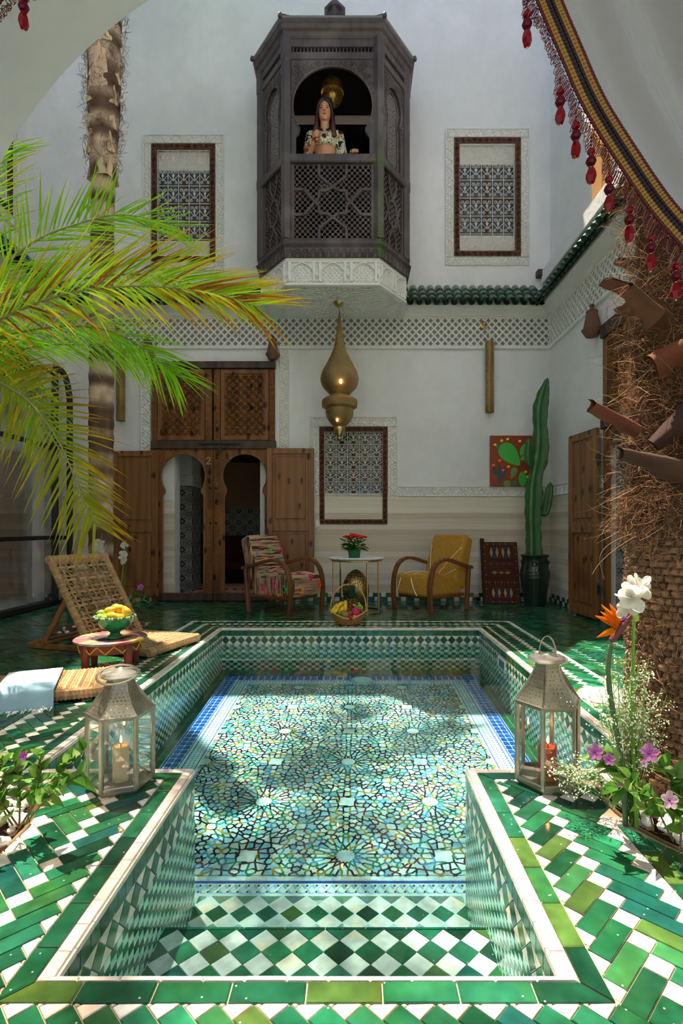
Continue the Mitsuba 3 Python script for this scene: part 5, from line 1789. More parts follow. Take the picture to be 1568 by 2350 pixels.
LEAFG = [rgb('3f7d2a'), rgb('2f6a24'), rgb('558f34'), rgb('2a5522')]
R2 = np.random.default_rng(21)
for k in range(150):
    az, el = R2.random() * 6.283, R2.uniform(-.5, 1.35)
    o = pc + [0, 0, .10] + R2.uniform(.02, .12) * np.array([math.cos(az) * math.cos(el), math.sin(az) * math.cos(el), max(math.sin(el), -.1) + .25])
    put(f'{t}__leaf', col(aim(leaf(R2.uniform(.05, .10), .028, R2.uniform(.1, .8)), o, az + R2.normal(0, .5), el * .6 + R2.normal(0, .3), R2.normal(0, .5)), jit(LEAFG[R2.integers(0, 4)], .15)[0]), 'vc_leaf')
for k in range(26):
    a, r = R2.random() * 6.283, .125 * math.sqrt(R2.random())
    c = pc + np.array([r * math.cos(a), r * math.sin(a) * .8, .275 - r * .35 + R2.normal(0, .006)])
    pet = [mv(ball((0, 0, 0), .016, 1, (1, 1, .45)), (.016 * math.cos(q), .016 * math.sin(q), .004)) for q in np.arange(6) * 1.047] + [ball((0, 0, .010), .012, 1)]
    put(f'{t}__flower', col(mv(cat(pet), c, R=rot([1, 0, 0], R2.normal(0, 18))), jit(rgb('c80f14'), .15)[0]), 'vc_satin', True)
put(f'{t}__stem', col(cat([tube(np.array([pc + [0, 0, .07], pc + [.05 * math.cos(a), .05 * math.sin(a), .15], pc + [.09 * math.cos(a), .09 * math.sin(a), .24]]), .003, 4) for a in np.arange(9) * .7]), rgb('3c5a26')), 'vc_matte')
# pierced brass dome lamp on the floor under the table
t = thing('floor_lantern', 'pierced brass egg-shaped floor lantern standing under the round table', 'lantern')


def f_pierce(p, n, uv):
    d, e, r = voronoi((p.x * .8 + p.y * .5) * 62, p.z * 62)
    return mix((0.50, 0.36, 0.14), (0.045, 0.03, 0.012), smoothstep(.36, .26, d)) * (.7 + .6 * fbm(p.x * 9, p.y * 9, p.z * 9, 2))


scene['brass_pierced'] = pri(proc(f_pierce), 0.35, 0.5, metallic=0.85)
dc = np.array([at(817, 0, 6.56)[0], 6.56, 0])
put(f'{t}__body', mv(lathe([(.075, .03), (.10, .06), (.135, .13), (.158, .20), (.163, .26), (.152, .33), (.125, .40), (.085, .455), (.04, .487), (0, .50)], 36), dc), 'brass_pierced', 40)
put(f'{t}__foot', mv(lathe([(0, 0), (.10, 0), (.105, .012), (.08, .025), (.075, .032), (0, .032)], 30), dc), 'brass', 40)

# fruit basket at the pool's edge
t = thing('fruit_basket', 'wicker basket with a tall hoop handle standing at the far edge of the pool', 'basket')
bc = np.array([at(800, 0, 5.68)[0], 5.68, 0.0])


def rim(a):
    return .115 - .045 * math.sin(a) * -1 * .0 + .035 * math.cos(2 * a) + .0


def bk_r(z, a):
    return .118 + .055 * z / .12


wv = []
nst = 40
for j in range(11):
    a = np.linspace(0, 2 * np.pi, 4 * nst + 1)
    top = np.array([rim(q) for q in a])
    z = .008 + (top - .012) * j / 10.5
    r = .118 + .5 * z + .0045 * np.cos(nst / 2 * a * 1.0 + np.pi * (j % 2))
    c_ = jit(rgb('a97f4f') if j % 3 else rgb('8c6438'), .12)[0]
    wv.append(col(tube(np.c_[r * np.cos(a), r * np.sin(a), z], .0062, 5, False), c_))
for k in range(nst // 2):
    a = 2 * np.pi * (k + .5) / (nst / 2)
    wv.append(col(tube(np.array([(.115 * math.cos(a), .115 * math.sin(a), .004), ((.118 + .5 * rim(a)) * math.cos(a), (.118 + .5 * rim(a)) * math.sin(a), rim(a))]), .0045, 4), rgb('9a7040')))
wv.append(col(lathe([(0, .003), (.118, .003), (.118, .012), (0, .012)], 28), rgb('80592f')))
put(f'{t}__woven_body', mv(cat(wv), bc), 'vc_matte', True)
a = np.linspace(0, 2 * np.pi, 81)
for ph in (0, np.pi):
    r = np.array([.122 + .5 * rim(q) for q in a])
    put(f'{t}__rim', col(mv(tube(np.c_[r * np.cos(a) + .004 * np.cos(20 * a + ph) * np.cos(a), r * np.sin(a), np.array([rim(q) for q in a]) + .006 * np.sin(20 * a + ph)], .0065, 5, False), bc), rgb('c09762')), 'vc_matte', True)
q = np.linspace(0, np.pi, 33)
put(f'{t}__handle', col(mv(tube(np.c_[.185 * np.cos(q), .02 * np.sin(q), .14 + .265 * np.sin(q) ** .85], .0085, 6), bc), rgb('b98f5a')), 'vc_matte', True)
FB = lambda *p: bc + np.array(p)


def banana(label, c, az, el, s=1.0, roll=0.0):
    s_ = np.linspace(-1, 1, 15)
    p = np.c_[.085 * np.sin(s_ * .95), 0 * s_, .075 * (1 - np.cos(s_ * .95)) * -1 + .02]
    r = .0185 * (1 - np.abs(s_) ** 4) + .0045
    m = tube(p, r, 7)
    cc = np.array([rgb('d9b120')] * len(m[0])); cc[np.abs(np.r_[np.repeat(s_, 7), -1, 1]) > .93] = rgb('5a4a1c')
    m = (m[0] * s, m[1], cc)
    k = put('banana', aim(m, c, az, el, roll), 'vc_satin', True)
    tag(k, label, 'banana', 'fruit in the basket')


for i, (p, az, el, ro) in enumerate((((-.145, -.05, .165), 1.0, .55, .9), ((-.118, -.06, .158), 1.0, .6, .8), ((-.085, -.045, .195), .9, .3, .6), ((-.065, -.06, .150), .8, .75, .7), ((-.035, -.05, .185), 1.4, 1.1, .3))):
    banana(('yellow banana, outermost on the left of the fruit basket', 'yellow banana, second from the left in the basket', 'yellow banana curling on top of the others in the basket', 'yellow banana pointing down at the basket front', 'upright yellow banana next to the pineapple')[i], FB(*p), az, el, 1.0, ro)


def fruit(name, label, cat_, c, s, col_, grp='fruit in the basket', sub=2, R=None, bsdf='vc_satin', tip=0.0, lift=.0):
    m = ball((0, 0, 0), 1.0, sub)
    v = m[0].copy()
    if tip:
        x = v[:, 0]; v[:, 0] = x + np.sign(x) * tip * np.maximum(np.abs(x) - .8, 0) * 3
    cc = jit(col_, .05)[0] * (1 + .25 * (meshkit.fbm(v * 2.5 + R2.random() * 9, 2) - .5))[:, None]
    if name == 'mango':
        cc = cc * (1 - .5 * np.clip(v[:, 2:] * .8, 0, 1)) + rgb('a9622c') * .5 * np.clip(v[:, 2:] * .8, 0, 1)
    v = v * s
    if R is not None: v = v @ np.asarray(R).T
    k = put(name, (v + c, m[1], cc), bsdf, True)
    return tag(k, label, cat_, grp)


fruit('mango', 'green and brown mango lying at the front of the basket', 'mango', FB(-.035, -.115, .115), (.058, .038, .038), rgb('7d7a2c'), R=rot([0, 1, 0], 25))
fruit('apple', 'red apple at the front rim of the basket', 'apple', FB(.022, -.14, .085), (.032, .032, .029), rgb('9c1420'))
fruit('peach', 'orange peach tucked beside the red apple in the basket', 'peach', FB(.062, -.125, .085), (.028, .028, .027), rgb('d98a2b'))
fruit('kiwi', 'brown kiwi above the mango in the basket', 'kiwi', FB(-.018, -.05, .155), (.036, .027, .027), rgb('7a5a33'))
fruit('kiwi', 'brown kiwi between the apple and the dragon fruit', 'kiwi', FB(.018, -.09, .125), (.034, .027, .027), rgb('6d5230'))
k = fruit('dragon_fruit', 'pink dragon fruit on the right side of the basket', 'dragon fruit', FB(.075, -.09, .135), (.046, .042, .046), rgb('c81a5c'))
for j in range(14):
    az, el = R2.random() * 6.283, R2.uniform(-.4, 1.2)
    o = FB(.075, -.09, .135) + .042 * np.array([math.cos(az) * math.cos(el), math.sin(az) * math.cos(el), math.sin(el)])
    put(f'{k}__scale', col(aim(leaf(.026, .014, -.4), o, az, el + .5), rgb('d8508a') if j % 3 else rgb('9aa84a')), 'vc_leaf')
t = thing('grapes', 'bunch of pale green grapes at the right back of the basket', 'grapes')
for j in range(34):
    g = R2.normal(0, 1, 3) * np.array([.03, .02, .022])
    put(f'{t}__grape', col(ball(FB(.095, -.03, .175) + g, .0125, 1), jit(rgb('a3b45a'), .12)[0]), 'vc_satin', True)
t = thing('pineapple', 'pineapple with a grey-green crown rising from the basket', 'pineapple')
pa = FB(.028, .015, .17)
sc_ = []
for j in range(9):
    for i in range(12):
        a = 2 * np.pi * (i + .5 * (j % 2)) / 12
        z = -.085 + j * .0205; r = .058 * math.sqrt(max(0.05, 1 - (z / .10) ** 2))
        put(f'{t}__eye', col(mv(ball((0, 0, 0), .0155, 1, (1, 1, .8)), pa + [r * math.cos(a), r * math.sin(a), z]), jit(rgb('7a5630') if (i + j) % 2 else rgb('5a4020'), .15)[0]), 'vc_matte', False)
for j in range(44):
    az = R2.random() * 6.283; q_l = j / 44
    L = .10 + .06 * q_l
    put(f'{t}__crown_leaf', col(aim(leaf(L, .020, .5 * (1 - q_l) + .05, .4), pa + [.014 * math.cos(az), .014 * math.sin(az), .085 + .02 * q_l], az, .75 + .75 * q_l), jit(rgb('4f6b52') if j % 3 else rgb('3f6a3a'), .15)[0]), 'vc_leaf')

# painting, cactus in its urn, carved board
t = thing('light_switch', 'small white carved switch plate on the stone wainscot left of the lower window', 'switch')
c_ = at(729, 1202, D - .01)
put(f'{t}__plate', col(bx(c_[0] - .035, c_[0] + .035, D - .022, D - .007, c_[2] - .05, c_[2] + .05, .004), rgb('d6d2c4')), 'vc_satin')
put(f'{t}__rocker', col(bx(c_[0] - .014, c_[0] + .014, D - .027, D - .02, c_[2] - .022, c_[2] + .022, .003), rgb('e6e2d6')), 'vc_satin')
t = thing('painting', 'small red painting of green prickly pear cacti hanging on the far wall', 'painting')
yp = D - .04
p0, p1 = at(1125, 1117, yp), at(1221, 1000, yp)
w, h = p1[0] - p0[0], p1[2] - p0[2]
Qp = lambda m: place(m, (p0[0], yp, p0[2]), EX, EZ)
put(f'{t}__canvas', col(Qp(bx(0, w, 0, h, -.018, .012, .003)), rgb('8c3a24')), 'vc_satin')
zz = [.0125]


def blob(u, v, a, b, ang, c, pear=0.0, n=26):
    g = np.linspace(0, 2 * np.pi, n, endpoint=False)
    x = a * np.cos(g); y = b * np.sin(g) * (1 + pear * np.cos(g))
    ca, sa = math.cos(math.radians(ang)), math.sin(math.radians(ang))
    zz[0] += .0004
    P_ = Polygon(np.c_[u * w + (x * ca - y * sa) * w, v * h + (x * sa + y * ca) * w])
    put(f'{t}__painted_shape', col(Qp(extrude(P_, .0015, zz[0])), c), 'vc_satin')


G1, G2, G3, YL, PK = rgb('3fae4a'), rgb('2f7a4a'), rgb('6f8a4a'), rgb('e8d23a'), rgb('e8734a')
blob(.48, .62, .33, .19, -48, G1, -.45); blob(.79, .72, .15, .075, 62, G1, .2); blob(.80, .57, .09, .05, 40, G1, .1); blob(.77, .15, .18, .095, 92, G1)
blob(.55, .26, .15, .07, 68, G3, .5); blob(.40, .06, .09, .08, 0, G3); blob(.59, .07, .07, .07, 0, rgb('3f6a5e')); blob(.17, .78, .07, .04, -35, G2)
for (u, v, a, b, an) in ((.22, .22, .26, .04, 90), (.10, .32, .09, .035, 90), (.34, .30, .08, .035, 90), (.16, .26, .08, .03, 0), (.28, .22, .08, .03, 0), (.92, .42, .08, .03, 0), (.90, .50, .08, .03, 90)):
    blob(u, v, a, b, an, rgb('2c4f58'))
for u, v, c in ((.11, .82, YL), (.27, .90, YL), (.41, .93, YL), (.70, .89, YL), (.84, .29, YL), (.89, .19, YL), (.43, .39, YL), (.22, .51, PK), (.07, .42, PK), (.30, .32, PK)):
    blob(u, v, .035, .03, 20, c)
t = thing('cactus', 'tall ribbed columnar cactus with two short arms growing from the dark green urn', 'cactus')
yc = 7.0


def rib_tube(pts, rad, ribs=5, n=60, tw=.25):
    p = spline(pts, n); s_ = np.linspace(0, 1, n)
    r = np.interp(s_, np.linspace(0, 1, len(rad)), rad)
    k = ribs * 6
    g = np.arange(k) * 2 * np.pi / k
    prof = .62 + .38 * np.abs(np.cos(g * ribs / 2)) ** 1.6
    tt = np.gradient(p, axis=0); tt /= np.linalg.norm(tt, axis=1, keepdims=True)
    a = np.array([1.0, 0, 0]); A = []
    for q_ in tt:
        a = a - q_ * (a @ q_); a /= np.linalg.norm(a); A.append(a)
    A = np.array(A); B = np.cross(tt, A)
    wob = 1 + .05 * np.sin(s_[:, None] * 75 + g[None] * 3)
    v = p[:, None] + (r[:, None] * prof[None] * wob)[..., None] * (np.cos(g + tw)[None, :, None] * A[:, None] + np.sin(g + tw)[None, :, None] * B[:, None])
    i, j = np.meshgrid(np.arange(n - 1), np.arange(k), indexing='ij'); j2 = (j + 1) % k
    q_ = np.stack([i * k + j, i * k + j2, (i + 1) * k + j2, (i + 1) * k + j], -1).reshape(-1, 4)
    v = v.reshape(-1, 3)
    v = np.vstack([v, p[-1:] + tt[-1:] * r[-1]])
    J = np.arange(k)
    f = np.vstack([q_[:, [0, 1, 2]], q_[:, [0, 2, 3]], np.c_[(n - 1) * k + J, (n - 1) * k + (J + 1) % k, np.full(k, len(v) - 1)]])
    base = np.where(np.tile(np.abs(np.cos(g * ribs / 2)) > .93, n)[:, None], rgb('5f7a4c') * np.ones((n * k, 1)), rgb('2f5f35') * np.ones((n * k, 1)))
    base = base * (1 + .35 * (meshkit.fbm(v[:-1] * 9, 2) - .5))[:, None]
    return v, f, np.vstack([base, base[-1:]])


cp = lambda u, v, y=yc: at(u, v, y)
put(f'{t}__stem', rib_tube([cp(1227, 1278), cp(1226, 1230), cp(1225, 1190), cp(1227, 1140), cp(1230, 1095), cp(1239, 1050), cp(1242, 1000), cp(1241, 950), cp(1247, 910), cp(1256, 872)], [.115, .105, .10, .115, .12, .09, .125, .115, .09, .105, .085, .03], 5, 90), 'vc_satin', True)
put(f'{t}__arm', rib_tube([cp(1240, 1176), cp(1250, 1178), cp(1256, 1160), cp(1260, 1135), cp(1263, 1114)], [.03, .05, .062, .058, .045], 4, 24), 'vc_satin', True)
put(f'{t}__arm', rib_tube([cp(1222, 1074, 6.97), cp(1214, 1064, 6.93), cp(1211, 1048, 6.92), cp(1212, 1030, 6.92), cp(1214, 1010, 6.92)], [.02, .035, .045, .045, .03], 4, 24), 'vc_satin', True)
t = thing('urn', 'tall dark green glazed urn with ring handles holding the cactus in the corner', 'urn')
sx = yc / F
uc = at(1228, 1211, yc)
prof = [(0, .0), (.125, .0), (.128, .02), (.15, .15), (.172, .27), (.182, .36), (.187, .365), (.184, .372), (.186, .40), (.191, .405), (.187, .412), (.184, .44), (.187, .446), (.181, .452), (.168, .50), (.155, .56), (.153, .60), (.168, .63), (.178, .645), (.172, .655), (.155, .648), (.145, .60), (0, .60)]
put(f'{t}__body', mv(lathe(prof, 40), (uc[0], yc, 0)), 'glaze_dark', 40)
scene['glaze_dark'] = pri((0.010, 0.028, 0.020), 0.10, 0.6)
for a in (-1.9, -.65, .7, 2.4):
    c = np.array([uc[0] + .168 * math.cos(a), yc + .168 * math.sin(a), .545])
    g = np.linspace(0, 2 * np.pi, 17)
    tg = np.array([-math.sin(a), math.cos(a), 0]); nn = np.array([math.cos(a), math.sin(a), 0])
    put(f'{t}__ring_handle', tube(c + .03 * np.cos(g)[:, None] * tg + .034 * np.sin(g)[:, None] * (np.array([0, 0, .95]) - nn * -.2), .009, 6, False), 'glaze_dark', 40)
    put(f'{t}__lug', ball(c + [0, 0, .035] - nn * .004, .017, 1), 'glaze_dark', True)
put(f'{t}__soil', col(mv(lathe([(0, .602), (.146, .602)][::-1], 24), (uc[0], yc, .001)), rgb('3a2c20')), 'vc_matte')
t = thing('carved_board', 'carved wooden board painted in orange and blue, leaning on the wall beside the cactus urn', 'carved board')
bl, br = at(1113, 1388, 7.14), at(1196, 1385, 7.12)
ex = np.array([br[0] - bl[0], -.02, 0.0]); wB = np.linalg.norm(ex); ex /= wB
tl = at(1127, 1243, 7.365)
ez = np.array([.075, .222, .86]); ez -= ex * (ez @ ex); hB = .83; ez /= np.linalg.norm(ez)
Qb = lambda m: place(m, np.array([bl[0], 7.14, .004]), ex, ez)
BR, OR_, BL_, CR = rgb('4a2c1e'), rgb('a5522a'), rgb('2f4570'), rgb('a08a6a')
put(f'{t}__board', col(Qb(bx(0, wB, 0, hB, -.03, 0, .004)), BR), 'vc_matte')
put(f'{t}__tenon', col(Qb(bx(-.02, .03, -.004, hB + .05, -.03, .006, .004)), BR * .8), 'vc_matte')
for z0, z1 in ((.06, .22), (.35, .47), (.60, .77)):
    for m in (bx(.05, wB - .05, z0 - .012, z0, 0, .010, .003), bx(.05, wB - .05, z1, z1 + .012, 0, .010, .003), bx(.05, .062, z0, z1, 0, .010, .003), bx(wB - .062, wB - .05, z0, z1, 0, .010, .003)):
        put(f'{t}__moulding', col(Qb(m), BR * 1.3), 'vc_matte')
    if z0 != .35:
        n = 4
        for k in range(n):
            a = .08 + (k + .5) * (wB - .16) / n; hh = (z1 - z0) / 2 - .01; zc = (z0 + z1) / 2; ww = (wB - .16) / n * .30
            put(f'{t}__almond', col(Qb(prism(np.array([(a - ww, zc), (a, zc - hh), (a + ww, zc), (a, zc + hh)]), .014, .014, .006)), CR), 'vc_matte')
            for gz in (1, -1):
                x2 = a + (wB - .16) / n / 2
                if k < n - 1:
                    tri_ = np.array([(x2 - ww, zc + gz * hh), (x2, zc + gz * .01), (x2 + ww, zc + gz * hh)])
                    put(f'{t}__painted_wedge', col(Qb(prism(tri_ if gz < 0 else tri_[::-1], .008, .008, .003)), BL_ if k % 2 == 0 else rgb('6a3020')), 'vc_matte')
    else:
        for k in range(3):
            a = wB / 2 + (k - 1) * .085
            put(f'{t}__almond', col(Qb(prism(np.array([(a - .04, .41), (a, .385), (a + .04, .41), (a, .435)]), .016, .016, .006)), OR_ if k == 1 else CR * .7), 'vc_matte')
for r_, zs_ in enumerate((.025, .28, .53, .80)):
    for k in range(9):
        a = .05 + (k + .5) * (wB - .1) / 9
        put(f'{t}__painted_dot', col(Qb(prism(np.array([(a - .014, zs_), (a, zs_ - .016), (a + .014, zs_), (a, zs_ + .016)]), .005, .005, .002)), OR_ if (k + r_) % 2 else BL_), 'vc_matte')
for sx_ in (.03, wB - .03):
    for k in range(16):
        zs_ = .05 + k * .047
        put(f'{t}__painted_dot', col(Qb(prism(np.array([(sx_ - .013, zs_), (sx_, zs_ - .015), (sx_ + .013, zs_), (sx_, zs_ + .015)]), .009, .009, .002)), OR_ if k % 2 else BL_), 'vc_matte')

# ---- brass lamps
t = thing('pendant_lamp', 'large engraved brass teardrop pendant lamp hanging under the balcony', 'lamp')
yl = 6.86
pr = lambda u: [(a, v) for a, v in u]
put(f'{t}__teardrop', px_lathe(779.5, yl, [(0.8, 713), (2.4, 722), (5.3, 749), (9.8, 781), (13.7, 800), (21, 817), (32.5, 839), (40.5, 853.6), (44.2, 869.5), (42.2, 882.5), (37, 891), (31, 897), (23, 905), (0, 905.6)], 44), 'brass_engraved', 40)
put(f'{t}__collar', px_lathe(779.5, yl, [(0, 904.5), (20.5, 905), (20.5, 909), (24, 910.5), (34, 914), (39.5, 918), (41, 921), (41, 929), (39.5, 931), (40.5, 934), (36, 937), (32.5, 939), (0, 939.5)], 44), 'brass_engraved', 40)
put(f'{t}__cup', px_lathe(779.5, yl, [(0, 938), (32.3, 938.5), (32.2, 948), (30.5, 956), (27.5, 963), (21.5, 971), (15.5, 977), (12, 979), (12, 981), (0, 981.5)], 40), 'brass_engraved', 40)
put(f'{t}__finial', px_lathe(779.5, yl, [(0, 980.5), (12.3, 981), (13.3, 985), (12.3, 989), (9.4, 996), (4.5, 1003), (6.2, 1005), (6.2, 1007.5), (2.4, 1011), (0, 1013)], 28), 'brass', 40)
put(f'{t}__canopy', px_lathe(778, yl, [(0, 692.5), (13.5, 693), (13.5, 695), (10, 701), (3, 705), (0, 705.5)], 32), 'brass', 40)
put(f'{t}__hook', tube(np.array([at(778, 704, yl), at(779, 709, yl), at(779.5, 714, yl)]), .007, 6), 'brass')
for u, v, dy, r in ((783.5, 886.5, -.232, .022), (775, 968.5, -.135, .016)):
    c = at(779.5, v, yl)
    cc = np.array([at(u, v, yl)[0], yl + dy, c[2]])
    scene[numbered(f'{t}__bulb')] = mikit.ply(ball(cc, r, 1, (.8, .8, 1.3)), {'type': 'diffuse'}, False, emitter={'type': 'area', 'radiance': {'type': 'rgb', 'value': [14.0, 6.5, 1.6]}})
for i, (u0, u1, v0, v1, hx, hv, lab) in enumerate(((1114, 1134, 785, 947, 1110, 746, 'slim brass tube lamp hanging on the wall between the lower window and the cactus'), (267, 287, 805, 966, 273, 752, 'slim brass tube lamp hanging on the wall beside the left palm trunk'))):
    t = thing('tube_lamp', lab, 'lamp')
    yt = D - .09
    put(f'{t}__tube', px_lathe((u0 + u1) / 2, yt, [(0, v0 - 4), (5, v0 - 3), (9.6, v0), (9.9, v0 + 3), (9.9, v1 - 1), (9.2, v1), (8.6, v1 - 1), (0, v1 - 6)], 20), 'brass_engraved', 40)
    put(f'{t}__chain', tube(np.array([at((u0 + u1) / 2, v0 - 3, yt), at((u0 + u1) / 2, v0 - 20, yt), at(hx + 6, hv + 4, yt), at(hx, hv, D - .09)]), .005, 5), 'brass')
    c = at(hx, hv, D - .037)
    g = lathe([(.05, 0), (.05, .01), (.03, .018), (.016, .03), (.02, .05), (.012, .062), (0, .065)], 20)
    put(f'{t}__wall_rose', mv((np.c_[g[0][:, 0], -g[0][:, 2], g[0][:, 1]], g[1]), c), 'brass', 40)
# ---- rope loungers
ROPE = [rgb('a98a66'), rgb('957655'), rgb('b89a74'), rgb('836648')]


def lounger(label, H, a, wdir, Wd, Ls, Lb, rise, rails=True):
    """H: near end of the hinge on the floor; a: direction of the seat, wdir across; the back rises over -a."""
    t = thing('lounger', label, 'lounger')
    a = np.array([*a, 0.0]); a /= np.linalg.norm(a); w = np.array([*wdir, 0.0]); w /= np.linalg.norm(w)
    H = np.array([*H, 0.045])
    b = -a * math.sqrt(max(Lb ** 2 - rise ** 2, 0)) + np.array([0, 0, rise]); b /= np.linalg.norm(b)
    nb = np.cross(w, b); nb /= np.linalg.norm(nb)
    P = lambda s, q, off=0.0: H + a * s + w * q + np.array([0, 0, off])
    Q = lambda s, q, off=0.0: H + b * s + w * q + nb * off
    # frames wrapped in rope
    def wrapped(key, pts, r, pitch=.011):
        p = np.array(pts, float); L = np.linalg.norm(p[1] - p[0]); n = max(6, int(L / pitch))
        s = np.linspace(0, 1, n)
        q = p[0] + (p[1] - p[0]) * s[:, None]
        rr = r * (1 + .10 * np.where(np.arange(n) % 2, 1, -1))
        m = tube(q, rr, 8)
        c = np.repeat(jit(ROPE[0], .1, n), 8, 0)
        put(key, (m[0], m[1], np.vstack([c, c[:1], c[-1:]])), 'vc_matte', False)
    for q in (.025, Wd - .025):
        wrapped(f'{t}__seat_frame', (P(0, q), P(Ls, q)), .034)
        wrapped(f'{t}__back_frame', (Q(0, q), Q(Lb, q)), .030)
    wrapped(f'{t}__seat_frame', (P(Ls, .0), P(Ls, Wd)), .034)
    wrapped(f'{t}__back_frame', (Q(Lb, .0), Q(Lb, Wd)), .034)
    wrapped(f'{t}__back_frame', (Q(.02, .0), Q(.02, Wd)), .026)
    # dense seat weave
    ms = []
    n = int(Ls / .016)
    for k in range(n):
        s = (k + .5) / n * Ls
        q = np.linspace(.03, Wd - .03, 22)
        z = .022 + .006 * np.sin(q * 90 + (k % 4) * 1.57)
        ms.append(col(tube(P(0, 0) + a * s + w * q[:, None] + np.stack([0 * q, 0 * q, z], 1), .0095, 5, False), jit(ROPE[k % 4], .12)[0]))
    put(f'{t}__seat_weave', cat(ms), 'vc_matte', True)
    # open back weave
    ms = []
    nr, nc = 19, 11
    for k in range(nr):
        s = .05 + (Lb - .09) * k / (nr - 1)
        q = np.linspace(.02, Wd - .02, 4 * nc + 1)
        for d in (-.0055, .0055):
            o = .007 * np.sin((q - .02) / (Wd - .04) * nc * np.pi + (k % 2) * np.pi)
            ms.append(col(tube(H + b * (s + d + .003 * math.sin(k * 7)) + w * q[:, None] + nb * o[:, None], .0055, 4, False), jit(ROPE[k % 3], .14)[0]))
    for k in range(nc):
        q = .04 + (Wd - .08) * k / (nc - 1)
        s = np.linspace(.03, Lb - .02, 4 * nr + 1)
        for d in (-.0055, .0055):
            o = -.007 * np.sin((s - .05) / (Lb - .09) * (nr - 1) * np.pi + np.pi / 2 + (k % 2) * np.pi)
            ms.append(col(tube(H + b * s[:, None] + w * (q + d) + nb * o[:, None], .0055, 4, False), jit(ROPE[(k + 1) % 3], .14)[0]))
    put(f'{t}__back_weave', cat(ms), 'vc_matte', True)
    if rails:
        for q in (.03, Wd - .03):
            e = P(-.64, q, -.022)
            put(f'{t}__base_rail', beam(P(.02, q, -.022), e, .032, .04), 'wood_lounger')
            put(f'{t}__strut', beam(P(-.50, q + .02, -.01), Q(Lb * .56, q + .02, -.03), .028, .045), 'wood_lounger')
        put(f'{t}__cross_bar', tube(np.array([P(-.44, .0, .005), P(-.44, Wd, .005)]), .016, 8), 'wood_lounger', 40)
        put(f'{t}__cross_bar', tube(np.array([P(-.56, .0, .005), P(-.56, Wd, .005)]), .016, 8), 'wood_lounger', 40)
        put(f'{t}__cross_bar', tube(np.array([P(.01, -.03, .01), P(.01, Wd + .03, .01)]), .018, 8), 'wood_lounger', 40)
    return t, P, Q


scene['wood_lounger'] = pri(proc(woodfn((0.22, 0.10, 0.035), (0.36, 0.18, 0.07), 24, 24, 24, False)), 0.5, 0.3)
lounger('woven rope lounger with a raised back on wooden struts, beside the low painted table', (-2.135, 4.325), (.952, -.306), (.306, .952), .65, .58, .80, .69)
t2, P2, Q2 = lounger('woven rope lounger with a pale blue towel, at the left edge', (-2.06, 2.93), (.925, .38), (-.34, .94), .50, .64, .72, .40)
# towel: pale blue with a white half, hanging over the near edge
t = thing('towel', 'folded white and pale blue cotton towel with fringed end lying over the rope lounger seat', 'towel')
s0, s1 = .06, .36


def tw(u, v):
    q = .475 - u * .575
    over = np.clip(u - .86, 0, 1) / .14
    X = P2(0, 0) + np.array([0, 0, .040])
    fold = .010 * np.sin(v * 9 + 3 * u) * u
    a_ = s0 + (s1 - s0) * v + .03 * u
    aa = (P2(1, 0) - P2(0, 0)); ww = (P2(0, 1) - P2(0, 0))
    z = .004 + .006 * (meshkit.fbm(np.stack([u * 5, v * 5, 0 * u], -1), 2)) + fold * .4 - .115 * over ** 1.2
    qq = np.where(u > .86, -.0195 - .03 * np.sin(over * 1.5), q)
    return X + a_[..., None] * aa + qq[..., None] * ww + z[..., None] * np.array([0, 0, 1.0])


g = grid(60, 40, tw)
uu = np.repeat(np.linspace(0, 1, 60), 40)
mixw = np.clip((uu + .05 * np.sin(np.tile(np.linspace(0, 9, 40), 60)) - .42) / .18, 0, 1)[:, None]
g = (g[0], g[1], rgb('e6ebee') * (1 - mixw) + rgb('9cc2d6') * mixw)
put(f'{t}__cloth', cat([g, (g[0] + [0, 0, .006], g[1], g[2])]), 'vc_matte', True)
fr = []
R3 = np.random.default_rng(5)
for k in range(34):
    v = (k + .5) / 34
    p = tw(np.array([1.0]), np.array([v]))[0]
    d = R3.normal(0, .02, 3) + P2(0, 0) * 0
    ww = (P2(0, 1) - P2(0, 0))
    e = p - ww * (.05 + .03 * R3.random()) + d * [1, 1, 0]
    e[2] = .006 + .004 * R3.random()
    fr.append(tube(spline([p, (p + e) / 2 + [0, 0, .01 - p[2] * .3], e], 6), .0032, 4))
put(f'{t}__fringe', col(cat(fr), rgb('d9dde0')), 'vc_matte')

# low painted table with the compote of lemons and limes
t = thing('low_table', 'low round painted wooden table with a yellow and red zigzag apron', 'low table')
TC = np.array([-1.755, 3.90, 0.0]); TZ = .222
n = 72
ang = np.linspace(0, 2 * np.pi, n, endpoint=False)
PAL = [rgb('7d6a6e'), rgb('a04a48'), rgb('b8923c'), rgb('6f5e64'), rgb('8a5a56'), rgb('8e8078')]
prof = [(0, TZ - .012), (.118, TZ - .012), (.122, TZ - .010), (.15, TZ), (.236, TZ - .002), (.245, TZ - .008), (.243, TZ - .022), (.215, TZ - .03), (0, TZ - .03)][::-1]
m = lathe(prof, n)
cc = np.zeros((len(m[0]), 3))
for i, (r, z) in enumerate(prof):
    for j in range(n):
        base_ = PAL[(j // 6 + (3 if r > .2 else 0)) % 6] if r > .13 else rgb('3a3030')
        cc[i * n + j] = base_ * (1 + .25 * math.sin(j * 5.1 + i))
put(f'{t}__table_top', mv((m[0], m[1], cc), TC), 'vc_satin')
ap = grid(73, 6, lambda u, v: np.stack([.205 * np.cos(2 * np.pi * u), .205 * np.sin(2 * np.pi * u), TZ - .03 - .062 * (1 - v)], -1))
a_ = np.repeat(np.linspace(0, 1, 73), 6) * 12; v_ = np.tile(np.linspace(0, 1, 6), 73)
put(f'{t}__apron', col(mv(ap, TC), rgb('6a2c22')), 'vc_satin', True)
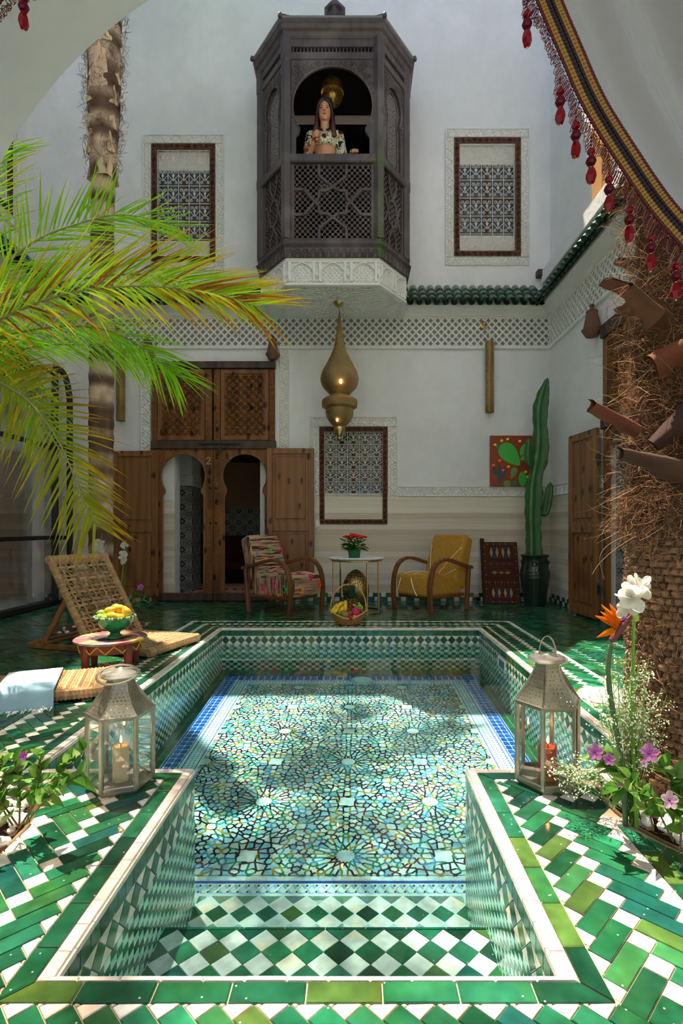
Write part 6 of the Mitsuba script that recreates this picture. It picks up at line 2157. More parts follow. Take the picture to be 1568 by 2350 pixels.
for k in range(12):
    a0, am, a1 = [2 * math.pi * (k + q) / 12 for q in (0, .5, 1)]
    pts = [np.array([.209 * math.cos(a), .209 * math.sin(a), z]) + TC for a, z in ((a0, TZ - .035), ((a0 + am) / 2, TZ - .06), (am, TZ - .086), ((a1 + am) / 2, TZ - .06), (a1, TZ - .035))]
    put(f'{t}__zigzag', col(tube(np.array(pts), .0055, 4), rgb('c9a227')), 'vc_satin')
for a in (-2.1, -.55, .95, 2.6):
    c = TC + [.195 * math.cos(a), .195 * math.sin(a), 0]
    m = lathe([(.022, 0), (.024, .01), (.03, .09), (.036, TZ - .03), (0, TZ - .03)], 8)
    z = m[0][:, 2]
    cc = np.where(((z > .05) & (z < .1))[:, None], rgb('8a2a22'), rgb('5a3a30'))
    put(f'{t}__leg', mv((m[0], m[1], cc), c), 'vc_satin')
t = thing('compote', 'footed green glazed bowl with a scalloped white rim standing on the low painted table', 'bowl')
BC = TC + [.035, -.01, TZ - .010]
prof = [(0, 0), (.056, 0), (.058, .008), (.046, .018), (.034, .03), (.034, .045), (.045, .052), (.085, .075), (.112, .105), (.128, .14), (.138, .155), (.132, .155), (.122, .14), (.10, .105), (.05, .07), (0, .066)]
m = lathe(prof, 48)
zz_ = m[0][:, 2]
gm = meshkit.fbm(m[0] * 16, 3)[:, None]
cc = rgb('1a7a4a') * gm * 1.6 + rgb('3a3a22') * (1 - gm) * .6
put(f'{t}__bowl', mv((m[0], m[1], cc), BC), 'vc_glaze', True)
for k in range(44):
    a = 2 * math.pi * k / 44
    put(f'{t}__rim_scallop', col(ball(BC + [.136 * math.cos(a), .136 * math.sin(a), .156], .0082, 1), rgb('a9c9b8') if k % 3 else rgb('2f6a4c')), 'vc_glaze', True)
LEM, LIM = rgb('e0b21c'), rgb('6f9a2c')
spots = [('lemon', 'yellow lemon lying at the front centre of the green bowl', (.012, -.075, .165), (.043, .032, .032), LEM, 8), ('lemon', 'yellow lemon on top of the heap, left of the centre', (-.028, -.03, .195), (.038, .031, .032), LEM, -25), ('lemon', 'highest yellow lemon on top of the heap in the bowl', (.035, .0, .205), (.040, .033, .034), rgb('dca41a'), 20), ('lemon', 'yellow lemon standing on end at the right side of the bowl', (.088, -.015, .180), (.042, .032, .034), rgb('d6b030'), 70), ('lemon', 'small yellow lemon at the front right of the bowl', (.068, -.072, .158), (.030, .026, .026), LEM, 40),
         ('lime', 'green lime at the left rim of the bowl, the largest lime', (-.088, -.02, .172), (.036, .033, .033), LIM, 10), ('lime', 'pale green lime at the front left rim of the bowl', (-.068, -.072, .158), (.030, .026, .026), rgb('93b53c'), 30), ('lime', 'small green lime behind the front lemons', (-.045, -.045, .165), (.028, .026, .026), LIM, 0), ('lime', 'green lime on top at the back of the heap', (-.018, .045, .205), (.038, .033, .033), LIM, -30), ('lime', 'small green lime at the very front of the bowl', (-.030, -.090, .153), (.026, .023, .023), rgb('86ab35'), 0)]
for nm, lab, c, s, cc, an in spots:
    fruit(nm, lab, nm, BC + np.array(c), s, cc, 'citrus fruit in the green bowl', 3, rot([0, 1, 0], an), 'vc_satin', .5 if nm == 'lemon' else .15)

# ---- hexagonal metal lanterns
SILV = rgb('b9b1a0')
scene['tin'] = pri(proc(lambda p, n, uv: mix((0.50, 0.46, 0.38), (0.30, 0.27, 0.20), fbm(p.x * 22, p.y * 22, p.z * 22, 3))), 0.35, 0.5, metallic=0.85)


def lantern(label, c, R, rotz, zs, wax, candle_lab, up):
    """zs: heights of base top, eave, neck, cap."""
    t = thing('lantern', label, 'lantern')
    c = np.asarray(c, float)
    zb, ze, zn, zc, zt = zs
    V = lambda r, k, z: c + np.array([r * math.cos(rotz + k * math.pi / 3), r * math.sin(rotz + k * math.pi / 3), z])
    hexf = lambda r0, z0, r1, z1: hull([V(r, k, z) for r, z in ((r0, z0), (r1, z1)) for k in range(6)])
    put(f'{t}__base', hexf(R * 1.0, .012, R * 1.0, .018), 'tin')
    for k in range(6):
        put(f'{t}__base_panel', hull([V(R * q, j, z) for j in (k, k + 1) for q, z in ((.93, .0), (1.03, .014), (1.03, zb), (.95, zb), (.90, 0))]), 'tin')
        put(f'{t}__post', beam(V(R, k, zb - .005), V(R, k, ze), .016, .016, (math.cos(rotz + k * math.pi / 3), math.sin(rotz + k * math.pi / 3), 0), .003), 'tin')
        for z in (zb + .006, ze - .006):
            put(f'{t}__rail', beam(V(R, k, z), V(R, k + 1, z), .010, .014), 'tin')
        a, b = V(R * .985, k, zb), V(R * .985, k + 1, zb)
        x = (b - a) / np.linalg.norm(b - a); L = np.linalg.norm(b - a)
        put(f'{t}__pane', place(bx(.006, L - .006, .004, ze - zb - .004, -.0008, .0008), a, x, EZ), 'glass')
        # pierced roof face
        a, b, a2, b2 = V(R * 1.07, k, ze), V(R * 1.07, k + 1, ze), V(R * .40, k, zn), V(R * .40, k + 1, zn)
        m0 = (a + b) / 2; m1 = (a2 + b2) / 2
        x = (b - a) / np.linalg.norm(b - a); y = (m1 - m0); h = np.linalg.norm(y); y = y / h
        w0, w1 = np.linalg.norm(b - a) / 2, np.linalg.norm(b2 - a2) / 2
        poly = Polygon([(-w0, 0), (w0, 0), (w1, h), (-w1, h)])
        holes = []
        rr = np.random.default_rng(k)
        nrow = 9
        for j in range(nrow):
            yy = h * (.07 + .86 * j / (nrow - 1)); ww = w0 + (w1 - w0) * yy / h - .009
            nn_ = max(2, int(2 * ww / .0135))
            for i in range(nn_ + 1):
                xx = -ww + 2 * ww * i / nn_
                o = rr.random() * 6.28
                s_ = .0042
                holes.append(Polygon([(xx + s_ * math.cos(o + q), yy + s_ * math.sin(o + q)) for q in (0, 2.09, 4.19)]))
        cur = extrude(poly.difference(shapely.union_all(holes)), .0018, -.0009)
        # the face curls outwards towards the eave
        vv = cur[0].copy(); vv[:, 2] += .018 * (np.clip(vv[:, 1] / h, 0, 1) * (1 - np.clip(vv[:, 1] / h, 0, 1))) * -2.0
        put(f'{t}__roof_panel', place((vv, cur[1]), m0, x, y), 'tin')
        put(f'{t}__roof_rib', tube(np.array([V(R * 1.07, k, ze), V(R * .68, k, (ze + zn) / 2 - .016), V(R * .40, k, zn)]), .0042, 5), 'tin', 40)
        put(f'{t}__eave', beam(a, b, .006, .012), 'tin')
        put(f'{t}__neck_panel', hull([V(R * q, j, z) for j in (k, k + 1) for q, z in ((.40, zn - .002), (.43, zc), (.39, zn - .002), (.42, zc))]), 'tin')
    put(f'{t}__cap', mv(lathe([(R * .44, zc - .004), (R * .60, zc), (R * .63, zc + .006), (R * .56, zc + .016), (R * .30, zt - .006), (R * .12, zt), (R * .05, zt + .006), (0, zt + .007)], 28), c), 'tin_white', 40)
    if up:
        g = np.linspace(-.15, np.pi + .15, 19)
        put(f'{t}__handle', strap(np.stack([c[0] + .026 * np.cos(g), c[1] - .02 * np.cos(g), c[2] + zt - .006 + .075 * np.sin(g)], 1), .012, .003, (.6, .8, 0)), 'tin', 40)
    else:
        g = np.linspace(0, 2 * np.pi, 33)
        put(f'{t}__handle', tube(np.stack([c[0] + .075 * np.cos(g), c[1] - .03 + .06 * np.sin(g), c[2] + zc + .012 + .022 * np.sin(g)], 1), .0045, 6, False), 'tin', 40)
    for sg in (1, -1):
        put(f'{t}__handle_lug', mv(bx(-.004, .004, -.004, .004, 0, .022, .002), c + [sg * (.026 if up else .073), 0, (zt - .012) if up else zc + .004]), 'tin')
    k = thing('candle', candle_lab, 'candle')
    r = .036 if up else .030
    zc0 = .019
    hC = .125 if up else .135
    prof = [(0, zc0), (r, zc0), (r, zc0 + hC * .8), (r * .97, zc0 + hC), (r * .7, zc0 + hC * .97), (0, zc0 + hC * .93)]
    m = lathe(prof, 24)
    # a slow spiral flute
    an = np.arctan2(m[0][:, 1], m[0][:, 0]); f_ = 1 + .05 * np.cos(4 * an + m[0][:, 2] * 40)
    m[0][:, :2] *= f_[:, None]
    gm = meshkit.fbm(m[0] * 30, 2)[:, None]
    put(f'{k}__wax', mv((m[0], m[1], wax * (.8 + .4 * gm)), c), 'vc_satin', True)
    put(f'{k}__wick', col(tube(np.array([c + [0, 0, zc0 + hC * .92], c + [.002, 0, zc0 + hC + .012]]), .0014, 5), (.02, .02, .02)), 'vc_matte')
    fl = lathe([(0, 0), (.004, .004), (.0052, .011), (.003, .022), (0, .032)], 10)
    scene[numbered(f'{k}__flame')] = mikit.ply(mv(fl, c + [.001, 0, zc0 + hC + .008]), {'type': 'diffuse'}, True, emitter={'type': 'area', 'radiance': {'type': 'rgb', 'value': [22.0, 10.0, 2.6]}})
    return t


scene['tin_white'] = pri(proc(lambda p, n, uv: mix((0.62, 0.60, 0.54), (0.42, 0.38, 0.30), smoothstep(.4, .7, fbm(p.x * 26, p.y * 26, p.z * 26, 3)))), 0.32, 0.5, metallic=0.7)
LL = np.array([at(277, 0, 2.12)[0], 2.12, 0.0])
lantern('silvery hexagonal glass lantern with a cream candle, on the tiles at the left pool corner', LL, .118, -1.75, (.022, .292, .405, .425, .452), rgb('e2c995'), 'lit cream pillar candle inside the left lantern', False)
LR = np.array([at(1257, 0, 2.14)[0], 2.14, 0.0])
lantern('silvery hexagonal glass lantern with a red candle, on the tiles at the right pool corner', LR, .122, -1.44 + math.pi / 6 * .85, (.022, .325, .455, .478, .505), rgb('c2402e'), 'lit red pillar candle inside the right lantern', True)
# ---- planting beds: soil, rims, white pebbles
R4_ = np.random.default_rng(11)
for i, (x, y, r) in enumerate(BEDS):
    if i == 1:
        k = put('stone_disc', mv(lathe([(0, -.02), (r, -.02), (r + .015, .004), (r + .012, .010), (0, .012)], 40), (x, y, 0)), 'marble', 40)
        tag(k, 'flat white stone disc set in the tiles behind the right lantern', 'stone disc')
        continue
    k = put('planting_bed', col(mv(lathe([(0, -.05), (r + .02, -.05)][::-1], 40), (x, y, 0)), rgb('4a3a2c')), 'vc_matte')
    tag(k, ('round planting bed of soil around the slim palm trunk by the back of the courtyard', '', 'round planting bed of soil at the foot of the shaggy palm trunk', 'round planting bed of soil at the left edge of the picture')[i], 'planting bed', kind='structure')
    put(f'{k}__rim', col(mv(lathe([(r, -.06), (r + .012, -.002), (r + .004, .002), (r - .012, -.004), (r - .02, -.06)], 48), (x, y, 0)), rgb('7a6248')), 'vc_matte', 40)


def pebbles(bed, n, label, group, ok, stuff=False, size=(.014, .025)):
    x, y, r = BEDS[bed]
    out = []
    tries = 0
    pts = []
    while len(out) < n and tries < 14000:
        tries += 1
        a, q = R4_.random() * 6.283, r * math.sqrt(R4_.random()) * .97
        c = np.array([x + q * math.cos(a), y + q * math.sin(a)])
        if not ok(c): continue
        s = R4_.uniform(*size)
        near_ = [p for p in pts if np.hypot(*(p[:2] - c)) < (p[2] + s) * .95]
        lay_ = 0
        if near_:
            if len(near_) > 3 or R4_.random() < .35: continue
            lay_ = .016
        pts.append(np.array([*c, s]))
        z = -.012 + s * .7 + lay_ + .018 * (1 - q / r)
        m = ball((0, 0, 0), 1.0, 1)
        v = m[0] * (s * np.array([1.15, R4_.uniform(.75, 1.0), R4_.uniform(.6, .8)])) * (1 + .25 * (meshkit.fbm(m[0] * 1.4 + R4_.random() * 50, 2)[:, None] - .5))
        m = mv((v, m[1]), (*c, z), rz=R4_.random() * 6.28)
        out.append(col(m, jit(rgb('e3e0d8'), .04)[0]))
    if stuff:
        k = put('pebbles', cat(out), 'vc_satin', True)
        return tag(k, label, 'pebbles', None, 'stuff')
    for m in out:
        tag(put('pebble', m, 'vc_satin', True), label, 'pebble', group)


pebbles(2, 240, 'smooth white pebble lying at the foot of the shaggy palm', 'white pebbles by the shaggy palm', lambda c: np.hypot(c[0] - 1.30, c[1] - 2.05) > .27 and c[0] < 1.5)
pebbles(3, 150, 'smooth white pebble in the planting bed at the left edge', 'white pebbles in the left bed', lambda c: c[0] > -1.42)
pebbles(0, 60, 'loose white pebbles around the slim palm trunk behind the lounger', None, lambda c: np.hypot(c[0] + 2.56, c[1] - 5.5) > .16, True)

# ---- palms
GRN, YLW, ORG, BRN = rgb('8ac832'), rgb('d8cc34'), rgb('dd8a1e'), rgb('8f5426')


def leaflet(o, d, nrm, L, w, droop, c0, c1, n=6, speck=0.0, rng=R4_, rnd=False):
    """One blade from o along d: folded along its midrib, drooping, its colour passing from c0 to c1 at the tip."""
    s = np.linspace(0, 1, n)
    d = d / np.linalg.norm(d)
    side = np.cross(nrm, d); side /= np.linalg.norm(side) + 1e-9
    up = np.cross(d, side)
    mid = o + d * (L * s)[:, None] + np.array([0, 0, -1.0]) * (droop * L * s ** 2)[:, None]
    wd = w / 2 * (np.interp(s, [0, .3, .7, .9, 1], [.3, .8, 1, .8, .35]) if rnd else np.interp(s, [0, .12, .55, 1], [.45, 1, .8, .04]))
    v = np.stack([mid - side * wd[:, None] + up * (wd * .35)[:, None], mid, mid + side * wd[:, None] + up * (wd * .35)[:, None]], 1).reshape(-1, 3)
    f = []
    for i in range(n - 1):
        for j in range(2):
            a, b, c_, e = 3 * i + j, 3 * i + 3 + j, 3 * i + 4 + j, 3 * i + 1 + j
            f += [[a, b, c_], [a, c_, e]]
    t = np.clip((s - .35) / .6, 0, 1)[:, None]
    cc = np.repeat(c0 * (1 - t) + c1 * t, 3, 0)
    if speck:
        kx = rng.random(n) < speck
        cc[np.repeat(kx, 3)] = cc[np.repeat(kx, 3)] * .3 + rgb('c9a326') * .7
    return v, np.array(f), np.clip(cc, .004, .9)


def frond(tree, path, nrm, n, L0, ang, w, droop, pal, single=True, r0=.011, start=.05, speck=0, sides=(1, -1), rng=R4_, c_r=None):
    """A frond of a palm: path of the rachis (3-D points), nrm = the frond's face, leaflets on both sides."""
    p = spline(path, 50)
    k = put(f'{tree}__frond', col(tube(p, np.linspace(r0, .0025, 50), 6), c_r if c_r is not None else rgb('6f7440')), 'vc_satin', True)
    nrm = np.asarray(nrm, float); nrm /= np.linalg.norm(nrm)
    ms = []
    for sg in sides:
        for i in range(n):
            s = start + (1 - start) * (i + .5 * (sg > 0) * .9 + rng.normal(0, .12)) / n
            s = min(max(s, 0), .995)
            o = np.array([np.interp(s, np.linspace(0, 1, 50), p[:, j]) for j in range(3)])
            e = np.array([np.interp(min(s + .03, 1), np.linspace(0, 1, 50), p[:, j]) for j in range(3)]) - np.array([np.interp(max(s - .03, 0), np.linspace(0, 1, 50), p[:, j]) for j in range(3)])
            e /= np.linalg.norm(e)
            sd = np.cross(nrm, e); sd /= np.linalg.norm(sd)
            th = math.radians(np.interp(s, [0, 1], ang) + rng.normal(0, 5))
            d = e * math.cos(th) + sg * sd * math.sin(th) + nrm * rng.normal(.10, .12)
            L = L0 * np.interp(s, [0, .2, .6, 1], [.6, 1, 1, .62]) * rng.uniform(.85, 1.1)
            c0, c1 = pal(sg, s, rng)
            ms.append(leaflet(o, d, nrm, L, w * rng.uniform(.85, 1.15), droop * rng.uniform(.6, 1.4), jit(c0, .10)[0], jit(c1, .10)[0], speck=speck if rng.random() < .6 else 0))
    if single:
        for m in ms: put(f'{k}__leaflet', m, 'vc_leaf', True)
    else:
        q = put(f'{k}__leaflets', cat(ms), 'vc_leaf', True); tag(q, None, kind='stuff')
    return k


YP = thing('young_palm', 'feathery young palm leaning in from the left with long bright green and yellowing fronds', 'palm')
CR = np.array([-2.42, 3.05, 1.86])
put(f'{YP}__trunk', (lambda m: (m[0], m[1], np.repeat(jit(rgb('6a5440'), .2, len(m[0])), 1, 0)))(tube(spline([(-2.98, 3.2, 0), (-2.85, 3.17, .8), (-2.50, 3.06, 1.80)], 40), .10 + .012 * (np.arange(40) % 2), 14)), 'vc_matte')


def path_px(pts, ys):
    return [CR] + [at(u, v, y) for (u, v), y in zip(pts, ys)]


g_plain = lambda sg, s, r: (GRN, GRN * .9 + YLW * .3)
g_tips = lambda sg, s, r: (GRN * .9, (YLW * .5 + ORG * .6) if (sg > 0 and s > .45 and r.random() < .8) else YLW * .8 + GRN * .2)
g_brown = lambda sg, s, r: ((GRN * .8 + YLW * .3) if r.random() < .6 else BRN * 1.1, ORG * .8 if r.random() < .55 else YLW * .9)
g_olive = lambda sg, s, r: (rgb('8f9a2a'), rgb('a8671f') if sg > 0 else rgb('a3a02c'))
FN = (0.15, -0.88, 0.45)
# the fronds: the pixels their midribs pass, with the depth of each
frond(YP, path_px([(-60, 690), (0, 618), (92, 547), (184, 512), (257, 494), (331, 500), (395, 519)], [3.05, 3.1, 3.2, 3.3, 3.4, 3.5, 3.6]), FN, 64, .54, (62, 30), .0135, .05, g_plain, True, speck=.0)
frond(YP, path_px([(-60, 735), (0, 694), (106, 657), (216, 636), (294, 630), (367, 636), (459, 657), (510, 672), (575, 692)], [3.0, 2.98, 2.95, 2.92, 2.9, 2.88, 2.85, 2.83, 2.8]), FN, 84, .50, (58, 24), .0135, .04, g_tips, True)
frond(YP, path_px([(-60, 775), (0, 735), (92, 693), (202, 666), (321, 657), (413, 663), (505, 677), (590, 705)], [2.95, 2.9, 2.85, 2.8, 2.76, 2.73, 2.7, 2.68]), FN, 80, .48, (60, 26), .0135, .12, g_brown, True, speck=.25)
frond(YP, path_px([(-50, 800), (0, 776), (92, 755), (184, 749), (257, 762), (321, 795), (367, 831), (402, 862)], [3.1, 3.15, 3.2, 3.25, 3.3, 3.3, 3.3, 3.3]), (0.1, -.8, .6), 74, .44, (58, 24), .0125, .22, g_plain, True)
frond(YP, path_px([(-40, 850), (0, 877), (46, 905), (92, 951), (138, 1020), (170, 1093), (197, 1160), (222, 1206)], [2.9, 2.85, 2.8, 2.76, 2.72, 2.7, 2.68, 2.66]), (.25, -.95, .15), 60, .36, (68, 34), .0125, .16, g_olive, True, speck=.22)
frond(YP, path_px([(-70, 760), (0, 770), (25, 800), (45, 850), (70, 920), (95, 980)], [3.2, 3.25, 3.3, 3.35, 3.4, 3.4]), (.25, -.9, .2), 40, .36, (60, 28), .011, .2, g_plain, False)
frond(YP, path_px([(-90, 640), (-60, 520), (-40, 430), (-15, 370), (25, 330)], [3.1, 3.2, 3.3, 3.4, 3.5]), (.3, -.9, .2), 40, .46, (60, 30), .012, .06, lambda sg, s, r: (GRN, YLW if r.random() < .5 else GRN), False)
frond(YP, path_px([(-60, 790), (0, 812), (60, 800), (140, 790), (230, 800), (300, 830)], [3.35, 3.4, 3.45, 3.5, 3.5, 3.5]), (.1, -.75, .6), 52, .40, (60, 26), .011, .25, g_plain, False)
for az, el in ((2.4, 1.6), (3.6, 1.6), (1.5, 1.3)):
    q = [CR + np.array([math.cos(az) * t_, math.sin(az) * t_, .9 * t_ * el - .3 * t_ * t_]) * [.8, .8, 1] for t_ in (0, .25, .5, .75, 1.0)]
    frond(YP, q, (0, -.2, 1), 34, .42, (60, 28), .012, .15, g_plain, False)

# slim tall palm by the back
TP = thing('tall_palm', 'tall slim palm trunk with pale peeling leaf bases, rising behind the far lounger', 'palm')
YT = 5.5
zs_ = np.linspace(-.05, 8.6, 360)
cx_ = np.interp(zs_, [0, 1.0, 2.6, 4.0, 5.0, 6.4, 8.6], [-2.575, -2.575, -2.57, -2.56, -2.545, -2.53, -2.50])
rad = np.interp(zs_, [0, .3, 1.0, 2.0, 3.0, 4.2, 4.6, 5.2, 6.4, 8.6], [.135, .12, .115, .118, .115, .108, .12, .15, .155, .13])
k = 22
gg = np.arange(k) * 2 * np.pi / k
ringz = np.sin(zs_ * 2 * np.pi / .155)
rr = rad[:, None] * (1 + .035 * ringz[:, None] + .04 * (meshkit.fbm(np.stack([np.broadcast_to(np.cos(gg) * 3, (360, k)), np.broadcast_to(np.sin(gg) * 3, (360, k)), np.broadcast_to(zs_[:, None] * 9, (360, k))], -1), 3) - .5))
v = np.stack([cx_[:, None] + rr * np.cos(gg), YT + rr * np.sin(gg), np.broadcast_to(zs_[:, None], rr.shape)], -1).reshape(-1, 3)
i, j = np.meshgrid(np.arange(359), np.arange(k), indexing='ij'); j2 = (j + 1) % k
q = np.stack([i * k + j, i * k + j2, (i + 1) * k + j2, (i + 1) * k + j], -1).reshape(-1, 4)
nz = meshkit.fbm(v * np.array([30, 30, 7.0]), 3)[:, None]
bandn = meshkit.noise(np.stack([0 * v[:, 2], 0 * v[:, 2], v[:, 2] / .13], -1), 4)[:, None]
bandn = np.clip((bandn - .5) * 2.6 + .5, 0, 1)
cc = (rgb('b09c86') * bandn + rgb('5a473a') * (1 - bandn)) * (.35 + 1.3 * nz)
put(f'{TP}__trunk', (v, np.vstack([q[:, [0, 1, 2]], q[:, [0, 2, 3]]]), cc), 'vc_matte', True)


def boot(c, az, z, L, w0, w1, lean, bark, thick=.012, curl=.35, n=9, bend=0.0, R_=.12):
    """A dead leaf base: a curved plate rooted on the trunk at height z, facing az."""
    def fn(u, v):
        wd = (w0 * (1 - u) + w1 * u) * (1 - .3 * np.sin(u * np.pi) * .4)
        ph = (v - .5) * 2
        rad_ = R_ + lean * L * u ** 1.4 + .01 - curl * wd * .5 * ph ** 2
        t = ph * wd / 2
        x = rad_; y = t
        return np.stack([c[0] + x * math.cos(az) - y * math.sin(az), c[1] + x * math.sin(az) + y * math.cos(az), z + L * u - bend * L * u ** 2 + .02 * (meshkit.noise(np.stack([v * 9 + z * 7, u * 0, u * 0 + az], -1)) - .5) * (u > .9)], -1)
    m = grid(10, n, fn)
    nz = meshkit.fbm(m[0] * np.array([60, 60, 9.0]), 3)[:, None]
    inner = (m[0] - np.array([math.cos(az), math.sin(az), 0]) * thick, m[1][:, ::-1])
    cc = bark * (.6 + .8 * nz)
    return cat([(m[0], m[1], cc), (inner[0], inner[1], cc * .8)])


TAN = rgb('c9b193')
R5 = np.random.default_rng(3)
for lev in range(15):
    z = 4.50 + lev * .24
    for q_ in range(3):
        az = lev * 2.4 + q_ * 2.09 + R5.normal(0, .2)
        cxx = np.interp(z, zs_, cx_)
        put(f'{TP}__leaf_base', boot((cxx, YT), az, z, R5.uniform(.55, .85), .30, R5.uniform(.13, .18), R5.uniform(.02, .10), jit(TAN, .12)[0], .012, .45, 9, 0, np.interp(z, zs_, rad) - .02), 'vc_matte', True)
fib = []
for q_ in range(1100):
    z = R5.uniform(4.6, 7.6); az = R5.random() * 6.283
    cxx = np.interp(z, zs_, cx_); r = np.interp(z, zs_, rad) + R5.uniform(.0, .04)
    p = np.array([cxx + r * math.cos(az), YT + r * math.sin(az), z])
    d = np.array([-math.sin(az), math.cos(az), 0]) * R5.normal(0, .09) + np.array([math.cos(az), math.sin(az), 0]) * abs(R5.normal(0, .03)) + [0, 0, R5.normal(0, .10)]
    k1 = R5.normal(0, .03, 3)
    fib.append(col(tube(np.array([p, p + d * .3 + k1, p + d * .5 + k1 * .3, p + d * .55 - k1 * .5]), .0018, 3, False), jit(rgb('6a5138'), .25)[0]))
k = put(f'{TP}__fibres', cat(fib), 'vc_matte'); tag(k, None, kind='stuff')
for q_ in range(8):
    az = -2.9 + q_ * .6; el = .55 + .5 * (q_ % 3)
    c0 = np.array([-2.50, YT, 8.55])
    pt = [c0 + np.array([math.cos(az) * t_, math.sin(az) * t_, el * t_ - .16 * t_ * t_]) for t_ in (0, .45, .9, 1.35, 1.8)]
    frond(TP, pt, (0, 0, 1), 40, .62, (60, 28), .03, .15, g_plain, False, .02, .12)

# shaggy palm close on the right
SP = thing('shaggy_palm', 'thick shaggy palm trunk with dark leaf stumps and loose fibres, close on the right', 'palm')
SC = np.array([1.30, 2.05])
nzv, nk = 230, 276
zs2 = np.linspace(-.06, 1.12, nzv); gg = np.arange(nk) * 2 * np.pi / nk
rad2 = np.interp(zs2, [-.06, .1, .5, 1.0, 1.12], [.262, .25, .245, .245, .25])
zs2w = zs2 + 0.0
rows = np.floor(zs2 / .026)
rn = np.zeros((nzv, nk)); cn = np.zeros((nzv, nk))
for a_ in range(nzv):
    off = (rows[a_] * .37) % 1
    kk = np.floor(gg / (2 * np.pi) * 52 + off)
    h = meshkit.noise(np.stack([kk * 3.3, np.full(nk, rows[a_] * 5.7), np.zeros(nk)], -1), 2)
    ex_ = np.abs((gg / (2 * np.pi) * 52 + off) % 1 - .5) * 2; ey_ = abs((zs2[a_] / .026) % 1 - .5) * 2
    rn[a_] = .017 * h + .004 - .018 * (np.clip(ex_ - .62, 0, 1) / .38) - .012 * max(ey_ - .66, 0) / .34
    cn[a_] = h
fine = meshkit.fbm(np.stack([np.broadcast_to(np.cos(gg) * 14, (nzv, nk)), np.broadcast_to(np.sin(gg) * 14, (nzv, nk)), np.broadcast_to(zs2[:, None] * 70, (nzv, nk))], -1), 3)
r2 = rad2[:, None] + rn + .017 * (fine - .5)
v = np.stack([SC[0] + r2 * np.cos(gg), SC[1] + r2 * np.sin(gg), np.broadcast_to(zs2[:, None], r2.shape)], -1).reshape(-1, 3)
i, j = np.meshgrid(np.arange(nzv - 1), np.arange(nk), indexing='ij'); j2 = (j + 1) % nk
q = np.stack([i * nk + j, i * nk + j2, (i + 1) * nk + j2, (i + 1) * nk + j], -1).reshape(-1, 4)
cc = (rgb('8f6c52') * (.55 + .55 * cn.reshape(-1, 1)) * (.55 + .9 * fine.reshape(-1, 1)))
put(f'{SP}__trunk', (v, np.vstack([q[:, [0, 1, 2]], q[:, [0, 2, 3]]]), cc), 'vc_matte', False)
up = lathe([(.25, 1.10), (.235, 1.3), (.225, 1.8), (.22, 2.4), (.21, 3.0), (.20, 4.0), (.15, 4.6), (0, 4.7)], 24)
put(f'{SP}__core', col(mv(up, (*SC, 0)), rgb('4a3526')), 'vc_matte')
DK = rgb('5a3c2e')
for lev in range(15):
    z = 1.22 + lev * .125
    for q_ in range(4):
        az = lev * 1.15 + q_ * 1.571 + R5.normal(0, .15)
        put(f'{SP}__leaf_base', boot(SC, az, z, R5.uniform(.14, .24), .20, R5.uniform(.07, .12), R5.uniform(.15, .75), jit(DK if R5.random() < .65 else rgb('7d6148'), .2)[0], .014, .7, 9, R5.uniform(0, .6), .21), 'vc_matte', True)


def stump(p0, p1, w0, w1, th, c):
    """A cut leaf stalk from p0 out to p1."""
    p0, p1 = np.asarray(p0, float), np.asarray(p1, float)
    d = (p1 - p0) / np.linalg.norm(p1 - p0)
    s = np.cross(d, [0, -1.0, .3]); s /= np.linalg.norm(s); nn = np.cross(s, d)

    def fn(u, v):
        ph = v * 2 * np.pi
        w = (w0 + (w1 - w0) * u) * (1 + .45 * (meshkit.noise(np.stack([u * 5 + p0[2] * 40, v * 3, 0 * u], -1), 5) - .5))
        u = u + .10 * (meshkit.noise(np.stack([v * 11, 0 * u + p1[0] * 50, 0 * u], -1), 6) - .5) * (u > .85)
        return p0 + (p1 - p0) * u[..., None] + s * (w / 2 * np.cos(ph))[..., None] + nn * (th * np.sin(ph) * (1 - .4 * u) - .55 * w * np.cos(ph) ** 2)[..., None]
    m = grid(14, 17, fn)
    nz = meshkit.fbm(m[0] @ np.stack([d * 6, s * 50, nn * 50], 1), 3)[:, None]
    return m[0] + .006 * (meshkit.fbm(m[0] * 55, 2) - .5)[:, None], m[1], c * .62 * (.45 + 1.1 * nz)


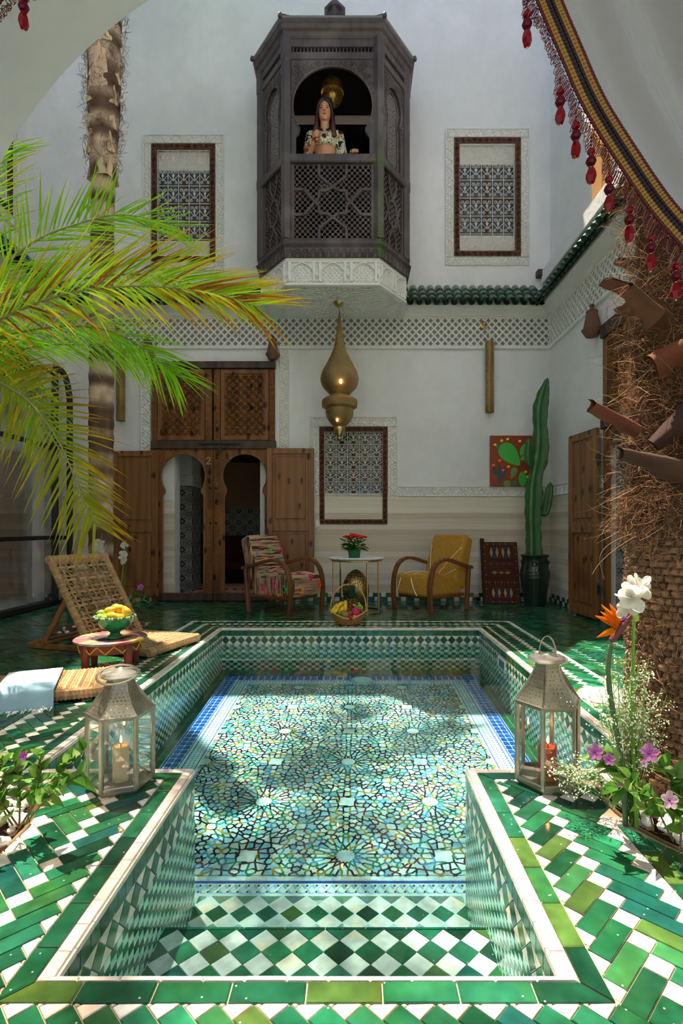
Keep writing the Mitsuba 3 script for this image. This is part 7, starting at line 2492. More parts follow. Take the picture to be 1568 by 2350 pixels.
ys = 1.85
put(f'{SP}__leaf_stump', stump(at(1470, 985, 1.87), at(1362, 925, 1.80), .05, .045, .012, rgb('7a4a3a')), 'vc_matte', True)
put(f'{SP}__leaf_stump', stump(at(1600, 1075, 1.80), at(1428, 1035, 1.78), .10, .045, .018, rgb('5c463c')), 'vc_matte', True)
put(f'{SP}__leaf_stump', stump(at(1500, 1020, 1.84), at(1620, 930, 1.78), .06, .12, .016, rgb('4a342e')), 'vc_matte', True)
put(f'{SP}__leaf_stump', stump(at(1500, 830, 1.83), at(1575, 790, 1.80), .09, .08, .014, rgb('7a4a34')), 'vc_matte', True)
put(f'{SP}__leaf_stump', stump(at(1520, 720, 1.84), at(1450, 655, 1.80), .09, .05, .012, rgb('6a4a36')), 'vc_matte', True)
fib = []
for q_ in range(9500):
    skirt = q_ < 1700
    z = R5.uniform(1.0, 1.16) if skirt else 1.12 + 1.75 * R5.random() ** 1.1
    az = R5.uniform(-3.4, -.2) if R5.random() < .85 else R5.random() * 6.283
    r = .245 + R5.uniform(-.01, .035) if skirt else .215 + abs(R5.normal(.0, .03))
    rad_ = np.array([math.cos(az), math.sin(az), 0]); tan_ = np.array([-math.sin(az), math.cos(az), 0])
    p = np.array([*SC, 0]) + rad_ * r + [0, 0, z]
    L = R5.uniform(.04, .13)
    if skirt:
        d = rad_ * abs(R5.normal(.4, .35)) + tan_ * R5.normal(0, .5) + [0, 0, R5.normal(-.75, .35)]
    else:
        d = rad_ * R5.normal(.12, .30) + tan_ * R5.normal(0, .8) + [0, 0, R5.normal(.1, .6)]
    d = d / np.linalg.norm(d) * L
    c = jit(rgb('7a5a40') if R5.random() < .6 else (rgb('a3825e') if R5.random() < .45 else rgb('452e22')), .25)[0]
    k1, k2 = R5.normal(0, .018, 3), R5.normal(0, .03, 3)
    pts = np.array([p, p + d * .3 + k1 * .6, p + d * .6 + k1 + k2 * .3, p + d * .85 + k1 * .7 + k2 * .8, p + d * .95 + k2 * 1.3])
    fib.append(col(tube(pts, np.array([1, 1, .9, .7, .4]) * R5.uniform(.0006, .0013), 3, False), c))
for q_ in range(3200):      # short threads matted over the woven lower trunk
    z = R5.uniform(.0, 1.1); az = R5.uniform(-3.4, -.2); r = .262 + R5.uniform(-.010, .006)
    p = np.array([SC[0] + r * math.cos(az), SC[1] + r * math.sin(az), z]); tan_ = np.array([-math.sin(az), math.cos(az), 0])
    d = (tan_ * R5.normal(0, .03) + [0, 0, R5.normal(0, .022)])
    out_ = np.array([math.cos(az), math.sin(az), 0]) * abs(R5.normal(0, .006))
    fib.append(col(tube(np.array([p, p + d * .5 + out_, p + d + R5.normal(0, .004, 3)]), R5.uniform(.0006, .0014), 3, False), jit(rgb('a07c5c') if R5.random() < .6 else rgb('5f4634'), .25)[0]))
k = put(f'{SP}__fibres', cat(fib), 'vc_matte'); tag(k, 'loose brown fibres hanging from the trunk', kind='stuff')
for pts in ([(1445, 1240), (1400, 1270), (1368, 1300), (1350, 1345)][:0] or [(1450, 1225), (1405, 1245), (1378, 1275), (1388, 1330)], [(1460, 1230), (1410, 1262), (1372, 1298), (1360, 1318)]):
    put(f'{SP}__loose_strand', col(tube(spline([at(u, v, 1.80) for u, v in pts], 16), .0009, 4), rgb('96784f')), 'vc_matte')
for q_ in range(7):
    az = q_ * .898
    c0 = np.array([SC[0], SC[1], 4.6])
    pt = [c0 + np.array([math.cos(az) * t_ * .5, math.sin(az) * t_ * .38 + .1 * t_, 1.0 * t_ - .10 * t_ * t_]) for t_ in (0, .4, .8, 1.2, 1.6)]
    frond(SP, pt, (0, 0, 1), 30, .5, (60, 28), .025, .15, g_plain, False, .02, .12)

# ---- flowering plants
PINK, WHT = rgb('c77bc4'), rgb('efeee8')
LG = [rgb('5f8f3a'), rgb('4c7a30'), rgb('7da04e'), rgb('8fae6a')]


def flower5(c, r, colr, face=(0, -1, .4), eye=rgb('b04a9a')):
    f = np.asarray(face, float); f /= np.linalg.norm(f)
    x = np.cross([0, 0, 1.0], f); x /= np.linalg.norm(x); y = np.cross(f, x)
    ms = []
    for q in range(5):
        a = q * 2 * np.pi / 5 + .2
        d = x * math.cos(a) + y * math.sin(a)
        ms.append(leaflet(np.asarray(c, float), d + f * .15, f, r, r * .80, 0, colr, colr * 1.1, 6, rnd=True))
    ms.append(col(ball(np.asarray(c) + f * .002, r * .14, 1), eye))
    return cat(ms)


def periwinkle(name, label, stems, flowers, L=.05, seed=0, y=None):
    rg = np.random.default_rng(seed)
    t = thing(name, label, 'flowering plant')
    for pts in stems:
        p = spline(pts, 24)
        put(f'{t}__stem', col(tube(p, np.linspace(.0032, .0016, 24), 5), rgb('6a6a3c') if rg.random() < .5 else rgb('7a5a48')), 'vc_matte', True)
        n = max(4, int(np.linalg.norm(np.diff(p, axis=0), axis=1).sum() / .026))
        for i in range(n):
            s = .22 + .78 * (i + .5) / n
            o = np.array([np.interp(s, np.linspace(0, 1, 24), p[:, j]) for j in range(3)])
            e = p[min(23, int(s * 23) + 1)] - p[max(0, int(s * 23) - 1)]; e /= np.linalg.norm(e) + 1e-9
            for sg in (1, -1):
                rd = rg.normal(0, 1, 3); sd = np.cross(e, rd); sd /= np.linalg.norm(sd)
                d = e * .6 + sd * sg * .8 + [0, 0, .15]
                l = L * rg.uniform(.7, 1.15)
                m = leaflet(o, d, np.array([0, -.3, 1.0]) + rg.normal(0, .5, 3), l, l * .50, rg.uniform(.0, .5), jit(LG[rg.integers(0, 4)], .15)[0], jit(LG[rg.integers(0, 4)], .1)[0], 7)
                s_ = np.linspace(0, 1, 7)
                put(f'{t}__leaf', m, 'vc_leaf', True)
    for c, r, cl in flowers:
        put(f'{t}__flower', flower5(c, r, cl), 'vc_leaf', True)
    return t


A = at
periwinkle('periwinkle', 'periwinkle with pink flowers and oval leaves in front of the shaggy palm trunk', [
    [A(1500, 1905, 1.70), A(1480, 1840, 1.66), A(1440, 1785, 1.66), A(1400, 1745, 1.68), A(1368, 1718, 1.70)],
    [A(1560, 1960, 1.62), A(1562, 1900, 1.6), A(1552, 1845, 1.6), A(1540, 1790, 1.62), A(1505, 1742, 1.64)],
    [A(1545, 1930, 1.72), A(1510, 1860, 1.7), A(1480, 1820, 1.7), A(1440, 1800, 1.72), A(1410, 1805, 1.74)],
    [A(1590, 1980, 1.6), A(1585, 1900, 1.58), A(1570, 1850, 1.58), A(1560, 1800, 1.6), A(1555, 1765, 1.62)],
    [A(1470, 1880, 1.85), A(1455, 1820, 1.85), A(1440, 1775, 1.86), A(1425, 1755, 1.87)]],
    [(A(1365, 1725, 1.66), .026, PINK), (A(1397, 1742, 1.66), .020, PINK), (A(1490, 1728, 1.60), .028, PINK), (A(1536, 1836, 1.56), .026, rgb('e6b8dc')), (A(1422, 1800, 1.7), .010, PINK), (A(1478, 1752, 1.64), .012, rgb('d9b8dc'))], .074, 3)
periwinkle('periwinkle', 'leafy periwinkle with a tiny purple flower in the left bed before the cream candle lantern', [
    [A(44, 1900, 1.74), A(90, 1830, 1.72), A(130, 1780, 1.72), A(170, 1745, 1.72), A(196, 1715, 1.72)],
    [A(44, 1900, 1.74), A(46, 1830, 1.72), A(42, 1780, 1.72), A(30, 1740, 1.72)],
    [A(44, 1900, 1.74), A(10, 1850, 1.68), A(-20, 1800, 1.66), A(-30, 1750, 1.66)],
    [A(60, 1890, 1.76), A(88, 1800, 1.78), A(92, 1755, 1.78), A(95, 1728, 1.78)],
    [A(30, 1895, 1.70), A(0, 1830, 1.7), A(10, 1780, 1.7), A(-5, 1735, 1.7)],
    [A(60, 1890, 1.70), A(120, 1820, 1.68), A(150, 1800, 1.68), A(190, 1770, 1.68)]],
    [(A(54, 1734, 1.70), .014, rgb('b45cc0')), (A(107, 1831, 1.7), .008, rgb('c07ab0'))], .066, 4)
periwinkle('periwinkle', 'periwinkle with small purple flowers beside the slim palm trunk, behind the bowl of lemons', [
    [A(270, 1415, 5.25), A(290, 1385, 5.2), A(310, 1365, 5.2), A(324, 1352, 5.2)], [A(275, 1415, 5.25), A(262, 1375, 5.2), A(254, 1352, 5.2)], [A(280, 1412, 5.2), A(310, 1385, 5.15), A(330, 1378, 5.15)]],
    [(A(323, 1348, 5.15), .035, PINK), (A(253, 1350, 5.15), .030, PINK), (A(279, 1385, 5.1), .025, PINK)], .075, 5)


def gladiolus(label, base, top, side, fl, seed):
    rg = np.random.default_rng(seed)
    t = thing('gladiolus', label, 'flower')
    base, top = np.asarray(base, float), np.asarray(top, float)
    p = spline([base, (base * .55 + top * .45) + side * .3, top], 20)
    H = np.linalg.norm(top - base)
    put(f'{t}__stem', col(tube(p, np.linspace(.009, .004, 20), 6), rgb('6f8a34')), 'vc_satin', True)
    for i in range(4):
        put(f'{t}__leaf', leaflet(base, (top - base) / H + rg.normal(0, .10, 3), np.array([.3, -1, 0]), H * rg.uniform(.45, .75), .022, 0.05, rgb('5f8a34'), rgb('7a9a40'), 7), 'vc_leaf', True)
    for s, r in fl:
        c = base + (p[int(s * 19)] - base)
        for q in range(6):
            a = q * 1.047 + rg.normal(0, .15)
            d = np.array([math.cos(a), -.5, math.sin(a)]) + rg.normal(0, .15, 3)
            put(f'{t}__petal', leaflet(c + side * .02, d, np.array([0, -1, .2]) + rg.normal(0, .3, 3), r, r * .8, rg.uniform(-.2, .5), WHT * .95, WHT, 6, rnd=True), 'vc_leaf', True)
    return t


gladiolus('white gladiolus on a tall green stem between the far lounger and the double door', A(268, 1420, 5.3), A(288, 1240, 5.3), np.array([.02, 0, 0]), [(.80, .05), (.88, .05), (.95, .045)], 1)
gladiolus('white gladiolus leaning at the slim palm trunk, above the back of the far lounger', A(205, 1420, 5.2), A(234, 1225, 5.2), np.array([.02, 0, 0]), [(.76, .06), (.86, .07), (.93, .07)], 2)
t = thing('gladiolus', 'large white gladiolus bloom against the shaggy palm trunk above the orange flower', 'flower')
ygl = 1.78
p = spline([A(1462, 1900, 1.82), A(1452, 1640, 1.80), A(1454, 1480, 1.78), A(1458, 1390, 1.78), A(1464, 1320, 1.78)], 30)
put(f'{t}__stem', col(tube(p, np.linspace(.008, .004, 30), 7), rgb('6f9a3a')), 'vc_satin', True)
for i in range(3):
    put(f'{t}__leaf', leaflet(A(1462 - 8 * i, 1890, 1.82), np.array([-.03 + .03 * i, 0, 1.0]), np.array([.3, -1, 0]), .40 + .08 * i, .022, .02, rgb('4f7a2c'), rgb('6a9238'), 7), 'vc_leaf', True)
rg = np.random.default_rng(8)
for c, r in ((A(1445, 1345, 1.75), .052), (A(1437, 1365, 1.74), .055), (A(1430, 1388, 1.75), .046), (A(1452, 1335, 1.76), .045)):
    for q in range(7):
        a = q * .9 + rg.normal(0, .2)
        d = np.array([math.cos(a) - .5, -.45, .5 * math.sin(a) + .25])
        m = leaflet(c + np.array([.02, .01, -.015]), d, np.array([0, -1, .2]) + rg.normal(0, .4, 3), r, r * .85, rg.uniform(-.3, .4), WHT * .96, WHT, 8, rnd=True)
        m = (m[0] + .004 * (meshkit.noise(m[0] * 90, q) - .5)[:, None], m[1], m[2])
        put(f'{t}__petal', m, 'vc_leaf', True)
put(f'{t}__bud', col(hull(np.vstack([ball(A(1460, 1420, 1.77), .010, 1)[0], ball(A(1452, 1385, 1.76), .013, 1)[0]])), rgb('9fb45a')), 'vc_satin', True)


def strelitzia(label, stem, bract, petals, blue, rs, yy):
    t = thing('bird_of_paradise_flower', label, 'flower')
    put(f'{t}__stem', col(tube(spline(stem, 24), np.linspace(rs * 1.15, rs, 24), 8), rgb('4f6a44')), 'vc_satin', True)
    b0, b1 = bract
    m = hull(np.vstack([ball(b0, rs * 1.3, 2)[0], ball(b0 * .45 + b1 * .55, rs * 1.35, 2)[0], ball(b1, rs * .3, 1)[0]]))
    put(f'{t}__bract', col(m, rgb('6a3434')), 'vc_satin', True)
    for o, e, w in petals:
        d = e - o; L = np.linalg.norm(d)
        m = leaflet(o, d, np.array([.2, -1, .3]), L, w, .02, rgb('e8901a'), rgb('f0761a'), 8)
        put(f'{t}__petal', m, 'vc_leaf', True)
        put(f'{t}__petal', (m[0] + [.002, .004, .001], m[1], m[2]), 'vc_leaf', True)
    for o, e, w in blue:
        put(f'{t}__blue_petal', leaflet(o, e - o, np.array([.2, -1, .3]), np.linalg.norm(e - o), w, 0, rgb('4a3f9a'), rgb('6a5ac0'), 5), 'vc_leaf', True)
    return t


yb_ = 1.80
J = A(1424, 1440, yb_)
strelitzia('orange bird of paradise flower in front of the shaggy palm trunk', [A(1436, 1900, 1.84), A(1428, 1760, 1.82), A(1405, 1620, 1.80), A(1396, 1530, 1.80), A(1402, 1480, 1.80)], (A(1406, 1468, 1.80), A(1452, 1408, 1.79)),
           [(J, A(1366, 1412, 1.79), .026), (J, A(1380, 1386, 1.78), .024), (J, A(1399, 1384, 1.79), .030), (A(1420, 1442, 1.8), A(1378, 1402, 1.77), .022), (A(1410, 1446, 1.79), A(1370, 1462, 1.78), .020)],
           [(J, A(1438, 1408, 1.79), .012), (J, A(1432, 1412, 1.79), .010)], .0085, yb_)
J2 = A(257, 1317, 5.2)
strelitzia('small orange bird of paradise flower beside the slim palm trunk', [A(262, 1420, 5.25), A(259, 1370, 5.2), A(260, 1330, 5.2)], (A(262, 1328, 5.2), A(238, 1314, 5.2)),
           [(J2, A(257, 1292, 5.2), .03), (J2, A(259, 1298, 5.19), .035), (J2, A(253, 1302, 5.2), .025)], [], .012, 5.2)
# baby's breath
t = thing('gypsophila', 'airy cloud of tiny white gypsophila flowers around the orange flower stem', 'flower')
rg = np.random.default_rng(12)
st, fl = [], []
for k in range(60):
    base = A(1440 + rg.normal(0, 8), 1860, 1.86)
    if k < 38: tip = A(np.clip(rg.normal(1425, 36), 1355, 1490), rg.uniform(1490, 1660), rg.uniform(1.74, 1.84))
    elif k < 50: tip = A(rg.uniform(1225, 1350), rg.uniform(1735, 1800), rg.uniform(1.80, 1.92))
    else: tip = A(rg.uniform(1440, 1540), rg.uniform(1560, 1700), rg.uniform(1.72, 1.78))
    p = spline([base, base * .4 + tip * .6 + rg.normal(0, .015, 3) + [0, 0, .03], tip], 12)
    st.append(tube(p, .0009, 3, False))
    for j in range(16):
        s = rg.uniform(.45, 1.0); o = p[int(s * 11)]
        e = o + rg.normal(0, .022, 3)
        st.append(tube(np.array([o, (o + e) / 2 + rg.normal(0, .003, 3), e]), .0006, 3, False))
        for q in range(2):
            fl.append(col(ball(e + rg.normal(0, .004, 3), rg.uniform(.0018, .0034), 0), jit(rgb('e6ead0'), .06)[0]))
k = put(f'{t}__stems', col(cat(st), rgb('7f9a5c')), 'vc_matte'); tag(k, None, kind='stuff')
k = put(f'{t}__florets', cat(fl), 'vc_matte'); tag(k, None, kind='stuff')
# ---- the drawn curtains at the arch, with braid, looped fringe and red bead drops
scene['curtain_cloth'] = {'type': 'principledthin', 'base_color': {'type': 'rgb', 'value': [0.62, 0.61, 0.58]}, 'roughness': 0.9, 'spec_trans': 0.0, 'diff_trans': 0.9, 'eta': 1.3}
WINE, GOLD = rgb('5c1016'), rgb('bd8a2e')
YCUR = 0.66


def cur(name, label, hem_px, away, drops, y0, wide):
    """hem_px: pixels along the braid's outer edge; away: direction, in pixels, in which the cloth goes on."""
    t = thing(name, label, 'curtain')
    H = spline([at(u, v, y0) for u, v in hem_px], 120)
    T_ = np.gradient(H, axis=0); T_ /= np.linalg.norm(T_, axis=1, keepdims=True)
    N_ = np.cross(T_, [0, 1.0, 0]); N_ /= np.linalg.norm(N_, axis=1, keepdims=True)
    aw = np.array([away[0], 0, -away[1]], float)
    if N_[60] @ aw < 0: N_ = -N_
    s_ = np.linspace(0, 1, 120)

    def on(s, d, off=0.0):
        i = np.clip(np.asarray(s) * 119, 0, 119)
        p = np.stack([np.interp(i, np.arange(120), H[:, j]) for j in range(3)], -1)
        n = np.stack([np.interp(i, np.arange(120), N_[:, j]) for j in range(3)], -1)
        return p + n * np.asarray(d)[..., None] + np.array([0, -1.0, 0]) * np.asarray(off)[..., None]

    def cloth(u, v):
        d = .004 + wide * v ** 1.3
        p = on(u, .006 + 0 * d, 0 * d)
        i = np.clip(u * 119, 0, 119)
        n = np.stack([np.interp(i, np.arange(120), N_[:, j]) for j in range(3)], -1)
        gen = np.array([.80, 0, .60]) if away[0] > 0 else np.array([-.8, 0, .6])
        n = n * (1 - np.minimum(v, .8))[..., None] + gen * np.minimum(v, .8)[..., None]
        fold = .022 * np.sin(d * 62 + 1.5 * u) * np.clip(d / .12, 0, 1) + .010 * np.sin(d * 140 + 4 * u) * np.clip(d / .1, 0, 1)
        return p + n * d[..., None] + np.stack([0 * d, fold, 0 * d], -1)
    put(f'{t}__cloth', grid(60, 90, cloth), 'curtain_cloth', True)
    # braid: rows of cords, two dark cords with gold glints between two ribbed gold bands
    L = np.linalg.norm(np.diff(H, axis=0), axis=1).sum()
    n = int(L / .0016)
    s = np.linspace(0, 1, n)
    for j, (d, r, c) in enumerate(((.0015, .0016, 'w'), (.0045, .0022, 'g'), (.0080, .0022, 'g'), (.0110, .0020, 'd'), (.0140, .0020, 'd'), (.0158, .0010, 'k'), (.0180, .0022, 'd'), (.0210, .0022, 'g'), (.0245, .0022, 'g'), (.0275, .0016, 'w'), (.0298, .0014, 'w'))):
        rr = r * (1 + .28 * np.where(np.arange(n) % 3 == 0, -1, .5))
        m = tube(on(s, np.full(n, d), np.full(n, .002 + r)), rr, 5)
        base = {'w': WINE, 'g': GOLD * .8, 'd': rgb('2a1210'), 'k': rgb('d9a93a')}[c]
        cc = np.repeat(np.array([base * (.7 if k % 3 == 0 else 1.1) if c != 'k' or k % 7 < 2 else rgb('3a1c10') for k in range(n)]), 5, 0)
        put(f'{t}__braid_cord', (m[0], m[1], np.vstack([cc, cc[:1], cc[-1:]])), 'vc_satin')
    # looped fringe, hanging from the braid, longer between the bead drops
    rg = np.random.default_rng(4)
    ms = []
    m_ = int(L / .0026)
    ds = np.array([d for d, *_ in drops])
    for k in range(m_):
        s1 = (k + .5) / m_
        ph = np.min(np.abs(ds - s1)) * L
        l = .010 + .016 * math.exp(-(ph / .014) ** 2) + rg.normal(0, .0015)
        o = on(np.array([s1]), np.array([.001]))[0]
        nn = -np.array([np.interp(s1 * 119, np.arange(120), N_[:, j]) for j in range(3)])
        g = nn * .75 + np.array([0, 0, -.75]); g /= np.linalg.norm(g)
        sd = np.array([np.interp(s1 * 119, np.arange(120), T_[:, j]) for j in range(3)])
        q = np.linspace(0, np.pi * 2, 9)
        p = o + g * (l * (1 - np.cos(q)) / 2)[:, None] + sd * (.0022 * np.sin(q))[:, None] + np.array([0, 1, 0]) * (rg.normal(0, .002) + .0015 * np.sin(q))[:, None]
        ms.append(col(tube(p, .00055, 3, False), jit(WINE if rg.random() < .65 else rgb('8a5a40'), .2)[0]))
    k = put(f'{t}__looped_fringe', cat(ms), 'vc_satin'); tag(k, 'wine red looped fringe', kind='stuff')
    RED, DRD = rgb('8c000a'), rgb('5e0012')
    for s1, l in drops:
        o = on(np.array([s1]), np.array([.002]))[0]
        nn = -np.array([np.interp(s1 * 119, np.arange(120), N_[:, j]) for j in range(3)])
        o = o + nn * .010 + np.array([0, 0, -.004])
        z = lambda d: o - np.array([0, 0, d])
        u_ = y0 / F * l
        k = put(f'{t}__bead_drop', col(tube(np.array([o + [0, 0, .008], z(62 * u_ + .01)]), .0007, 4), rgb('4a1a1a')), 'vc_satin')
        cut = lambda prof, n_: (np.array([(a * u_, b * u_) for a, b in prof]), n_)
        for (prof, nseg, c, zz) in (([(1, -9), (8, -5), (9, 0), (8, 5), (1, 9)], 6, RED, 20), ([(1, -12), (8, -9), (12, 0), (8, 9), (1, 12)], 14, DRD, 42), ([(2, -19), (8, -16), (12, -3), (11, 6), (7, 17), (2, 19)], 6, RED, 75)):
            pr_, ns_ = cut(prof, nseg)
            put(f'{k}__bead', col(mv(lathe(pr_, ns_, rg.random()), z(zz * u_)), c), 'vc_bead', nseg > 8)
        for zz in (30, 55, 96):
            put(f'{k}__spacer', col(ball(z(zz * u_), 2.2 * u_, 1), rgb('d9c9a0')), 'vc_satin')
    return t


hem = [(1168, -140), (1196, -65), (1224, 0), (1249, 60), (1285, 143), (1327, 238), (1368, 310), (1410, 375), (1458, 447), (1502, 506), (1568, 580), (1640, 655), (1720, 735)]
Hp = spline([np.array([u, v, 0.0]) for u, v in hem], 400)
dl = np.r_[0, np.cumsum(np.linalg.norm(np.diff([at(u, v, 1) for u, v, _ in Hp], axis=0), axis=1))]; dl /= dl[-1]


def s_at(u):
    # the drop at pixel u hangs from a point of the braid a little right of it
    i = np.argmin(np.abs(Hp[:, 0] - (u + 16)))
    return i / 399.0


cur('curtain', 'off-white curtain at the upper right, hemmed with gold braid and red beads', hem, (1, -.6),
    [(s_at(u), 1.0) for u in (1208, 1284, 1319, 1354, 1395, 1441, 1490, 1546, 1600)], YCUR, .62)
hem2 = [(70, -200), (62, -120), (50, -60), (22, -10), (-12, 40), (-60, 100)]
cur('curtain', 'edge of a second beaded curtain with wine fringe at the upper left corner', hem2[::-1], (-1, -.6), [(.52, 1.0), (.74, 1.0)], YCUR, .30)
# ---- the woman at the balcony window
import manifold3d as m3


def chain(bones, fine, it=8):
    """One continuous surface from bones: ((point, radius), (point, radius)) pairs."""
    parts = []
    for (p, r), (q, s) in bones:
        a = m3.Manifold.sphere(1.0, 20).scale([r] * 3 if np.isscalar(r) else list(r)).translate(list(map(float, p)))
        b = m3.Manifold.sphere(1.0, 20).scale([s] * 3 if np.isscalar(s) else list(s)).translate(list(map(float, q)))
        parts.append(m3.Manifold.batch_hull([a, b]))
    u = m3.Manifold.batch_boolean(parts, m3.OpType.Add).refine_to_length(fine)
    me = u.to_mesh()
    t = trimesh.Trimesh(np.array(me.vert_properties[:, :3], float), np.array(me.tri_verts), process=True)
    trimesh.smoothing.filter_taubin(t, lamb=0.5, nu=0.53, iterations=it)
    return t


P0 = np.array([-.378, 6.64, 0.0])
V3 = lambda x, y, z: P0 + np.array([x, y, z])
SKIN = rgb('c08a68')
neck, head = V3(.0, .02, 5.86), V3(.0, -.005, 6.055)
shR, shL = V3(-.165, .03, 5.775), V3(.165, .03, 5.775)          # her right is on the left of the picture
elR, elL = V3(-.215, -.02, 5.46), V3(.225, .0, 5.46)
wrR, wrL = V3(-.135, -.135, 5.575), V3(.335, -.215, 5.400)
haR, haL = V3(-.120, -.155, 5.635), V3(.365, -.265, 5.382)
hipR, hipL = V3(-.085, .05, 5.10), V3(.085, .05, 5.10)
knR, knL = V3(-.09, .03, 4.66), V3(.09, .03, 4.66)
anR, anL = V3(-.09, .06, 4.25), V3(.09, .06, 4.25)
bones = [((neck + [0, 0, -.06], .058), (V3(0, .0, 5.96), .052)),
         ((V3(0, .0, 6.085), (.084, .098, .100)), (V3(0, -.022, 5.985), (.066, .068, .062))), ((V3(0, -.03, 6.0), (.058, .06, .05)), (V3(0, -.045, 5.948), (.032, .034, .026))),
         ((V3(-.09, .03, 5.74), .07), (V3(.09, .03, 5.74), .07)), ((V3(0, .02, 5.70), (.15, .095, .10)), (V3(0, .02, 5.48), (.115, .085, .08))), ((V3(0, .02, 5.48), (.115, .085, .08)), (V3(0, .02, 5.33), (.118, .085, .06))), ((V3(0, .02, 5.33), (.118, .085, .06)), (V3(0, .03, 5.12), (.155, .105, .08))),
         ((shR, .058), (elR, .042)), ((elR, .040), (wrR, .028)), ((shL, .058), (elL, .042)), ((elL, .040), (wrL, .028)),
         ((shR, .058), (V3(-.06, .03, 5.80), .055)), ((shL, .058), (V3(.06, .03, 5.80), .055)),
         ((hipR, .095), (knR, .062)), ((knR, .060), (anR, .04)), ((hipL, .095), (knL, .062)), ((knL, .060), (anL, .04)),
         ((anR, .04), (anR + [-.01, -.14, -.025], .03)), ((anL, .04), (anL + [.01, -.14, -.025], .03)),
         # right hand closed round the glass: palm and five fingers
         ((wrR, .027), (haR, (.022, .030, .034)))]
gl = V3(-.085, -.190, 5.632)         # the glass she holds
for k, z in enumerate((.030, .010, -.010, -.028)):
    a = haR + [-.012, -.018, z * .8]; b = gl + [-.038, -.022, z]; c = gl + [-.012, -.042, z * .95]; d = gl + [.018, -.038, z * .9]
    r = (.0105, .0112, .0108, .0092)[k]
    bones += [((a, .013), (b, r)), ((b, r), (c, r * .95)), ((c, r * .95), (d, r * .8))]
bones += [((haR + [.006, -.012, .01], .014), (gl + [.020, .030, .018], .0115)), ((gl + [.020, .030, .018], .0115), (gl + [.040, .012, .026], .0095))]
# left hand resting on the rail: fingers over its front edge
bones += [((wrL, .027), (haL, (.032, .036, .016)))]
for k, x in enumerate((-.026, -.008, .011, .028)):
    a = haL + [x * .8, -.02, .002]; b = haL + [x * 1.15, -.062 + .004 * abs(k - 1.5), .002]; c = b + [.002, -.022, -.022]; d = c + [0, -.003, -.020]
    r = (.0102, .0108, .0104, .0088)[k]
    bones += [((a, .0125), (b, r)), ((b, r), (c, r * .93)), ((c, r * .93), (d, r * .8))]
bones += [((haL + [-.026, .0, .0], .013), (haL + [-.048, -.026, -.002], .0108)), ((haL + [-.048, -.026, -.002], .0108), (haL + [-.050, -.052, -.010], .009))]
# nose, lips, ears, brow
bones += [((V3(0, -.090, 6.052), .008), (V3(0, -.107, 6.020), .0125)), ((V3(-.010, -.094, 6.016), .009), (V3(.010, -.094, 6.016), .009)), ((V3(-.016, -.083, 5.985), .008), (V3(.016, -.083, 5.985), .008)), ((V3(-.012, -.082, 5.977), .009), (V3(.012, -.082, 5.977), .009)),
          ((V3(-.034, -.082, 6.072), .013), (V3(.034, -.082, 6.072), .013)), ((V3(-.081, .005, 6.05), (.008, .016, .028)), (V3(-.080, .003, 6.02), (.007, .012, .014))), ((V3(.081, .005, 6.05), (.008, .016, .028)), (V3(.080, .003, 6.02), (.007, .012, .014)))]
t = thing('person', 'woman with long brown hair and a leaf-patterned cropped shirt at the balcony window', 'person')
body = chain(bones, .009, 6)
v = np.array(body.vertices)
cc = np.tile(SKIN, (len(v), 1)) * (.94 + .12 * meshkit.fbm(v * 14, 2)[:, None])
loc = v - P0
cheek = np.exp(-(((np.abs(loc[:, 0]) - .042) / .022) ** 2 + ((loc[:, 2] - 6.02) / .022) ** 2)) * (loc[:, 1] < -.04)
cc = cc * (1 - .25 * cheek[:, None]) + rgb('c86a5a') * .25 * cheek[:, None]
put(f'{t}__body', (v, np.array(body.faces), cc), 'vc_satin', True)
lips = chain([((V3(-.020, -.0895, 5.984), .0035), (V3(0, -.0945, 5.986), .0048)), ((V3(0, -.0945, 5.986), .0048), (V3(.020, -.0895, 5.984), .0035)), ((V3(-.015, -.0905, 5.977), .0048), (V3(.015, -.0905, 5.977), .0048))], .004, 3)
put(f'{t}__lips', col((np.array(lips.vertices), np.array(lips.faces)), rgb('9a4648')), 'vc_satin', True)
for g in (-1, 1):
    e = V3(g * .034, -.083, 6.050)
    put(f'{t}__eye', col(ball(e, .0115, 2, (1.15, .75, .40)), rgb('d9d2ca')), 'vc_satin', True)
    put(f'{t}__iris', col(ball(e + [0, -.0075, -.0015], .0055, 1, (1, .5, .75)), rgb('1c120c')), 'vc_glaze', True)
    put(f'{t}__eyelid', col(tube(spline([e + [-g * .015, -.006, -.001], e + [0, -.0125, .0028], e + [g * .017, -.004, .000]], 9), .0030, 5), rgb('2a1812')), 'vc_satin', True)
    put(f'{t}__eyebrow', col(tube(spline([e + [-g * .019, -.010, .018], e + [g * .004, -.013, .0245], e + [g * .024, -.001, .017]], 9), [.0028, .0032, .0034, .0034, .0033, .003, .0026, .002, .0014], 5), rgb('2c1a12')), 'vc_satin', True)
# hair: cap and long straight locks either side
hb = [((V3(0, .035, 6.105), (.094, .092, .094)), (V3(0, .055, 6.02), (.090, .070, .09)))]
for g in (-1, 1):
    hb += [((V3(g * .030, -.045, 6.165), (.050, .05, .034)), (V3(g * .078, -.025, 6.10), (.026, .06, .05))), ((V3(g * .084, -.015, 6.10), (.020, .06, .05)), (V3(g * .098, -.005, 5.98), (.022, .05, .05))), ((V3(g * .098, -.005, 5.98), (.022, .05, .05)), (V3(g * .105, -.045, 5.84), (.030, .045, .05))), ((V3(g * .105, -.045, 5.84), (.030, .045, .05)), (V3(g * (.118 if g > 0 else .125), -.075, 5.735), (.028, .022, .03)))]
hb += [((V3(0, .07, 6.0), (.09, .05, .08)), (V3(0, .10, 5.80), (.10, .03, .08)))]
hair = chain(hb, .010, 5)
hv = np.array(hair.vertices); l2 = hv - P0
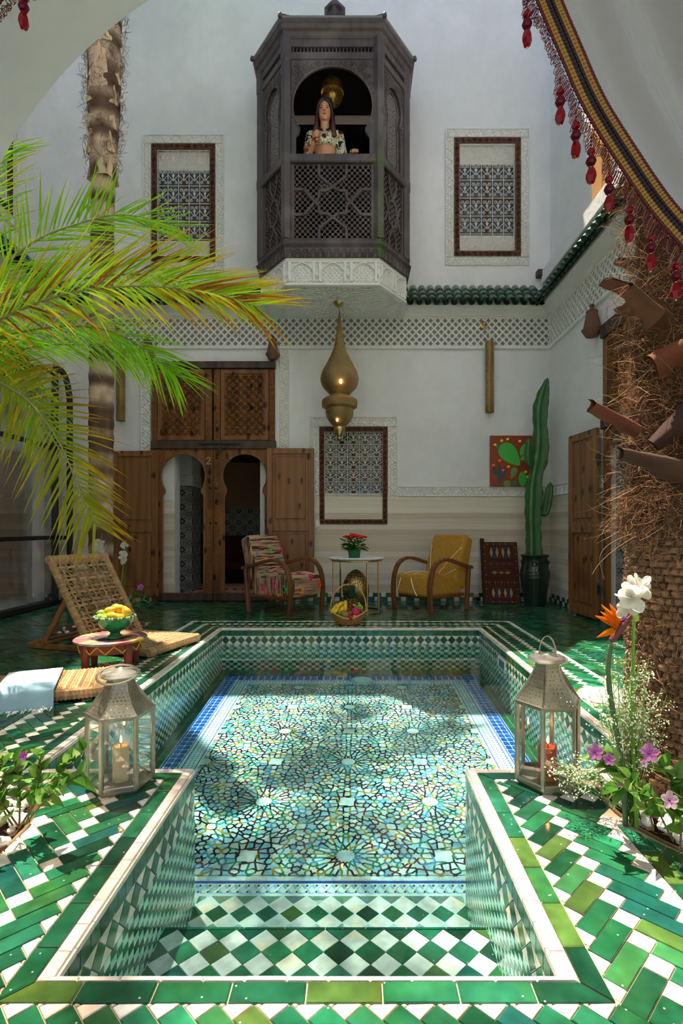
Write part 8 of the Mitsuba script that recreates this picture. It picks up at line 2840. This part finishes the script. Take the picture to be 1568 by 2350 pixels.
st_ = .5 + .5 * np.sin(l2[:, 0] * 520 + 3 * np.sin(l2[:, 2] * 9))
dp = .0022 * st_
hv2 = hv + np.array(hair.vertex_normals) * (dp - .001)[:, None]
tip = np.clip((6.0 - l2[:, 2]) / .28, 0, 1)[:, None]
cc = (rgb('241612') * (1 - tip) + rgb('5a3826') * tip) * (.6 + .7 * st_[:, None])
put(f'{t}__hair', (hv2, np.array(hair.faces), cc), 'vc_satin', True)
# cropped shirt with a collar, patterned with cream, olive, black and rust leaves
sb = [((V3(0, .02, 5.73), (.168, .112, .085)), (V3(0, .015, 5.64), (.152, .115, .028))), ((V3(-.10, .03, 5.755), .080), (V3(.10, .03, 5.755), .080)), ((shR + [0, 0, .005], .072), (V3(-.05, .03, 5.81), .060)), ((shL + [0, 0, .005], .072), (V3(.05, .03, 5.81), .060)),
      ((shR, .072), (elR + [-.005, 0, .0], .066)), ((elR, .064), (elR * .75 + wrR * .25, .056)), ((shL, .072), (elL, .066)), ((elL, .064), (elL * .55 + wrL * .45, .052))]
shirt = chain(sb, .009, 6)
sv_ = np.array(shirt.vertices); l3 = sv_ - P0
fold = .006 * (meshkit.fbm(l3 * np.array([16, 16, 9]), 3) - .5)
sv_ = sv_ + np.array(shirt.vertex_normals) * fold[:, None]
q1 = meshkit.fbm(l3 * 11 + 3, 2); q2 = meshkit.fbm(l3 * 9 + 20, 2)
w_s = np.sin(40 * q1 + 25 * l3[:, 2] + 18 * l3[:, 0])
cc = np.tile(rgb('c9c5a4'), (len(sv_), 1))
cc[(q2 > .55) & (w_s > -.2)] = rgb('6f6f42')
cc[(q2 < .44) & (w_s > .1)] = rgb('8a4a28')
cc[np.abs(w_s) < .22] = rgb('1c1a1c')
cc[(q1 > .62)] = rgb('1f1d20')
cc[(w_s > .75) & (q2 > .42)] = rgb('e0dcc6')
put(f'{t}__shirt', (sv_, np.array(shirt.faces), cc), 'vc_matte', True)
for g in (-1, 1):
    put(f'{t}__collar', col(hull([V3(g * .055, .03, 5.87), V3(g * .062, -.03, 5.86), V3(g * .010, -.080, 5.795), V3(g * .052, -.085, 5.79), V3(g * .060, .03, 5.855), V3(g * .066, -.035, 5.845)]), rgb('22202a')), 'vc_matte')
tr = chain([((hipR, .108), (knR, .078)), ((knR, .078), (anR + [0, 0, .04], .07)), ((hipL, .108), (knL, .078)), ((knL, .078), (anL + [0, 0, .04], .07)), ((V3(-.05, .03, 5.16), (.12, .11, .05)), (V3(.05, .03, 5.16), (.12, .11, .05))), ((V3(0, .02, 5.44), (.128, .098, .04)), (V3(0, .03, 5.16), (.165, .118, .05)))], .02, 5)
put(f'{t}__trousers', col((np.array(tr.vertices), np.array(tr.faces)), rgb('1c1a1c')), 'vc_matte', True)
# the glass with an orange drink
t = thing('drinking_glass', 'small tumbler of orange drink held by the woman on the balcony', 'glass')
put(f'{t}__tumbler', mv(lathe([(0, -.060), (.029, -.060), (.035, .058), (.0335, .058), (.0278, -.054), (0, -.054)], 20), gl), 'glass', True)
put(f'{t}__drink', col(mv(lathe([(0, -.053), (.0272, -.053), (.0300, -.004), (0, -.004)], 20), gl), rgb('d96a14')), 'vc_glaze', 40)
